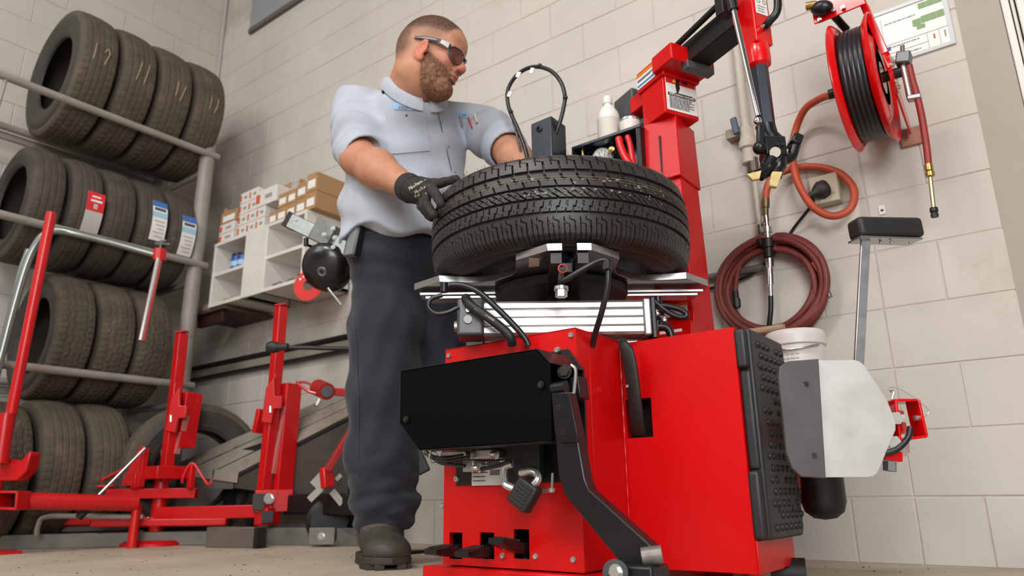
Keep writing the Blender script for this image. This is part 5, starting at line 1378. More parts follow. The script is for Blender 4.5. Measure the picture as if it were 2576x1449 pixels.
# ---------------------------------------------------------------- shirt
def fold(P, k, ph0, amp, warp=0.0):
    w = np.sin(P[..., 0]*11+P[..., 2]*7+ph0)*warp+np.sin(P[..., 1]*17-P[..., 2]*9+ph0*2)*warp*0.6
    return amp*np.sin(P @ f32(k)+ph0+w)
def shirtfield(P):
    t = ell(P, CH1+Z_*0.005, (0.212, 0.140, 0.235), TB)
    t = smin(t, ell(P, CH2, (0.218, 0.172, 0.175), TB), 0.07)
    t = smin(t, rcone(P, RS+SL*0.05, LS-SL*0.04, 0.082, 0.082), 0.05)
    t = smin(t, rcone(P, nk1-Z_*0.025, nk1+Z_*0.035, 0.10, 0.078), 0.05)        # yoke towards the collar
    hem = capcone(P, CH2+Z_*0.02, p_(1012, 600, 2.385), 0.200, 0.196, 0.02)
    q2 = (P-f32(CH2)) @ f32(TB)
    # hem drop: flattened cylinder
    hz0 = float(p_(1000, 622, 2.36)[2])
    hb_ = np.sqrt((q2[..., 0]/0.208)**2+(q2[..., 1]/0.170)**2)-1
    hb_ = hb_*0.18
    wav = 0.016*np.sin(q2[..., 0]*16+1.0)+0.012*np.sin(q2[..., 0]*33)+0.035*np.exp(-((q2[..., 0]+0.165)/0.06)**2)-0.03*np.clip(q2[..., 0]/0.2, 0, 1)
    hb_ = smax(smax(hb_, (hz0+wav)-P[..., 2], 0.012), P[..., 2]-float(CH2[2]), 0.02)
    t = smin(t, hb_, 0.04)
    t = smax(t, (hz0+wav)-P[..., 2], 0.008)
    # long folds falling from chest and across the belly
    t = t+fold(P, (9, -14, 40), 0.3, 0.0035, 1.4)+fold(P, (38, 20, 12), 1.1, 0.0030, 1.2)+fold(P, (-55, 30, 48), 2.1, 0.0015, 1.5)
    # right sleeve to the elbow with a rolled cuff
    a = smin(rcone(P, RS, RS*0.45+RE*0.55, 0.094, 0.088), rcone(P, RS*0.5+RE*0.5, RE+(RS-RE)*0.18, 0.090, 0.080), 0.02)
    n = (RE-RS)/np.linalg.norm(RE-RS)
    xa = (P-f32(RS)) @ f32(n)
    a = a+0.0075*np.sin(xa*75+np.sin(P[..., 0]*20+P[..., 1]*13)*1.1)*ss(0.03, 0.16, xa)+fold(P, (30, -20, 55), 0.7, 0.003, 1.3)
    cufd = (RW-RE)/np.linalg.norm(RW-RE)
    c0 = RE+(RS-RE)*0.12-cufd*0.012; c1 = c0+cufd*0.052-(RS-RE)*0.02
    a = smin(a, capcone(P, c0, c1, 0.081, 0.075, 0.012), 0.012)
    a = smin(a, capcone(P, c0+cufd*0.03, c1+cufd*0.012, 0.079, 0.074, 0.012), 0.004)
    # left sleeve
    b = smin(rcone(P, LS, LE*0.8+LS*0.2, 0.092, 0.080), rcone(P, LS*0.5+LE*0.5, LE, 0.085, 0.074), 0.02)
    nL = (LE-LS)/np.linalg.norm(LE-LS); xb = (P-f32(LS)) @ f32(nL)
    b = b+0.0055*np.sin(xb*80+np.sin(P[..., 2]*22))*ss(0.05, 0.13, xb)
    cl = (LW-LE)/np.linalg.norm(LW-LE)
    b = smin(b, capcone(P, LE-cl*0.02, LE+cl*0.035, 0.079, 0.074, 0.012), 0.010)
    # open the sleeves where the forearms come out
    a = smax(a, -rcone(P, c1-cufd*0.0, RW, 0.066, 0.066), 0.008)
    b = smax(b, -rcone(P, LE+cl*0.02, LW, 0.064, 0.064), 0.008)
    f = smin(t, a, 0.035)
    f = smin(f, b, 0.030)
    f = f+0.0045*np.sin((P-f32(RS)) @ f32(SL*60+Z_*38))*np.exp(-(((P-f32(RS+SL*0.06-Z_*0.06))**2).sum(-1))/0.009)
    f = smax(f, -(neckfield(P)-0.004), 0.004)
    f = smax(f, (P-f32(nk1+Z_*0.055)) @ f32(0.92*Z_+0.25*FV), 0.006)
    return f
lo, hi = allp.min(0)-0.22, allp.max(0)+0.14
lo[2] = p_(1000, 645, 2.36)[2]-0.06; hi[2] = nk1[2]+0.10
lo[0] -= 0.02
gs = Grid(lo, hi, 0.0058)
shirt_vf = gs.mesh(shirtfield(gs.P))
shirt_o = org('shirt', shirt_vf, SHIRT, MAN, label='pale blue work shirt with rolled sleeves')
SBV = BVHTree.FromPolygons([tuple(v) for v in shirt_vf[0]], [tuple(map(int, f)) for f in shirt_vf[1]])
def hit(bvh, x, y, lift=0.0):
    d = ray(x, y); d = d/np.linalg.norm(d)
    r = bvh.ray_cast(Vector(EYE), Vector(d))
    if r[0] is None: return None
    n = np.array(r[1]); n = n if n @ d < 0 else -n
    return np.array(r[0])+n*lift, n
def patch(name, bvh, quad, material, parent, lift=0.0022, nu=10, nv=10, shape=None, thick=0.0016):
    """cloth piece following the garment: bilinear quad in photo pixels projected onto its surface"""
    q0, q1, q2_, q3 = [np.array(v, float) for v in quad]
    V = []; top_ = []
    for j in range(nv+1):
        for i in range(nu+1):
            u, v = i/nu, j/nv
            if shape: u, v = shape(u, v)
            p = (q0*(1-u)+q1*u)*(1-v)+(q3*(1-u)+q2_*u)*v
            h_ = hit(bvh, p[0], p[1], lift)
            top_.append(h_[0] if h_ else None)
    if any(t is None for t in top_): return None
    nrm = hit(bvh, *((q0+q1+q2_+q3)/4))[1]
    n = len(top_); V = top_+[t-nrm*thick*2 for t in top_]
    F = []
    W2 = nu+1
    for j in range(nv):
        for i in range(nu):
            a = j*W2+i; F += [(a, a+1, a+1+W2, a+W2), (n+a, n+a+W2, n+a+1+W2, n+a+1)]
    bd = [i for i in range(nu)]+[nu+W2*j for j in range(nv)]+[n-1-i for i in range(nu)]+[(nv-j)*W2 for j in range(nv)]
    for k in range(len(bd)):
        a, b = bd[k], bd[(k+1) % len(bd)]; F.append((a, b, n+b, n+a))
    return obj(name, MB().add(V, F), material, parent, ang=60)
PATCHB = mat('patch_blue', '8fb2d6', 0.8, bump=0.2, bs=500)
pk = patch('chest_pocket', SBV, [(972, 282), (1068, 280), (1080, 380), (985, 388)], SHIRT, shirt_o, 0.0035, 14, 14)
pk2 = patch('chest_pocket', SBV, [(1150, 297), (1200, 300), (1202, 385), (1170, 385)], SHIRT, shirt_o, 0.0035, 10, 12)
npch = patch('name_patch', SBV, [(985, 257), (1044, 262), (1040, 277), (992, 275)], PATCHB, shirt_o, 0.0030, 10, 4)
spch = patch('shop_patch', SBV, [(1147, 278), (1175, 283), (1178, 298), (1152, 296)], PATCHB, shirt_o, 0.0030, 8, 4)
def surf_text(txt, x0, y0, x1, y1, size, m, parent, bvh, lift=0.0036, name='lettering'):
    a, n = hit(bvh, x0, y0, lift); b, n2 = hit(bvh, x1, y1, lift); u = b-a; n = (n+n2); u /= np.linalg.norm(u); n -= u*(n @ u); n /= np.linalg.norm(n)
    return obj(name, text_mb(txt, a, u, np.cross(n, u), size), m, parent, kind='stuff')
if npch: surf_text('ZACH', 1003, 273, 1026, 274, 0.0125, flat('patch_navy', '3a4660'), npch, SBV, 0.006)
if spch: surf_text('GB', 1163, 292, 1174, 294, 0.0125, flat('patch_navy', '3a4660'), spch, SBV, 0.006)
# placket, buttons
plp = [(1092, 243), (1102, 285), (1112, 330), (1124, 380), (1134, 425), (1140, 460)]
for w_off, r in ((0, 0.0016),):
    pts = [hit(SBV, x+w_off*1.0, y, 0.0012) for x, y in plp]
    pts = [p[0] for p in pts if p]
    if len(pts) > 2: obj('placket_seam', MB().tube(smooth_path(pts, 6), r, seg=6), flat('seam_shade', '4a5058', 0.8), shirt_o)
BTN = flat('blue_button', '86a8d4', 0.35)
for x, y in ((1110, 306), (1127, 366), (1143, 430), (1034, 225)):
    h_ = hit(SBV, x, y, 0.0015)
    if h_: obj('button', MB().lathe([(0, 0.0), (0.0056, 0.0), (0.0058, 0.0018), (0.0046, 0.0026), (0.0034, 0.0018), (0, 0.0018)], h_[0], h_[1], 16), BTN, shirt_o)
h_ = hit(SBV, 1023, 290, 0.002)
if h_: obj('pocket_button', MB().cyl(h_[0], h_[0]+h_[1]*0.002, 0.004, seg=10), flat('dark_button', '3f4656'), shirt_o)
# pens in the left pocket
for (x0, y0, x1, y1, r, m, nm) in ((1158, 288, 1166, 318, 0.0032, GREYCAST, 'silver_pen'), (1181, 297, 1190, 322, 0.0026, flat('pen_red', 'c22a2a', 0.4), 'red_pen'), (1197, 291, 1202, 310, 0.0048, flat('pen_cream', 'cfc3a0', 0.4), 'cream_marker')):
    a = hit(SBV, x0, y0, 0.008); b = hit(SBV, x1, y1, 0.008)
    if a and b:
        po = obj('pen', MB().cyl(a[0], b[0], r, seg=10), m, shirt_o, label=nm.replace('_', ' '))
# collar: folded band around the neck, open at the front
ax_n = (nk0-nk1); ax_n = ax_n/np.linalg.norm(ax_n); ax_n = ax_n*0.75+Z_*0.5-FV*0.18; ax_n /= np.linalg.norm(ax_n)
cu_ = FV-ax_n*(FV @ ax_n); cu_ /= np.linalg.norm(cu_); cv_ = np.cross(ax_n, cu_); cv_ = cv_ if cv_ @ SL > 0 else -cv_
ccn = nk1+Z_*0.030+FV*0.012
col_r = []
for t in np.linspace(-PI*0.96, PI*0.96, 46):
    a = t+PI       # 0 = back; front opening at +-pi
    d = cu_*math.cos(a)+cv_*math.sin(a)*1.0
    fr_k = max(0.0, math.cos(a))                  # 1 at the front
    drop = 0.026+0.030*fr_k**2
    up = 0.046-0.062*fr_k**1.2
    rad = 0.088+0.008*fr_k
    base = ccn+d*rad
    P1 = base+ax_n*(up-0.006); P2 = base+d*0.008+ax_n*(up); P3 = base+d*0.020+ax_n*(up-0.008); P4 = base+d*(0.026+0.006*fr_k)+ax_n*(up-0.048)
    P5 = P4-d*0.004-ax_n*0.001; P6 = base+d*0.012+ax_n*(up-0.016); P7 = base-ax_n*0.02
    col_r.append([P1, P2, P3, (P3+P4)/2+d*0.004, P4, P5, (P6+P5)/2, P6, P7])
obj('collar', MB().loft(col_r), SHIRT, shirt_o, ang=70)

# ---------------------------------------------------------------- trousers
HRp, KR, AR = p_(985, 655, 2.41), p_(964, 1000, 2.37), p_(968, 1255, 2.40)
HLp, KL, AL = p_(1095, 655, 2.47), p_(1140, 960, 2.47), p_(1235, 1290, 2.52)
HEM = p_(968, 1340, 2.40)
def trousfield(P):
    f = ell(P, p_(1020, 640, 2.41), (0.205, 0.155, 0.15), TB)
    f = smin(f, rcone(P, HRp, HRp*0.5+KR*0.5, 0.128, 0.126), 0.05)
    f = smin(f, rcone(P, HRp*0.5+KR*0.5, KR, 0.126, 0.113), 0.03)
    f = smin(f, rcone(P, KR, p_(961, 1150, 2.39), 0.110, 0.114), 0.03)
    f = smin(f, rcone(P, p_(961, 1150, 2.39), AR, 0.114, 0.106), 0.03)
    f = smin(f, capcone(P, AR, HEM, 0.105, 0.082, 0.012), 0.03)
    f2 = smin(rcone(P, HLp, KL, 0.125, 0.105), rcone(P, KL, AL, 0.105, 0.10), 0.03)
    f2 = smin(f2, capcone(P, AL, AL-Z_*0.10, 0.09, 0.085, 0.01), 0.03)
    f = smin(f, f2, 0.02)
    z = P[..., 2]; lat = P @ f32(RGT); dp = P @ f32(HEAD)
    low = 1-ss(0.14, 0.42, z)
    f = f+low*(0.0042*np.sin(z*95+lat*26+np.sin(lat*30+dp*18)*1.6)+0.0035*np.sin(z*60-lat*55+1.5)+0.002*np.sin(z*150-lat*35))
    mid = ss(0.2, 0.4, z)*(1-ss(0.75, 0.95, z))
    f = f+mid*(0.0045*np.sin(z*34+lat*48+np.sin(dp*20)*1.0)+0.003*np.sin(z*22-lat*75+1.0))
    f = f+ss(0.8, 0.95, z)*0.003*np.sin(z*90+lat*18)
    wz = float(p_(1000, 582, 2.38)[2])
    f = smax(f, z-wz, 0.01)
    f = smax(f, float(HEM[2])-z+0.012*np.sin(lat*30)-0.01, 0.006)
    return f
ptsT = np.array([HRp, KR, AR, HLp, KL, AL, HEM])
lo, hi = ptsT.min(0)-0.20, ptsT.max(0)+0.20
lo[2] = float(HEM[2])-0.05; hi[2] = p_(1000, 570, 2.38)[2]+0.03
gt = Grid(lo, hi, 0.0075)
tr_vf = gt.mesh(trousfield(gt.P))
tro = org('trousers', tr_vf, TROUS, MAN, label='navy work trousers')
TBV = BVHTree.FromPolygons([tuple(v) for v in tr_vf[0]], [tuple(map(int, f)) for f in tr_vf[1]])
pts = [hit(TBV, x, y, 0.001) for x, y in ((903, 645), (898, 690), (885, 740), (876, 790))]
if all(pts): obj('pocket_seam', MB().tube(smooth_path([p[0] for p in pts], 6), 0.0022, seg=6), TROUS, tro)
pts = [hit(TBV, x, y, 0.0008) for x, y in ((893, 800), (896, 850), (899, 900), (901, 950), (903, 1000), (903, 1050), (902, 1100), (903, 1150), (905, 1200))]
pts = [p[0] for p in pts if p]
if len(pts) > 2: obj('side_seam', MB().tube(smooth_path(pts, 8), 0.0022, seg=6), TROUS, tro)
# belt and phone holster
bz = float(p_(1000, 590, 2.38)[2])
obj('belt', MB().loft([[p_(1020, 640, 2.41)*np.array((1, 1, 0))+Z_*zz+SL*0.204*k_*math.cos(a)+FV*0.158*k_*math.sin(a) for a in np.linspace(0, 2*PI, 60, endpoint=False)] for zz, k_ in ((bz-0.045, 0.99), (bz-0.045, 1.01), (bz+0.0, 1.01), (bz+0.0, 0.99))], caps=False), BLACK, tro)
hol = p_(891, 605, 2.265); hu = p_(905, 560, 2.265)-p_(885, 652, 2.265); hu /= np.linalg.norm(hu)
hn = -HEAD*0.75-RGT*0.66; hn -= hu*(hn @ hu); hn /= np.linalg.norm(hn); hs = np.cross(hu, hn)
hh = MB().box(hol, (0.062, 0.115, 0.026), np.stack([hs, hu, hn], 1))
ho_ = obj('phone_holster', hh, mat('grey_holster', '56595e', 0.45, var=0.1), tro, bev=0.005)
obj('holster_flap', MB().box(hol+hn*0.013+hs*0.004, (0.040, 0.112, 0.006), np.stack([hs, hu, hn], 1)), mat('grey_holster_face', '74777b', 0.4), ho_, bev=0.002)
obj('holster_edge', MB().box(hol+hs*0.030-hn*0.001, (0.007, 0.118, 0.022), np.stack([hs, hu, hn], 1)), BLACK, ho_, bev=0.002)

# ---------------------------------------------------------------- boots
def boot(toe, fwd, name):
    fwd = fwd/np.linalg.norm(fwd); sd = np.cross(Z_, fwd)
    o0 = np.array((toe[0], toe[1], 0.0))
    L = lambda a, b, c: o0+fwd*a*1.08+sd*b*1.2+Z_*c          # a measured back from the toe (negative)
    R = np.stack([fwd, sd, Z_], 1)
    g = Grid(np.minimum.reduce([L(a, b, 0) for a in (-0.38, 0.03) for b in (-0.11, 0.11)])-0.02+np.array((0, 0, -0.01)), np.maximum.reduce([L(a, b, 0.3) for a in (-0.38, 0.03) for b in (-0.11, 0.11)])+0.02, 0.0055)
    P = g.P
    up = rcone(P, L(-0.085, 0, 0.056), L(-0.155, 0, 0.086), 0.048, 0.062)
    up = smin(up, ell(P, L(-0.066, 0, 0.050), (0.070, 0.068, 0.042), R), 0.03)
    up = smin(up, rcone(P, L(-0.15, 0, 0.085), L(-0.255, 0, 0.07), 0.056, 0.050), 0.03)
    up = smin(up, rcone(P, L(-0.225, 0, 0.10), L(-0.215, 0, 0.22), 0.056, 0.058), 0.03)
    up = smax(up, 0.030-P[..., 2], 0.004)
    zz = (P-f32(o0)) @ f32(fwd)
    up = up+0.002*np.sin(zz*90)*(zz < -0.11)*(P[..., 2] > 0.07)
    uo = org(name, g.mesh(up), BOOTL, MAN, label='worn brown leather work boot')
    # toe cap
    cap = smax(smax(up-0.0028, -(zz+0.098+0.35*((P-f32(o0)) @ f32(sd))**2*40), 0.006), 0.034-P[..., 2], 0.004)
    org('toe_cap', g.mesh(cap), BOOTCAP, uo)
    # sole with lugs
    out = [(-0.0, 0), (-0.012, 0.034), (-0.04, 0.056), (-0.09, 0.063), (-0.15, 0.054), (-0.21, 0.046), (-0.27, 0.046), (-0.305, 0.032), (-0.312, 0)]
    poly = [(a, b) for a, b in out]+[(a, -b) for a, b in out[-2:0:-1]]
    so = obj('sole', MB().prism(poly, o0+Z_*0.014, fwd*1.08, sd*1.2, (0, 0.022)), SOLE, uo, bev=0.004)
    if True:
        for k in range(13):
            for s_ in (-1, 1):
                a = -0.018-0.023*k
                w_ = np.interp(-a, [-q_[0] for q_ in out], [q_[1] for q_ in out])
                obj('lug', MB().box(L(a, s_*(w_-0.012), 0.008), (0.015, 0.028, 0.016), R), SOLE, so, bev=0.002)
    lace = MB()
    for k in range(3):
        a = -0.135-0.028*k; z = 0.148+0.016*k
        lace.tube(smooth_path([L(a-0.01, -0.035, z-0.012), L(a, 0, z+0.004), L(a-0.01, 0.035, z-0.012)], 5), 0.003, seg=6)
    obj('laces', lace, flat('dark_lace', '3a332c', 0.8), uo)
toe = foot+np.array((0, 0, 0))
boot(toe+HEAD*0.005, -HEAD*0.93+RGT*0.37, 'boot')
boot(np.array((*p_(1250, 1300, 2.40)[:2], 0.0)), -HEAD*0.9+RGT*0.43, 'boot')

# ---------------------------------------------------------------- gloves
tc2 = np.array((TC[0], TC[1])); 
def on_tyre(x, y, lift):
    """pixel -> point on the tyre's tread cylinder (or None)"""
    d = ray(x, y); a = d[0]**2+d[1]**2; e2 = EYE[:2]-tc2; b = 2*(d[:2] @ e2); c = e2 @ e2-(TR+lift)**2
    D_ = b*b-4*a*c
    if D_ < 0: return None
    return EYE+d*((-b-math.sqrt(D_))/(2*a))
def glove(W, K, fingers, thumb, name, back, txt=False):
    """W wrist, K knuckle points (4), fingers: list of (mid, tip), thumb: (base, mid, tip)"""
    pts = np.array([W, *K, *[p for f in fingers for p in f], *thumb])
    g = Grid(pts.min(0)-0.06, pts.max(0)+0.06, 0.0032)
    P = g.P
    f = rcone(P, W-(np.mean(K, 0)-W)*0.12, W*0.6+np.mean(K, 0)*0.4, 0.040, 0.038)
    for k in K: f = smin(f, rcone(P, W*0.55+np.mean(K, 0)*0.45, k, 0.028, 0.0155), 0.016)
    for k, (m_, t_) in zip(K, fingers):
        fg_ = smin(rcone(P, k, m_, 0.0145, 0.0125), rcone(P, m_, t_, 0.0125, 0.0108), 0.004)
        f = smin(f, fg_, 0.006)
    th = smin(rcone(P, thumb[0], thumb[1], 0.019, 0.0145), rcone(P, thumb[1], thumb[2], 0.0145, 0.0118), 0.006)
    f = smin(f, th, 0.012)
    f = f+0.0010*np.sin(P[..., 0]*260+np.sin(P[..., 2]*120))*np.sin(P[..., 2]*240)
    vf = g.mesh(f)
    o = org(name, vf, GLOVE, MAN, label='dark work glove with grey lettering')
    return o, vf
kt = [p_(1086, 474, 1.905), p_(1074, 482, 1.925), p_(1064, 489, 1.945), p_(1056, 494, 1.965)]
def touch(x, y, lift, fallback): 
    p = on_tyre(x, y, lift); return p if p is not None else p_(x, y, fallback)
fi = [(touch(1100, 494, 0.016, 1.85), touch(1109, 513, 0.013, 1.84)),
      (p_(1073, 513, 1.895), touch(1092, 541, 0.014, 1.87)),
      (p_(1066, 519, 1.925), p_(1086, 548, 1.905)),
      (p_(1060, 520, 1.955), p_(1080, 546, 1.945))]
thb = (p_(1058, 462, 1.95), p_(1102, 462, 1.93), p_(1148, 450, 1.925))
go_, gvf = glove(RW+(RW-RE)*0.05, kt, fi, thb, 'glove', None)
GBV = BVHTree.FromPolygons([tuple(v) for v in gvf[0]], [tuple(map(int, f)) for f in gvf[1]])
GTX = flat('glove_print', 'b3ac9c', 0.8)
for t, x0, y0, x1, y1, s in (('Mechanix', 1030, 480, 1074, 452, 0.016), ('Mechanix', 1045, 489, 1088, 462, 0.015), ('Mec', 1046, 498, 1064, 487, 0.013), ('ix', 1072, 490, 1086, 480, 0.013)):
    # letters follow the back of the hand one by one
    for i, ch in enumerate(t):
        u = (i+0.1)/max(1, len(t)); x, y = x0+(x1-x0)*u, y0+(y1-y0)*u
        a = hit(GBV, x, y, 0.0012); b = hit(GBV, x+4.5, y+4.5*(y1-y0)/(x1-x0), 0.0012)
        if a is None or b is None: continue
        uu_ = b[0]-a[0]; L_ = np.linalg.norm(uu_)
        if L_ < 1e-4: continue
        uu_ /= L_; n = a[1]-uu_*(a[1] @ uu_); n /= np.linalg.norm(n)
        obj('glove_letter', text_mb(ch, a[0], uu_, np.cross(n, uu_), s, font_bold=True), GTX, go_)
cfd = (RW-RE)/np.linalg.norm(RW-RE)
obj('glove_cuff', MB().lathe([(0.036, 0.0), (0.0425, -0.002), (0.044, 0.006), (0.043, 0.012), (0.044, 0.018), (0.043, 0.024), (0.044, 0.030), (0.041, 0.036), (0.036, 0.038)], RW-cfd*0.020, cfd, 32, closed=True), GLOVE, go_)
# left hand rests on the far side of the tyre
tz_top = tyz+TWD/2
lk_ = np.array((*p_(1352, 430, 2.05)[:2], tz_top+0.035))
lfw = -HEAD*0.75+RGT*0.1; lsd = RGT
Kl = [lk_+lsd*(0.030-0.020*i)+lfw*0.055-Z_*0.006 for i in range(4)]
Fl = [(k+lfw*0.030-Z_*0.008, k+lfw*0.055-Z_*0.016) for k in Kl]
Wl = LW
gl2, _ = glove(lk_-lfw*0.03+Z_*0.02, Kl, Fl, (lk_+lsd*-0.02, lk_+lsd*-0.055+lfw*0.03, lk_+lsd*-0.07+lfw*0.055-Z_*0.012), 'glove', None)

# ---------------------------------------------------------------- safety glasses
FRM = mat('dark_slate_frame', '2f373d', 0.3, coat=0.3)
gls = bpy.data.objects.new('safety_glasses', None)
def hl(pts): return [hw_(p) for p in pts]
lens_m = mat('tinted_lens', 'c9a79c', 0.05, trans=0.92, ior=1.15)
rim = {}
gl_root = None
for s in (-1, 1):
    outl = [(0.1075, 0.008, 0.016), (0.106, 0.020, 0.0225), (0.100, 0.036, 0.024), (0.088, 0.052, 0.020), (0.079, 0.0605, 0.010), (0.078, 0.060, -0.004), (0.086, 0.053, -0.016), (0.096, 0.040, -0.0235), (0.104, 0.024, -0.021), (0.1085, 0.012, -0.010)]
    pts = smooth_path([np.array((a, s*b, c)) for a, b, c in outl], 5, closed=True)
    o = obj('glasses_rim', MB().tube([hw_(p) for p in pts], 0.0024, seg=8, closed=True), FRM, MAN if gl_root is None else gl_root)
    if gl_root is None: o.name = 'safety_glasses'; o['label'] = 'wraparound safety glasses with dark temples'; gl_root = o
    c = np.mean(pts, 0); n = len(pts)
    V = [hw_(p) for p in pts]+[hw_(c+np.array((0.004, s*0.003, 0)))]
    V += [v-HRm @ np.array((0.0012, 0, 0)) for v in V]
    F = [(i, (i+1) % n, n) for i in range(n)]+[(n+1+(i+1) % n, n+1+i, 2*n+1) for i in range(n)]+[(i, n+1+i, n+1+(i+1) % n, (i+1) % n) for i in range(n)]
    obj('lens', MB().add(V, F), lens_m, gl_root, ang=80)
    tp_ = hl([(0.081, s*0.062, 0.012), (0.068, s*0.0715, 0.0145), (0.045, s*0.0800, 0.0155), (0.015, s*0.0830, 0.0150), (-0.012, s*0.0830, 0.0155), (-0.038, s*0.0820, 0.012)])
    sm_ = smooth_path(tp_, 6); nn2 = len(sm_); rings = []
    for i, p in enumerate(sm_):
        t = i/(nn2-1); hh_ = 0.0095*(1-t)+0.0042*t if t < 0.9 else 0.0045; ww = 0.0022
        rings.append([p+HRm @ (np.array((0, s*a*ww, b*hh_))*HS) for a, b in ((-1, -0.7), (-0.6, -1), (0.6, -1), (1, -0.7), (1, 0.7), (0.6, 1), (-0.6, 1), (-1, 0.7))])
    obj('temple', MB().loft(rings), FRM, gl_root, ang=50)
    ac_ = hl([(0.078, s*0.0665, 0.013), (0.066, s*0.0748, 0.0145), (0.054, s*0.0795, 0.0155)])
    rings = [[p+HRm @ (np.array((0, s*a*0.0016, b*h2))*HS) for a, b in ((-1, -1), (1, -1), (1, 1), (-1, 1))] for p, h2 in zip(ac_, (0.0085, 0.0075, 0.006))]
    obj('silver_accent', MB().loft(rings), flat('silver_accent', 'c9c9c6', 0.3), gl_root, ang=50)
obj('bridge', MB().tube(hl([(0.1075, -0.009, 0.012), (0.1125, 0, 0.014), (0.1075, 0.009, 0.012)]), 0.003, seg=8), FRM, gl_root)
# ================================================================== things on the back wall
# ---- hose reel (axis along the wall)
RY = 2.208
d1, d2 = ony(2128, 224, RY), ony(2222, 196, RY)
rc = (d1+d2)/2; x1_, x2_ = d1[0], d2[0]; rz = (d1[2]+d2[2])/2; RR = 0.197
hr = thing('hose_reel', 'red steel air hose reel wound with black hose, fixed to the wall', 'hose reel', (rc[0], WY, rz-RR))
for x, s in ((x1_, -1), (x2_, 1)):
    obj('reel_disc', MB().lathe([(0.05, 0.0), (RR*0.62, 0.0), (RR*0.72, -0.012*s), (RR*0.93, -0.012*s), (RR, 0.004*s), (RR+0.003, 0.001*s), (RR+0.001, -0.004*s), (RR*0.93, -0.016*s), (RR*0.71, -0.016*s), (RR*0.61, -0.004*s), (0.05, -0.004*s)], (x, RY, rz), X_, 72, closed=True), REDGLOSS, hr)
obj('reel_drum', MB().cyl((x1_, RY, rz), (x2_, RY, rz), 0.085, seg=40), REDGLOSS, hr)
obj('reel_axle', MB().cyl((x1_-0.05, RY, rz), (x2_+0.05, RY, rz), 0.016, seg=20), DARKSTEEL, hr)
hw = MB(); pts = []
nt_ = 5
for layer, rad in enumerate((0.125, 0.158)):
    for i in range(nt_*36+1):
        a = 2*PI*i/36; x = x1_+0.020+(x2_-x1_-0.04)*(i/(nt_*36))
        if layer: x = x2_-0.020-(x2_-x1_-0.04)*(i/(nt_*36))
        pts.append((x, RY+rad*math.cos(a), rz+rad*math.sin(a)*(1.0-0.03*math.sin(a))))
obj('wound_hose', hw.tube(pts, 0.0145, seg=10), HOSEBLK, hr, ang=60)
# arms and hub plates
xo = x2_+0.022
pA = np.array(ony(2166, 12, RY-0.03))
def arm_prism(a, b, wa, wb, x, t):
    a2 = np.array((a[1], a[2])); b2 = np.array((b[1], b[2])); d = (b2-a2)/np.linalg.norm(b2-a2); n = np.array((-d[1], d[0]))
    return MB().prism([tuple(a2+n*wa), tuple(a2-n*wa), tuple(b2-n*wb), tuple(b2+n*wb)], (x, 0, 0), Y_, Z_, t)
hubc = np.array((xo, RY, rz))
da_ = hubc-pA; ya_ = np.cross(da_, X_); ya_ /= np.linalg.norm(ya_)
xa_ = np.cross(ya_, da_); xa_ /= np.linalg.norm(xa_)
obj('reel_arm', MB().loft([[c+ya_*a*w+xa_*b*0.003 for a, b in ((-1, -1), (1, -1), (1, 1), (-1, 1))] for c, w in ((pA, 0.026), (pA+da_*0.45, 0.034), (hubc+X_*0.004, 0.062))]), REDGLOSS, hr, bev=0.001)
for s_ in (-1, 1): obj('arm_flange', MB().loft([[c+ya_*s_*(w+0.003*a)+xa_*(0.008+b*0.009) for a, b in ((-1, -1), (1, -1), (1, 1), (-1, 1))] for c, w in ((pA, 0.026), (pA+da_*0.45, 0.034), (pA+da_*0.8, 0.052))]), REDGLOSS, hr)
lowb = np.array((xo, WY-0.032, rz-0.105))
obj('reel_arm', arm_prism(hubc, lowb, 0.050, 0.020, xo, 0.006), REDGLOSS, hr, bev=0.002)
obj('hub_plate', MB().cyl(hubc, hubc+X_*0.010, 0.058, seg=40), REDGLOSS, hr)
for a in range(5):
    p = hubc+np.array((0.010, 0.042*math.cos(a*1.256+0.4), 0.042*math.sin(a*1.256+0.4)))
    obj('hub_bolt', MB().hexbolt(p, X_, 0.006, 0.006), ZINC, hr)
obj('hub_nut', MB().cyl(hubc+X_*0.01, hubc+X_*0.024, 0.013, seg=6), ZINC, hr)
obj('wall_foot', MB().bb((xo-0.03, WY-0.014, rz-0.145), (xo+0.03, WY-0.003, rz-0.085)), mat('rusty_plate', 'a0705c', 0.6, var=0.2, vs=40), hr, bev=0.002)
obj('rear_arm', arm_prism(np.array((0, RY, rz)), np.array((0, WY-0.04, rz+0.02)), 0.035, 0.03, x1_-0.03, 0.006), REDGLOSS, hr)
# roller bracket at the top with the black hose end
zt_r = pA[2]
tb0 = np.array(ony(2050, 48, RY-0.09)); 
obj('roller_bracket', MB().prism([(p[0], p[2]) for p in [ony(x, y, RY-0.09) for x, y in ((2040, 15), (2048, 60), (2066, 55), (2178, 8), (2165, -30), (2080, -30))]], (0, RY-0.09, 0), X_, Z_, (0, -0.006)), REDGLOSS, hr, bev=0.002)
obj('bracket_strap', MB().bar(ony(2160, 8, RY-0.085), pA, 0.03, 0.006), REDGLOSS, hr)
obj('hose_stop', MB().ball(ony(2067, 20, RY-0.11), (0.034, 0.024, 0.023), 20, 12, rotm('Y', 0.3)), HOSEBLK, hr)
obj('hose_end', MB().lathe([(0.007, 0.0), (0.013, 0.0), (0.013, 0.014), (0.011, 0.03), (0.007, 0.03)], ony(2028, 17, RY-0.12), (0.95, 0.1, -0.1), 20, closed=True), BRASS, hr)
for px, py in ((2062, 48), (2120, 18), (2095, 25)): obj('bracket_bolt', MB().hexbolt(ony(px, py, RY-0.097), -Y_, 0.005, 0.005), ZINC, hr)
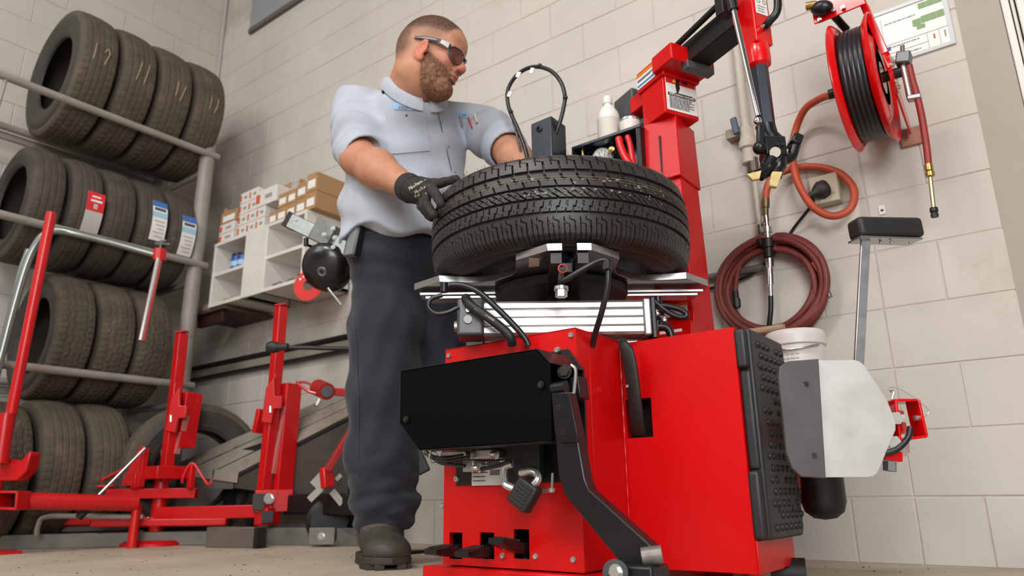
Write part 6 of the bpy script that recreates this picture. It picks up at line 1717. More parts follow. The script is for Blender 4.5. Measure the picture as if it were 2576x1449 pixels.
obj('hose_tail', MB().tube(smooth_path([ony(2085, 28, RY-0.07), ony(2103, 45, RY-0.05), ony(2118, 62, RY-0.02), ony(2130, 75, RY+0.0)], 6), 0.012, seg=10), HOSEBLK, hr)
# swivel, pipe and tyre chuck hanging from the hub side
xs_ = xo+0.04
sx = lambda x, y: np.array(ony(x, y, RY-0.01))
obj('swivel_block', MB().bar(sx(2256, 152), sx(2292, 148), 0.045, 0.036), GREYCAST, hr, bev=0.004)
obj('swivel_stem', MB().cyl(sx(2271, 135), sx(2270, 115), 0.006, seg=12), GREYCAST, hr)
obj('swivel_pipe', MB().cyl(sx(2272, 165), sx(2290, 250), 0.009, seg=14), ZINC, hr)
obj('pipe_clamp', MB().bar(sx(2283, 250), sx(2318, 243), 0.026, 0.014), ALU, hr, bev=0.003)
DRED = mat('dark_red_hose', '8e2a26', 0.45, var=0.12, vs=30)
obj('chuck_hose', MB().tube(smooth_path([sx(2287, 165), sx(2295, 200), sx(2308, 245), sx(2320, 300), sx(2331, 370), sx(2336, 418)], 8), 0.0095, seg=12), DRED, hr)
obj('chuck_ferrule', MB().lathe([(0.0, 0), (0.011, 0), (0.011, 0.018), (0.008, 0.020), (0.012, 0.024), (0.012, 0.036), (0.006, 0.040), (0, 0.04)], sx(2335, 414), sx(2340, 440)-sx(2335, 414), 16), BRASS, hr)
obj('chuck_rod', MB().cyl(sx(2339, 435), sx(2349, 525), 0.006, seg=12), mat('pale_brass', 'cbbf9c', 0.25, 0.9), hr)
obj('chuck_tip', MB().lathe([(0.005, 0), (0.010, 0.001), (0.011, 0.012), (0.008, 0.016), (0.010, 0.02), (0.010, 0.028), (0, 0.028)], sx(2348.5, 522), sx(2352, 548)-sx(2348.5, 522), 16), DARKSTEEL, hr)

# ---- orange hose loop with couplings
OH = mat('orange_rubber_hose', 'b3492c', 0.5, var=0.12, vs=20)
yw = WY-0.045
W_ = lambda x, y, d=0.0: np.array(ony(x, y, yw+d))
oh = thing('orange_hose', 'orange air hose looping down the wall from the reel to a coupling', 'hose', W_(1932, 815))
obj('hose_line', MB().tube(smooth_path([W_(2092, 238, -0.1), W_(2060, 250, -0.06), W_(2025, 275, -0.03), W_(2002, 325), W_(1994, 375), W_(1998, 425, -0.03), W_(2012, 470, -0.04), W_(2045, 520, -0.04), W_(2090, 543, -0.03), W_(2130, 533, -0.02), W_(2148, 505, -0.01), W_(2145, 470), W_(2115, 438, 0.01), W_(2070, 422, 0.02), W_(2020, 420, 0.022), W_(1970, 432, 0.01), W_(1940, 450, -0.01), W_(1928, 480, -0.015), W_(1926, 505, -0.015)], 8), 0.0125, seg=14), OH, oh)
cpl = lambda name, pts, r, m, d=-0.015: obj(name, MB().lathe([(r*0.6, 0), (r, 0.002), (r, 0.5*np.linalg.norm(W_(*pts[1], d)-W_(*pts[0], d))), (r*0.75, 0.52*np.linalg.norm(W_(*pts[1], d)-W_(*pts[0], d))), (r*0.75, np.linalg.norm(W_(*pts[1], d)-W_(*pts[0], d)))], W_(*pts[0], d), W_(*pts[1], d)-W_(*pts[0], d), 16), m, oh)
cpl('ferrule', ((1926, 500), (1926, 545)), 0.0135, mat('dull_brass', '6f6144', 0.4, 0.7))
cpl('coupling', ((1926, 543), (1930, 575)), 0.0125, CHROME)
cpl('coupling', ((1929, 570), (1931, 602)), 0.0165, ZINC)
cpl('coupling_sleeve', ((1931, 600), (1934, 648)), 0.0215, DARKSTEEL)
cpl('coupling', ((1935, 650), (1937, 695)), 0.0145, CHROME)
cpl('coupling', ((1937, 690), (1939, 745)), 0.0115, CHROME)
obj('black_hose', MB().tube(smooth_path([W_(1939, 742, -0.015), W_(1939, 780, -0.015), W_(1934, 830, -0.01), W_(1932, 870, 0.0)], 6), 0.0085, seg=12), HOSEBLK, oh)
obj('hose_clip', MB().cyl(W_(1934, 640, -0.01), W_(1934, 645, 0.043), 0.008, seg=10), DARKSTEEL, oh)
# ---- vertical pipe with ball valve
PP = mat('painted_pipe', 'b9b1a4', 0.5, var=0.1, vs=18, dirt=('7a6a55', 20, 0.6, 0.5))
wp = thing('wall_pipe', 'cream painted air pipe on the wall with a ball valve', 'pipe', W_(1900, 640))
xp = W_(1888, 430)[0]
yp = yw+0.012
obj('pipe', MB().cyl((xp-0.004, yp, 2.5), (xp-0.004, yp, W_(1895, 330)[2]), 0.016, seg=16), PP, wp)
obj('valve_body', MB().lathe([(0.017, 0.03), (0.024, 0.02), (0.024, -0.02), (0.030, -0.03), (0.030, -0.055), (0.022, -0.06), (0.022, -0.085), (0.026, -0.09), (0.026, -0.115), (0.016, -0.12)], (xp-0.004, yp, W_(1892, 330)[2]), Z_, 20), PP, wp)
BLUEG = flat('blue_valve_grip', '2f3a5c', 0.4)
vh = obj('valve_handle', MB().bar((xp-0.028, yp-0.03, W_(1880, 335)[2]+0.0), (xp-0.036, yp-0.03, W_(1875, 293)[2]), 0.024, 0.010, hint=Y_), BLUEG, wp, bev=0.004)
obj('valve_union', MB().cyl((xp+0.006, yp, W_(1895, 395)[2]), (xp+0.006, yp, W_(1898, 430)[2]), 0.021, seg=8), mat('dark_brass', '5d5348', 0.4, 0.6), wp)
obj('drop_pipe', MB().cyl((xp+0.006, yp, W_(1896, 425)[2]), (xp+0.008, yp, W_(1905, 600)[2]), 0.010, seg=14), PP, wp)
obj('pipe_strut', MB().bb((W_(1826, 345)[0], yp-0.012, W_(1830, 350)[2]), (xp-0.02, WY-0.002, W_(1830, 327)[2])), mat('aged_strut', '8a7f70', 0.55, 0.3, var=0.2, vs=30), wp, bev=0.002)
obj('pipe_union', MB().cyl((xp+0.010, yp, W_(1905, 565)[2]), (xp+0.010, yp, W_(1908, 605)[2]), 0.012, seg=8), mat('dark_brass', '5d5348', 0.4, 0.6), wp)
obj('branch_pipe', MB().cyl((-1.35, yp+0.01, W_(1800, 690)[2]), (W_(1915, 660)[0], yp+0.01, W_(1915, 668)[2]), 0.013, seg=14), GREYMET, wp)
# ---- coiled red hose on its hook
CR = mat('red_brown_hose', '6e2c26', 0.55, var=0.2, vs=14)
cc = np.array(ony(1942, 722, WY-0.04))
ch = thing('coiled_hose', 'thick coil of dark red air hose hung on a wall hook', 'hose', cc-Z_*0.2)
lr = random.Random(4)
cpts = []
for k in range(9):
    ra = 0.160+0.022*lr.uniform(-1, 1)-0.003*(k % 3); oy = -0.018*(k % 3)+0.012; ox = lr.uniform(-0.008, 0.008); ozz = lr.uniform(-0.010, 0.004)
    for i in range(28):
        a = PI/2+2*PI*i/28
        cpts.append(cc+np.array((ox+ra*1.02*math.cos(a), oy+0.004*math.sin(3*a+k), ozz+ra*0.98*math.sin(a)+0.004*math.cos(2*a+k))))
obj('hose_coils', MB().tube(smooth_path(cpts, 2), 0.0115, seg=10), CR, ch, ang=70)
obj('hose_end', MB().tube(smooth_path([ony(1905, 635, WY-0.05), ony(1870, 655, WY-0.05), ony(1855, 690, WY-0.05), ony(1850, 735, WY-0.05)], 6), 0.008, seg=10), CR, ch)
obj('end_coupling', MB().cyl(ony(1850, 732, WY-0.05), ony(1855, 775, WY-0.05), 0.010, seg=12).cyl(ony(1853, 752, WY-0.05), ony(1855, 772, WY-0.05), 0.013, seg=8), DARKSTEEL, ch)
obj('hose_end', MB().tube(smooth_path([ony(2045, 660, WY-0.06), ony(2065, 690, WY-0.06), ony(2075, 718, WY-0.06)], 6), 0.007, seg=10), OH, ch)
obj('end_coupling', MB().cyl(ony(2074, 715, WY-0.06), ony(2088, 748, WY-0.06), 0.0085, seg=12), GREYCAST, ch)
obj('hook', MB().tube(smooth_path([np.array((cc[0]-0.01, WY-0.003, cc[2]+0.15)), np.array((cc[0]-0.01, WY-0.07, cc[2]+0.145)), np.array((cc[0]-0.01, WY-0.085, cc[2]+0.165))], 5), 0.008, seg=10), DARKSTEEL, ch)
# ---- outlet with plug and cable
op = np.array(ony(2082, 485, WY))
ol = thing('wall_outlet', 'cream electrical outlet box with a black plug in it', 'outlet', op-Z_*0.06)
obj('outlet_box', MB().bb((op[0]-0.045, WY-0.045, op[2]-0.05), (op[0]+0.045, WY-0.002, op[2]+0.05)), mat('cream_plastic', 'b9ad97', 0.5, dirt=('6a5b48', 20, 0.55, 0.6)), ol, bev=0.004)
obj('plug', MB().lathe([(0, 0), (0.030, 0.002), (0.031, 0.02), (0.022, 0.035), (0.010, 0.05), (0.007, 0.07), (0, 0.07)], (op[0]+0.005, WY-0.045, op[2]), (-0.6, -0.5, -0.35), 20), RUBBER, ol)
pc = np.array((op[0]+0.005, WY-0.045, op[2]))+np.array((-0.6, -0.5, -0.35))/0.857*0.066
obj('power_cable', MB().tube(smooth_path([pc, ony(2045, 510, WY-0.06), ony(2000, 570, WY-0.025), ony(1960, 625, WY-0.018), ony(1890, 690, WY-0.02), ony(1800, 722, WY-0.02), ony(1700, 745, WY-0.02)], 8), 0.0055, seg=8), HOSEBLK, ol)
tgp = np.array(ony(2219, 528, WY-0.002))
tg = thing('wall_tag', 'small white tag with a dark dot on the block wall', 'tag', tgp-Z_*0.015)
obj('tag_card', MB().bb((tgp[0]-0.010, WY-0.004, tgp[2]-0.016), (tgp[0]+0.010, WY-0.0005, tgp[2]+0.016)), PAPER, tg, bev=0.001)
obj('tag_dot', MB().ball((tgp[0], WY-0.004, tgp[2]-0.002), (0.005, 0.0015, 0.004), 12, 6), flat('tag_navy', '2a3346'), tg)
# ---- evacuation plan
xr, zb0 = ony(2406, 112, WY)[0], ony(2400, 112, WY)[2]; xl = ony(2196, 60, WY)[0]-0.02; ztp = ony(2328, 0, WY)[2]+0.012
ps = thing('wall_plan', 'framed white floor plan with green blocks on the wall', 'poster', ((xl+xr)/2, WY, zb0))
obj('plan_board', MB().bb((xl, WY-0.006, zb0), (xr, WY-0.001, ztp)), flat('plan_white', 'd9dbd8', 0.35), ps, bev=0.001)
obj('plan_frame', panel_with_holes(xl, xr, zb0, ztp, WY-0.008, 0.003, [(xl+0.012, xr-0.012, zb0+0.012, ztp-0.012)]), flat('plan_frame', 'b9bcbe', 0.3), ps)
PW, PH = xr-xl, ztp-zb0
GRN = flat('plan_green', '7d9a6c'); 
def pr(name, a0, a1, b0, b1, m):
    obj(name, MB().bb((xl+PW*a0, WY-0.0075, zb0+PH*b0), (xl+PW*a1, WY-0.0062, zb0+PH*b1)), m, ps)
for a0, a1, b0, b1 in ((0.66, 0.75, 0.80, 0.90), (0.755, 0.84, 0.80, 0.90), (0.845, 0.94, 0.80, 0.90), (0.56, 0.66, 0.52, 0.64), (0.665, 0.76, 0.54, 0.66), (0.765, 0.85, 0.54, 0.66), (0.855, 0.94, 0.54, 0.66), (0.60, 0.70, 0.45, 0.52)):
    pr('plan_room', a0, a1, b0, b1, GRN)
pr('plan_key', 0.20, 0.25, 0.24, 0.31, flat('plan_blue', '3b4a90'))
pr('plan_key', 0.77, 0.79, 0.20, 0.28, flat('plan_red', 'b8554a')); pr('plan_key', 0.90, 0.915, 0.17, 0.29, flat('plan_olive', '8c8a62'))
lnm = MB()
for a0, a1, b0, b1 in ((0.18, 0.184, 0.34, 0.86), (0.184, 0.96, 0.34, 0.344), (0.70, 0.704, 0.06, 0.34), (0.84, 0.844, 0.06, 0.34), (0.18, 0.70, 0.18, 0.184), (0.04, 0.96, 0.93, 0.934)):
    lnm.bb((xl+PW*a0, WY-0.0074, zb0+PH*b0), (xl+PW*a1, WY-0.0062, zb0+PH*b1))
for yy in (0.955, 0.72, 0.28, 0.10): scribble_lines(lnm, (xl+PW*0.22, WY-0.0066, zb0), X_, Z_, PW*0.5, PH*yy, PH*yy, 1, 0.004)
obj('plan_lines', lnm, flat('plan_grey', '8f9294'), ps, kind='stuff')
# ---- conduit and rail low on the wall
def wl2(x, y, d): return np.array(ony(x, y, WY-d))
cd = thing('wall_conduit', 'black conduit and grey rail running low along the block wall', 'conduit', wl2(660, 940, 0.03))
za, zb3 = wl2(464, 930, 0.03)[2], wl2(464, 958, 0.03)[2]
obj('conduit', MB().cyl((LX+0.03, WY-0.03, za-0.006), (-1.45, WY-0.03, za-0.006), 0.015, seg=14), DARKSTEEL, cd)
obj('rail', MB().bb((LX+0.03, WY-0.03, zb3+0.004), (-1.45, WY-0.003, za-0.022)), mat('stained_rail', '8c8478', 0.6, var=0.2, vs=6), cd, bev=0.004)
obj('rail_lip', MB().bb((LX+0.03, WY-0.04, zb3-0.012), (-1.45, WY-0.003, zb3+0.004)), DARKSTEEL, cd, bev=0.002)

# ================================================================== bucket, stand and stick behind the machine
by_ = 2.16
b0_, b1_ = ony(1922, 860, by_), ony(2082, 860, by_)
bx, br = (b0_[0]+b1_[0])/2, (b1_[0]-b0_[0])/2*0.93
bzt = ony(2000, 838, by_)[2]; bzb = bzt-0.21
st = thing('steel_shelf', 'small grey steel wall shelf carrying the white bucket', 'shelf', (bx, WY, bzb-0.11))
obj('shelf_plate', MB().bb((bx-0.13, by_-0.12, bzb-0.02), (bx+0.13, WY-0.004, bzb)), GREYMET, st, bev=0.003)
for sx_ in (-0.08, 0.08): obj('bracket', MB().prism([(by_-0.08, bzb-0.02), (WY-0.004, bzb-0.02), (WY-0.004, bzb-0.11)], (bx+sx_, 0, 0), Y_, Z_, 0.006), GREYMET, st)
bk = thing('white_bucket', 'white plastic bucket with a snap lid behind the tyre changer', 'bucket', (bx, by_, bzb))
obj('bucket_body', MB().lathe([(0, 0), (br*0.86, 0), (br*0.95, 0.17), (br*0.95, 0.185), (0, 0.185)], (bx, by_, bzb), Z_, 48), mat('bucket_white', 'dcdbd8', 0.4, dirt=('77706a', 9, 0.66, 0.5)), bk)
obj('bucket_lid', MB().lathe([(br*0.97, 0.165), (br*1.02, 0.168), (br*1.02, 0.192), (br*0.99, 0.205), (br*0.93, 0.21), (br*0.88, 0.202), (0, 0.200)], (bx, by_, bzb), Z_, 48), WHITEPL, bk)
lbm = MB()
for i in range(9):
    a0 = -1.9+0.02; 
    for j in range(5):
        a = -1.95+j*0.17; z = bzb+0.04+i*0.012
        rr2 = br*(0.86+0.09*(z-bzb)/0.17)+0.0006
        lbm.box((bx+rr2*math.cos(a), by_+rr2*math.sin(a), z), (0.001, 0.008+0.004*((i*j) % 2), 0.0025), rotm('Z', a))
obj('label_print', lbm, flat('grey_print2', 'a5a2a0'), bk, kind='stuff')
obj('bucket_handle', MB().tube([(bx+br*1.03*math.cos(a), by_+br*1.03*math.sin(a), bzb+0.160-0.012*math.sin((a+2.4)/1.9*PI)) for a in np.linspace(-2.4, -0.5, 24)], 0.003, seg=8), STEEL, bk)
sk0, sk1 = np.array(ony(1830, 820, by_-0.03)), np.array(ony(1972, 818, by_-0.05))
zk = bzb+0.21+0.011
ws = thing('wooden_stick', 'short thick wooden stick resting on the bucket lid', 'stick', ((sk0[0]+sk1[0])/2, by_-0.03, zk-0.011))
obj('stick', MB().cyl((sk0[0], by_-0.03, zk+0.004), (sk1[0], by_-0.05, zk), 0.0115, 0.0105, seg=16), mat('worn_wood', 'a08c72', 0.7, var=0.2, vs=30, stretch=(0.3, 3, 3)), ws)
# ================================================================== wall cabinet with boxes
SY = 2.13
zo = lambda zx, zy: (450+zx/3.37, 420+zy/3.37)
sP = lambda zx, zy, Y=SY: np.array(ony(*zo(zx, zy), Y))
cL, cR = sP(305, 655)[0], sP(1085, 400)[0]
ctop = sP(310, 655)[2]; cbot = sP(240, 1215)[2]+0.01
xm0, xm1 = sP(590, 600)[0], sP(735, 560)[0]
cab = thing('wall_cabinet', 'white open shelving unit hung on the block wall, boxes on top', 'shelf', ((cL+cR)/2, WY, cbot))
t_ = 0.02
for x in (cL, xm0-t_, xm1+0.002, cR-t_):
    obj('side_board', MB().bb((x, SY, cbot), (x+t_, WY-0.004, ctop)), WHITEPAINT, cab, bev=0.002)
obj('face_board', MB().bb((xm0-t_, SY-0.004, cbot), (xm1+t_, SY+0.012, ctop-t_)), WHITEPAINT, cab, bev=0.002)
for x0, x1, e in ((cL, xm0, 0.0), (xm1, cR, 0.0)):
    obj('top_board', MB().bb((x0, SY-0.002, ctop-t_), (x1+0.001, WY-0.004, ctop)), WHITEPAINT, cab, bev=0.002)
    obj('bottom_board', MB().bb((x0, SY-0.002, cbot), (x1, WY-0.004, cbot+t_)), WHITEPAINT, cab, bev=0.002)
    obj('shelf_board', MB().bb((x0, SY+0.004, (ctop+cbot)/2-t_/2), (x1, WY-0.004, (ctop+cbot)/2+t_/2)), WHITEPAINT, cab, bev=0.002)
    obj('back_board', MB().bb((x0, WY-0.010, cbot), (x1, WY-0.004, ctop)), WHITEPAINT, cab)
obj('top_filler', MB().bb((xm0, SY-0.002, ctop-t_), (xm1, WY-0.004, ctop)), WHITEPAINT, cab)
zmid = (ctop+cbot)/2+t_/2
# cartons on top
ORG = flat('carton_orange', 'c9603a'); WCARD = flat('white_carton', 'd8d3cd', 0.65)
nb = [0]
def carton(x0, x1, z0, z1, y0, depth, kind, label, lid=False):
    m = CARD if kind == 'brown' else WCARD
    e = thing('cardboard_box', label, 'box', ((x0+x1)/2, y0+depth/2, z0), 'cartons on top of the wall cabinet')
    g = 0.002
    obj('carton', MB().bb((x0+g, y0, z0), (x1-g, y0+depth, z1-g)), m, e, bev=0.002)
    w, h = x1-x0, z1-z0
    if kind == 'brown':
        obj('paper_label', MB().bb((x0+w*0.15, y0-0.001, z0+h*0.18), (x0+w*0.85, y0+0.0005, z0+h*0.62)), PAPER, e)
    else:
        obj('orange_print', MB().bb((x0+g, y0-0.001, z0+h*0.2), (x0+w*0.2, y0+0.0005, z0+h*0.75)), ORG, e)
        obj('dark_print', MB().bb((x0+w*0.45, y0-0.001, z0+h*0.35), (x0+w*0.78, y0+0.0005, z0+h*0.6)), flat('carton_grey_print', '9a948e'), e)
    if lid:
        obj('open_flap', MB().prism([(0, 0), (w*0.95, 0), (w*0.8, depth*0.35), (w*0.12, depth*0.3)], (x0+w*0.02, y0+depth*0.55, z1), X_, np.array((0, 0.35, 0.94)), 0.003), CARD, e)
        obj('open_flap', MB().prism([(0, 0), (depth*0.9, 0), (depth*0.8, 0.04), (depth*0.1, 0.045)], (x0+w*0.04, y0+depth*0.05, z1), Y_, np.array((-0.3, 0, 0.95)), 0.003), CARD, e)
    return e
def zx(v, base=600): return sP(v, base)[0]
xa = [(zx(v)) for v in (312, 440)]
cols = [((zx(312, 640), zx(440, 600)), 'white', [0.06, 0.06], 'brown cap'),
        ((zx(470, 590), zx(545, 570)), 'white', [0.068]*4, None),
        ((zx(545, 570), zx(622, 545)), 'white', [0.068]*4, None),
        ((zx(622, 545), zx(700, 510)), 'white', [0.068]*2, 'big'),
        ((zx(735, 500), zx(805, 480)), 'brown', [0.078]*1, None),
        ((zx(805, 480), zx(885, 450)), 'brown', [0.082]*2, None),
        ((zx(885, 450), zx(962, 425)), 'brown', [0.082]*2, None),
        ((zx(962, 425), zx(1048, 400)), 'brown', [0.09]*2, 'flap')]
deep = 0.14
names = ['the end of the cabinet nearest the corner', 'the second carton stack', 'the third carton stack', 'the stack under the big white carton',
         'the short brown stack', 'the brown stack beside the short one', 'the middle brown stack', 'the brown stack beside the large brown cartons']
lev = ['bottom', 'second', 'third', 'topmost']
for ci, ((x0, x1), kind, hs, extra) in enumerate(cols):
    if x0 > x1: x0, x1 = x1, x0
    z = ctop
    for li, h in enumerate(hs):
        carton(x0, x1, z, z+h, SY+0.015, deep, kind, f"small {'brown' if kind=='brown' else 'white and orange'} carton, {'topmost' if li==len(hs)-1 and extra is None else lev[li]} of {names[ci]}", lid=(extra == 'flap' and li == len(hs)-1))
        z += h
    if extra == 'brown cap':
        carton(x0-0.005, x1+0.01, z, z+0.08, SY+0.02, deep, 'brown', 'torn brown carton on top of the white cartons nearest the corner', lid=True)
    if extra == 'big':
        carton(x0-0.01, x1+0.10, z, z+0.10, SY+0.012, deep+0.03, 'white', 'large open white carton on top of the white stack', lid=True)
xb0, xb1 = zx(1052, 380), sP(1140, 380)[0]
carton(xb0, xb1, ctop, ctop+0.10, SY+0.01, 0.27, 'brown', 'large lower brown carton at the free end of the cabinet')
carton(xb0, xb1, ctop+0.10, ctop+0.205, SY+0.01, 0.27, 'brown', 'large upper brown carton at the free end of the cabinet', lid=False)
# cans inside
BLU = flat('can_blue', '2c4f9a', 0.35)
def can(px, pz, r, h, base, label, m, topm):
    x = sP(px, pz)[0]
    e = thing('fluid_can', label, 'can', (x, SY+0.07, base), 'cans in the wall cabinet')
    obj('can_body', MB().lathe([(0, 0), (r, 0), (r, h*0.8), (r*0.96, h*0.84), (0, h*0.84)], (x, SY+0.07, base), Z_, 24), m, e)
    obj('can_cap', MB().lathe([(r*0.9, h*0.84), (r*0.9, h), (0, h)], (x, SY+0.07, base), Z_, 24), topm, e)
    obj('can_label', MB().lathe([(r+0.0006, h*0.25), (r+0.001, h*0.25), (r+0.001, h*0.55), (r+0.0006, h*0.55)], (x, SY+0.07, base), Z_, 24, closed=True), LCYAN, e)
can(400, 870, 0.040, 0.105, zmid, 'blue can with a black cap on the cabinet\'s left shelf', BLU, BLACK)
can(450, 850, 0.038, 0.10, zmid, 'blue and black can tucked behind the first blue can', BLU, BLACK)
can(548, 820, 0.036, 0.14, zmid, 'tall blue and white can beside the cabinet\'s centre board', BLU, BLACK)
for i, (px, nm_, m) in enumerate(((330, 'yellow rag scrap', flat('yellow_scrap', 'b09a4a', 0.8)), (390, 'pale rag scrap', flat('pale_scrap', '9a9488', 0.8)), (760, 'small grey tool part', GREYMET), (860, 'small brown tool part', flat('brown_part', '6a5a4a', 0.7)))):
    x = sP(px, 1080)[0]
    o = obj('shop_scrap', MB().ball((x, SY+0.06, cbot+t_+0.014), (0.05, 0.03, 0.015), 14, 8, rotm('Z', i)).ball((x+0.03, SY+0.05, cbot+t_+0.016), (0.025, 0.03, 0.017), 12, 8), m)
    tag(o, f'{nm_} lying on the bottom board of the wall cabinet', 'scrap')
# dark shelf board poking out below the cabinet's far end, with a cap on it
db0 = sP(65, 1220)
wb = thing('dark_shelf', 'dark brown wall shelf below the cabinet end, beside the rack', 'shelf', (cL, WY, cbot-0.05))
obj('shelf_board', MB().bb((cL-0.20, SY-0.02, cbot-0.035), (cL+0.20, WY-0.004, cbot-0.018)), mat('dark_stained_wood', '4a3026', 0.6, var=0.15, vs=10), wb, bev=0.002)
obj('shelf_edge', MB().bb((cL-0.10, SY+0.0, cbot-0.10), (cL+0.16, SY+0.03, cbot-0.035)), mat('dark_red_board', '2e1512', 0.5), wb, bev=0.002)
cpz = cbot-0.018
o = obj('cap', MB().ball((cL-0.10, SY+0.07, cpz+0.035), (0.065, 0.06, 0.045), 20, 12).prism([(-0.17, 0), (-0.08, 0.0), (-0.08, 0.012), (-0.17, 0.004)], (cL-0.0, SY+0.10, cpz+0.01), X_, Z_, 0.08), mat('tan_cloth', '8a7a68', 0.9))
tag(o, 'tan cloth cap lying on the dark wall shelf', 'cap')
# red ring gauge hanging off the cabinet
rg = np.array(sP(1100, 1005, SY-0.02))
rgt = thing('ring_gauge', 'red ring-shaped gauge card hanging below the cabinet', 'gauge', rg-Z_*0.09)
uR = np.array((0.9, 0.43, 0)); uR /= np.linalg.norm(uR)
obj('gauge_ring', MB().lathe([(0.027, 0), (0.078, 0), (0.078, 0.004), (0.027, 0.004)], rg, np.cross(uR, Z_), 40, closed=True), flat('gauge_red', 'd3221f'), rgt)
gd = MB()
for k in range(3): gd.cyl(rg+uR*(-0.045+0.018*k)+Z_*(0.035+0.012*k)+np.cross(uR, Z_)*0.0041, rg+uR*(-0.045+0.018*k)+Z_*(0.035+0.012*k)+np.cross(uR, Z_)*0.0048, 0.006, seg=12)
obj('gauge_dots', gd, PAPER, rgt, kind='stuff')
obj('hanger_cord', MB().tube([rg+Z_*0.05, np.array((cR-0.03, SY-0.006, cbot+0.04)), np.array((cR-0.03, SY+0.004, cbot+0.01))], 0.002, seg=6), BLACK, rgt)

# ================================================================== bead press post behind the man
Dq = 2.72
k_ = lambda x, y, d=0.0: np.array(ond(x, y, Dq+d))
pb = k_(985, 1300, 0.12)
bpz_ = thing('bead_press', 'galvanised press arm with a black dome on a post behind the man', 'press arm', (pb[0], pb[1], 0))
obj('post', MB().bb((pb[0]-0.035, pb[1]-0.035, 0.0), (pb[0]+0.035, pb[1]+0.035, 1.10)), DARKSTEEL, bpz_, bev=0.003)
obj('post_foot', MB().bb((pb[0]-0.09, pb[1]-0.09, 0.0), (pb[0]+0.09, pb[1]+0.09, 0.012)), DARKSTEEL, bpz_, bev=0.003)
a0_, a1_ = k_(735, 558, 0.06), k_(880, 628, -0.02)
obj('press_arm', MB().bar(a0_, a1_+(a1_-a0_)*0.45, 0.055, 0.062), GALV, bpz_, bev=0.003)
obj('arm_cap', MB().bar(a0_-(a1_-a0_)*0.06, a0_+(a1_-a0_)*0.02, 0.058, 0.066), BLACK, bpz_, bev=0.003)
obj('arm_sleeve', MB().bar(k_(800, 578, 0.02), k_(845, 600, -0.02), 0.066, 0.09), GALV, bpz_, bev=0.003)
obj('arm_post_link', MB().bar(a1_+(a1_-a0_)*0.40, np.array((pb[0], pb[1], 1.04)), 0.05, 0.06), GALV, bpz_, bev=0.003)
dn = np.array(-0.80*HEAD-0.12*RGT-0.55*Z_); dn /= np.linalg.norm(dn)
dc_ = k_(812, 682, -0.02)
dome = obj('press_dome', MB().lathe([(0.012, 0.006), (0.03, 0.004), (0.075, -0.010), (0.098, -0.030), (0.103, -0.045), (0.097, -0.048), (0.05, -0.055), (0.02, -0.06), (0.0, -0.06)], dc_, dn, 48), mat('black_nylon', '141012', 0.3, coat=0.3), bpz_)
obj('dome_hub', MB().lathe([(0.0, 0.004), (0.008, 0.004), (0.009, 0.010), (0.013, 0.010), (0.017, 0.012), (0.020, 0.010), (0.021, 0.0)], dc_, dn, 24), GREYCAST, dome)
obj('dome_stem', MB().cyl(dc_-dn*0.05, k_(810, 610, 0.0), 0.018, seg=16), DARKSTEEL, bpz_)
obj('arm_knob', MB().cyl(k_(770, 600, 0.03), k_(770, 618, 0.03), 0.010, seg=14), BLACK, bpz_)
for px, py in ((745, 553), (838, 575), (815, 590), (842, 598), (838, 622)):
    obj('arm_bolt', MB().hexbolt(k_(px, py, -0.055), -HEAD, 0.007, 0.006), ZINC, bpz_)
kb0, kb1 = k_(690, 873, 0.05), k_(950, 868, 0.02)
obj('lever_rod', MB().cyl(kb0, np.array((pb[0], pb[1], kb1[2])), 0.0085, seg=14), DARKSTEEL, bpz_)
obj('lever_grip', MB().lathe([(0, -0.03), (0.018, -0.028), (0.024, -0.015), (0.024, 0.0), (0.018, 0.018), (0.015, 0.022), (0.014, 0.055), (0.0, 0.056)], kb0, kb1-kb0, 20), RUBBER, bpz_)
obj('side_rod', MB().cyl(k_(825, 725, 0.0), k_(858, 768, 0.0), 0.006, seg=10), STEEL, bpz_)
obj('lower_paddle', MB().bar(k_(1035, 1115, 0.05), k_(1068, 1190, 0.03), 0.05, 0.016, hint=HEAD), DARKGREY, bpz_, bev=0.006)
obj('paddle_link', MB().bar(k_(1037, 1120, 0.05), np.array((pb[0], pb[1], 0.45)), 0.03, 0.012, hint=HEAD), DARKSTEEL, bpz_)

# ================================================================== red lift stand, ramp and trolley by the rack
DS_ = 3.46
r_ = lambda x, y, d=0.0: np.array(ond(x, y, DS_+d))
base = np.array(onz(370, 1374, 0.0))
rs = thing('lift_stand', 'red steel wheel stand with forks, hooks and two uprights', 'lift stand', base)
B = lambda name, mb, m=RED2, **k: obj(name, mb, m, rs, **k)
bc = base+HEAD*0.07
B('stand_base', MB().lathe([(0, 0), (0.155, 0), (0.155, 0.012), (0.148, 0.018), (0.140, 0.024), (0, 0.03)], bc, Z_, 40))
B('stand_post', MB().cyl(bc+Z_*0.025, np.array((bc[0], bc[1], r_(380, 1180)[2])), 0.033, seg=24))
dpost = bc @ HEAD-DS_
f_ = lambda x, y, d=0.0: r_(x, y, dpost+d)
def chan(a, b, w, h, name, **k): return B(name, MB().bar(a, b, w, h), **k)
chan(f_(232, 1316, -0.16), f_(572, 1312, -0.10), 0.05, 0.034, 'fork', bev=0.006)
chan(f_(142, 1313, -0.05), f_(560, 1308, 0.02), 0.05, 0.034, 'fork', bev=0.006)
for (x, y, d) in ((229, 1317, -0.163), (140, 1314, -0.052)):
    B('fork_mouth', MB().bar(f_(x+2, y-1, d), f_(x+8, y-1, d), 0.032, 0.020), BLACK)
for i in range(7):
    B('fork_stud', MB().ball(f_(265+i*18, 1303, -0.04), 0.006, 10, 6), ZINC)
chan(f_(400, 1292, -0.03), f_(690, 1285, -0.10), 0.06, 0.058, 'long_arm', bev=0.004)
B('arm_socket', MB().bar(f_(655, 1300, -0.14), f_(690, 1298, -0.06), 0.075, 0.075), bev=0.003)
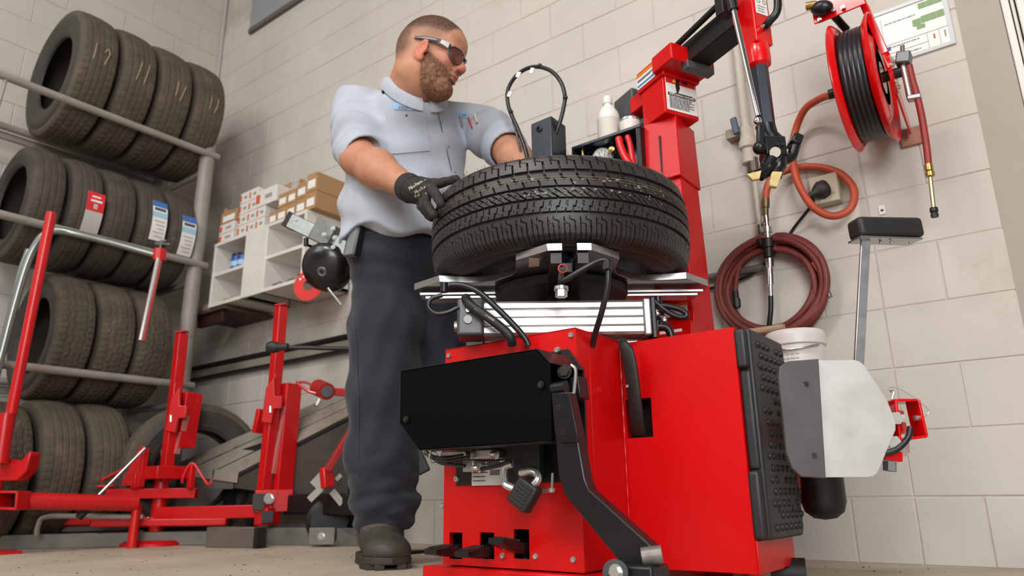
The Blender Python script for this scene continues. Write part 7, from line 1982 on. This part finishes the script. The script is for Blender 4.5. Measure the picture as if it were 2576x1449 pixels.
B('socket_mouth', MB().bar(f_(672, 1300, -0.165), f_(672, 1300, -0.10), 0.05, 0.05), BLACK)
chan(f_(272, 1243, -0.04), f_(495, 1240, -0.02), 0.05, 0.046, 'cross_beam', bev=0.003)
chan(f_(350, 1190, -0.05), f_(345, 1230, -0.05), 0.05, 0.03, 'cross_block', bev=0.003)
B('swivel_plate', MB().bb(bc+np.array((-0.13, -0.08, r_(380, 1205)[2])), bc+np.array((0.10, 0.08, r_(380, 1172)[2]))), bev=0.004)
B('hook_rod', MB().tube(smooth_path([f_(187, 1197, -0.06), f_(186, 1215, -0.06), f_(198, 1232, -0.06), f_(225, 1226, -0.06), f_(285, 1222, -0.06)], 6), 0.007, seg=10))
B('hook_brace', MB().cyl(f_(220, 1226, -0.06), f_(320, 1175, -0.05), 0.006, seg=10))
chan(f_(366, 1128, -0.06), f_(352, 1225, -0.06), 0.026, 0.03, 'gusset_post', bev=0.002)
B('gusset_plate', MB().prism([(0, 0), (0.09, 0.0), (0.09, 0.18), (0.07, 0.18)], f_(305, 1222, -0.06), RGT, Z_, 0.008), bev=0.001)
B('pry_bar', MB().cyl(f_(365, 1128, -0.12), f_(195, 1300, -0.30), 0.008, seg=12), STEEL)
B('pry_grip', MB().cyl(f_(250, 1250, -0.25), f_(197, 1303, -0.30), 0.016, seg=14), RUBBER)
B('saddle', MB().tube(smooth_path([f_(270, 1172, 0.05), f_(280, 1185, 0.05), f_(300, 1188, 0.05), f_(320, 1180, 0.05)], 5), 0.014, seg=10))
chan(f_(280, 1195, 0.05), f_(410, 1195, 0.05), 0.03, 0.035, 'saddle_bar', bev=0.003)
# clamp uprights
def upright(x0, ytop, ymid, ybot, xb, d, wide):
    chan(f_(x0+2, ymid, d), f_(x0+18, ytop, d), 0.05, 0.045, 'upright_bar', bev=0.004)
    B('upright_hook', MB().bar(f_(x0+4, ytop-2, d), f_(x0+32, ytop-6, d), 0.045, 0.008), bev=0.002)
    chan(f_(xb, ybot, d-0.02), f_(x0+4, ymid-20, d-0.02), 0.045, 0.05, 'upright_channel', bev=0.004)
    B('channel_plate', MB().bar(f_(xb+48, ybot-(0 if wide else 85), d+0.02), f_(x0+44, ymid+4, d+0.02), 0.085, 0.05), bev=0.003)
    B('slot_face', MB().bar(f_(xb+28, ybot-70, d-0.012), f_(x0+30, ymid+60, d-0.012), 0.026, 0.02), mat('worn_pink_red', 'b06a68', 0.45), bev=0.002)
    B('latch', MB().prism([(0, 0.0), (0.05, -0.01), (0.055, 0.06), (0.09, 0.06), (0.09, 0.12), (0.055, 0.12), (0.045, 0.21), (0.01, 0.16)], f_(x0-20 if not wide else x0-30, ymid+100, d-0.05), RGT, Z_, (0, 0.02)), bev=0.004)
    B('latch_pin', MB().cyl(f_(x0-10, ymid+60, d-0.07), f_(x0-10, ymid+76, d-0.07), 0.007, seg=10), ZINC)
upright(440, 840, 985, 1212, 415, 0.0, False)
upright(690, 772, 962, 1262, 660, -0.08, True)
B('upright_foot', MB().bar(f_(640, 1262, -0.10), f_(735, 1258, -0.04), 0.09, 0.10), bev=0.004)
B('foot_mouth', MB().bar(f_(650, 1262, -0.16), f_(652, 1262, -0.11), 0.05, 0.07), DARKSTEEL)
B('foot_bolt', MB().hexbolt(f_(677, 1254, -0.155), -HEAD, 0.018, 0.010), ZINC)
B('foot_bracket', MB().bar(f_(650, 1228, -0.08), f_(675, 1226, -0.08), 0.05, 0.05), GREYMET, bev=0.004)
chan(f_(660, 1030, -0.02), f_(648, 1090, -0.02), 0.05, 0.03, 'side_latch', bev=0.002)
B('hanger_hooks', MB().tube(smooth_path([f_(458, 1215, -0.08), f_(462, 1195, -0.08), f_(484, 1165, -0.06), f_(510, 1200, -0.08), f_(525, 1220, -0.1), f_(534, 1205, -0.1)], 6), 0.006, seg=8))
chan(f_(478, 1230, -0.06), f_(484, 1168, -0.06), 0.024, 0.03, 'hook_post', bev=0.002)
# ramp (tilted grey lift deck)
rp0, rp1 = r_(440, 1168, 0.42), r_(880, 975, 0.16)
rq0, rq1 = r_(600, 1188, 0.16), r_(885, 1040, -0.04)
rmp = thing('lift_ramp', 'tilted grey steel lift deck resting behind the red uprights', 'ramp', np.array((*(rp0+rq0)[:2]/2, 0)))
def quadslab(a, b, c, d, t):
    n = np.cross(b-a, d-a); n /= np.linalg.norm(n); n = n if n[2] > 0 else -n
    return MB().add([a, b, c, d, a-n*t, b-n*t, c-n*t, d-n*t], [(0, 1, 2, 3), (7, 6, 5, 4), (0, 4, 5, 1), (1, 5, 6, 2), (2, 6, 7, 3), (3, 7, 4, 0)])
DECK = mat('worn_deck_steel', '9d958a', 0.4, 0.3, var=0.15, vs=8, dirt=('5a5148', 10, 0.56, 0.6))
ext = lambda a, b, k: a+(b-a)*k
for s0_, s1_ in ((0.0, 0.30), (0.33, 0.66), (0.69, 1.0)):
    obj('deck_plank', quadslab(ext(rp0, rq0, s0_), ext(rp1, rq1, s0_), ext(rp1, rq1, s1_), ext(rp0, rq0, s1_), 0.02), DECK, rmp, bev=0.002)
obj('deck_base', quadslab(rp0-Z_*0.022, rp1-Z_*0.022, rq1-Z_*0.022, rq0-Z_*0.022, 0.02), DARKSTEEL, rmp)
for s0_, s1_ in ((0.0, 0.62), (0.64, 1.0)):
    obj('deck_lip', MB().add([ext(rp0, rq0, s0_), ext(rp0, rq0, s1_), ext(rp0, rq0, s1_)-Z_*0.05-HEAD*0.01, ext(rp0, rq0, s0_)-Z_*0.05-HEAD*0.01, ext(rp0, rq0, s0_)+HEAD*0.01, ext(rp0, rq0, s1_)+HEAD*0.01, ext(rp0, rq0, s1_)-Z_*0.05+HEAD*0.004, ext(rp0, rq0, s0_)-Z_*0.05+HEAD*0.004], [(0, 1, 2, 3), (7, 6, 5, 4), (0, 4, 5, 1), (1, 5, 6, 2), (2, 6, 7, 3), (3, 7, 4, 0)]), DECK, rmp)
sd = [ext(rp0, rq0, 0.96)-Z_*0.03, ext(rp1, rq1, 0.96)-Z_*0.03]
sidep = MB(); s_b = [np.array((*sd[1][:2], 0.17)), np.array((*sd[0][:2], 0.255))]
off = HEAD*0.03
sidep.add([sd[0], sd[1], s_b[0], s_b[1]]+[p+off for p in (sd[0], sd[1], s_b[0], s_b[1])], [(0, 1, 2, 3), (7, 6, 5, 4), (0, 4, 5, 1), (1, 5, 6, 2), (2, 6, 7, 3), (3, 7, 4, 0)])
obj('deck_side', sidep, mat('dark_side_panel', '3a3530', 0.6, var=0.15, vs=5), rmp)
sd2 = [ext(rp0, rq0, 0.05)-Z_*0.03, ext(rp0, rq0, 0.94)-Z_*0.03]
fr_ = MB().add([sd2[0], sd2[1], np.array((*sd2[1][:2], 0.25)), np.array((*sd2[0][:2], 0.25))]+[p+off for p in (sd2[0], sd2[1], np.array((*sd2[1][:2], 0.25)), np.array((*sd2[0][:2], 0.25)))], [(0, 1, 2, 3), (7, 6, 5, 4), (0, 4, 5, 1), (1, 5, 6, 2), (2, 6, 7, 3), (3, 7, 4, 0)])
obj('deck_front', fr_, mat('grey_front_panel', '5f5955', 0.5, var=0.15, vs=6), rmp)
for s0_ in (0.3, 0.8):
    for P_, Q_ in ((ext(rp0, rp1, 0.25), ext(rq0, rq1, 0.25)), (rp1, rq1)):
        p = ext(P_, Q_, s0_)+HEAD*0.03; obj('deck_leg', MB().bar((p[0], p[1], 0.0), (p[0], p[1], p[2]-0.04), 0.04, 0.04), DARKSTEEL, rmp)
# red swivel arms over the deck
w_ = lambda x, y, d=0.0: r_(x, y, -0.25+d)
sa = thing('swivel_arm', 'red clamp arm with a round steel socket above the grey deck', 'clamp arm', np.array((*w_(880, 1250)[:2], 0)))
obj('arm_socket', MB().cyl(w_(800, 975, 0.08), w_(822, 985, -0.02), 0.038, seg=24), REDDARK, sa)
obj('socket_face', MB().cyl(w_(822, 985, -0.02), w_(823, 985, -0.028), 0.025, seg=24), GREYCAST, sa)
obj('arm_beam', MB().bar(w_(832, 985, 0.02), w_(960, 995, 0.1), 0.03, 0.032), RED2, sa, bev=0.003)
obj('arm_handle', MB().tube(smooth_path([w_(748, 965, 0.0), w_(775, 984, 0.0), w_(805, 992, 0.0)], 5), 0.007, seg=10), RED2, sa)
obj('arm_handle', MB().tube(smooth_path([w_(745, 962, 0.06), w_(770, 962, 0.06), w_(795, 975, 0.05)], 5), 0.006, seg=10), REDDARK, sa)
obj('arm_pin', MB().bar(w_(806, 1003, 0.0), w_(797, 1020, 0.0), 0.02, 0.012), PAPER, sa, bev=0.003)
obj('lower_arm', MB().bar(w_(885, 1080, 0.05), w_(822, 1185, 0.0), 0.045, 0.028), REDDARK, sa, bev=0.003)
obj('lower_knuckle', MB().bar(w_(820, 1175, 0.0), w_(825, 1228, 0.0), 0.055, 0.035), RED2, sa, bev=0.008)
obj('support_column', MB().bb(w_(930, 1200, 0.12)*np.array((1, 1, 0))-np.array((0.03, 0.03, 0)), w_(930, 1200, 0.12)*np.array((1, 1, 0))+np.array((0.03, 0.03, 0.72))), DARKSTEEL, sa)
obj('column_link', MB().bar(w_(885, 1085, 0.05), w_(930, 1070, 0.12), 0.04, 0.03), REDDARK, sa)
stm = flat('pale_star_steel', '9b968e', 0.4)
for (xa, ya1), (xb, yb1), ww in (((795, 1198), (812, 1215), 0.07), ((812, 1225), (778, 1258), 0.03), ((835, 1235), (862, 1268), 0.03), ((848, 1197), (856, 1205), 0.03)):
    obj('star_foot', MB().bar(w_(xa, ya1, 0.03), w_(xb, yb1, 0.03), ww, 0.012, hint=HEAD), stm, sa, bev=0.002)
# wheel and black base under the deck
wb_ = w_(830, 1270, 0.15)
bw = thing('caster_base', 'black wheeled base under the grey deck', 'base', np.array((wb_[0], wb_[1], 0)))
obj('caster_wheel', MB().lathe([(0, -0.04), (0.08, -0.04), (0.10, -0.025), (0.10, 0.025), (0.08, 0.04), (0, 0.04)], np.array((wb_[0], wb_[1], 0.102)), -HEAD+RGT*0.3, 32), BLACK, bw)
obj('base_frame', MB().bb((wb_[0]-0.28, wb_[1]-0.05, 0.13), (wb_[0]+0.22, wb_[1]+0.10, 0.22)), BLACK, bw, bev=0.01)
# floor rails
gr_ = thing('floor_rail', 'grey steel floor rail lying across in front of the rack', 'rail', np.array((*r_(450, 1360, 0.25)[:2], 0)))
fl = lambda x, y, z: np.array(onz(x, y, z))
def frail(name, xa, ya1, xb, yb1, w, h, z0, m):
    p0, p1 = fl(xa, ya1, 0.0), fl(xb, yb1, 0.0); dd_ = p1-p0; n_ = np.array((-dd_[1], dd_[0], 0)); n_ /= np.linalg.norm(n_); n_ = n_ if n_ @ HEAD > 0 else -n_
    p0 = p0+n_*w/2; p1 = p1+n_*w/2
    return obj(name, MB().bar(p0+Z_*(z0+h/2), p1+Z_*(z0+h/2), w, h), m, gr_, bev=0.003)
frail('rail_beam', -90, 1386, 640, 1368, 0.07, 0.062, 0.0, GREYMET)
frail('rail_beam', 655, 1372, 905, 1374, 0.07, 0.075, 0.0, GREYMET)
frail('upper_beam', -90, 1381, 330, 1371, 0.04, 0.04, 0.064, GREYMET)
obj('rail_handle', MB().tube(smooth_path([fl(86, 1384, 0)+Z_*0.06, fl(86, 1384, 0)+Z_*0.10, fl(100, 1383, 0)+Z_*0.135, fl(180, 1382, 0)+Z_*0.138, fl(350, 1378, 0)+Z_*0.130], 5), 0.011, seg=10), GREYTUBE, gr_)
sh_ = frail('rail_shoe', 515, 1378, 640, 1380, 0.08, 0.085, 0.0, mat('brown_grey_steel', '6f665f', 0.4, 0.4, var=0.15, vs=9))
c_ = fl(646, 1380, 0)
obj('shoe_mouth', MB().bb(c_-np.array((0.012, 0.012, 0)), c_+np.array((0.012, 0.03, 0.085))), DARKSTEEL, gr_)
c_ = fl(808, 1377, 0)
obj('rail_plate', MB().box(c_+Z_*0.045, (0.11, 0.008, 0.07), np.stack([RGT, HEAD, Z_], 1)), GREYMET, gr_, bev=0.002)
obj('plate_bolt', MB().hexbolt(c_+Z_*0.045-HEAD*0.004, -HEAD, 0.012, 0.008), ZINC, gr_)
# tall red bar trolley with bent grey handle
v_ = lambda x, y, d=0.0: np.array(ond(x, y, 3.06+d))
tl0 = v_(-30, 1235)
tt = thing('wheel_trolley', 'wheel trolley with tall red bar and bent grey handle by the rack', 'trolley', np.array((*v_(20, 1262)[:2], 0)))
T = lambda name, mb, m=RED2, **k: obj(name, mb, m, tt, **k)
T('tall_bar', MB().tube([v_(-12, 1240, 0.02), v_(28, 1040, 0.0), v_(130, 535, -0.05)], 0.0215, seg=16))
T('bar_sleeve', MB().cyl(v_(0, 1165, -0.03), v_(18, 1040, -0.035), 0.03, seg=16))
T('bent_handle', MB().tube(smooth_path([v_(-30, 1010, 0.1), v_(0, 905, 0.1), v_(30, 790, 0.1), v_(62, 680, 0.1), v_(85, 625, 0.1), v_(110, 592, 0.1), v_(140, 581, 0.11), v_(180, 586, 0.13), v_(260, 605, 0.2), v_(330, 624, 0.26), v_(405, 645, 0.32)], 6), 0.018, seg=14), mat('dull_chrome_tube', '8f9490', 0.3, 0.7))
T('second_tube', MB().tube(smooth_path([v_(-30, 960, 0.16), v_(0, 880, 0.16), v_(20, 810, 0.16), v_(50, 690, 0.16), v_(72, 628, 0.16)], 6), 0.014, seg=14), mat('dull_chrome_tube', '8f9490', 0.3, 0.7))
T('clamp_collar', MB().cyl(v_(403, 628, 0.30), v_(400, 655, 0.30), 0.030, seg=16))
T('hanging_rod', MB().cyl(v_(401, 648, 0.29), v_(356, 858, 0.25), 0.0155, seg=14), mat('pale_red_tube', 'c44a48', 0.3, coat=0.3))
T('rod_face', MB().cyl(v_(397, 650, 0.272), v_(353, 856, 0.236), 0.009, seg=10), mat('shiny_tube', 'c9c6c8', 0.2, 0.7))
for (xa, ya1), (xb, yb1) in (((403, 628), (405, 608)), ((390, 612), (424, 615)), ((395, 616), (415, 606))):
    T('wing_nut', MB().cyl(v_(xa, ya1, 0.29), v_(xb, yb1, 0.29), 0.006, seg=8).ball(v_(xb, yb1, 0.29), 0.009, 10, 6), GREYCAST)
T('foot_casting', MB().prism([(0, 0), (0.09, 0.0), (0.12, 0.04), (0.13, 0.11), (0.12, 0.12), (0.09, 0.08), (0.03, 0.09), (0, 0.07)], v_(-12, 1210, 0.0), RGT, Z_, (0, -0.07)), bev=0.006)
T('long_tube', MB().cyl(v_(60, 1260, 0.02), v_(345, 1266, 0.30), 0.034, seg=18))
sq = [v_(10, 1238, -0.03), v_(60, 1238, -0.03), v_(57, 1280, -0.03), v_(8, 1278, -0.03)]
for k in range(4): T('square_end', MB().bar(sq[k], sq[(k+1) % 4], 0.09, 0.010, hint=np.cross(sq[(k+1) % 4]-sq[k], HEAD)), bev=0.002)
T('end_mouth', MB().bar(v_(12, 1258, 0.03), v_(56, 1258, 0.03), 0.02, 0.066), BLACK)
T('trolley_post', MB().cyl(np.array((*v_(-12, 1240, 0.02)[:2], 0.0)), v_(-12, 1240, 0.02), 0.022, seg=14))
T('trolley_foot', MB().bb(np.array((*v_(-12, 1240, 0.02)[:2], 0.0))-np.array((0.1, 0.1, 0)), np.array((*v_(-12, 1240, 0.02)[:2], 0.012))+np.array((0.1, 0.1, 0))))
T('tube_foot', MB().cyl(np.array((*v_(345, 1266, 0.30)[:2], 0.0)), v_(345, 1266, 0.30), 0.02, seg=14))
# loose tyre standing behind the stand
lt = np.array(ond(484, 1186, 3.78)); lt[2] = RU
axd = -HEAD*0.80+RGT*0.60
e = place_tyre('loose_tyre', TK[0], lt, (0, 0, 0), 'loose tyre standing on the floor behind the red uprights', None)
e.rotation_euler = Vector(axd).to_track_quat('Z', 'Y').to_euler(); e.location.z = RU
# black oil pan under the deck's shadow and floor debris
deb = MB(); dr = random.Random(21)
for k in range(500):
    x = dr.uniform(-4.2, -0.3); y = dr.uniform(0.7, 2.38)
    s_ = dr.uniform(0.0008, 0.0026)*(1.6 if dr.random() < 0.06 else 1)
    deb.ball((x, y, s_*0.35), (s_*dr.uniform(0.7, 1.9), s_, s_*0.45), 6, 4, rotm('Z', dr.uniform(0, 3)))
o = obj('floor_grit', deb, mat('dark_grit', '3b332c', 0.8, var=0.5, vs=80), None, kind='stuff')
tag(o, 'dark grit and rubber crumbs scattered over the concrete floor', 'grit')
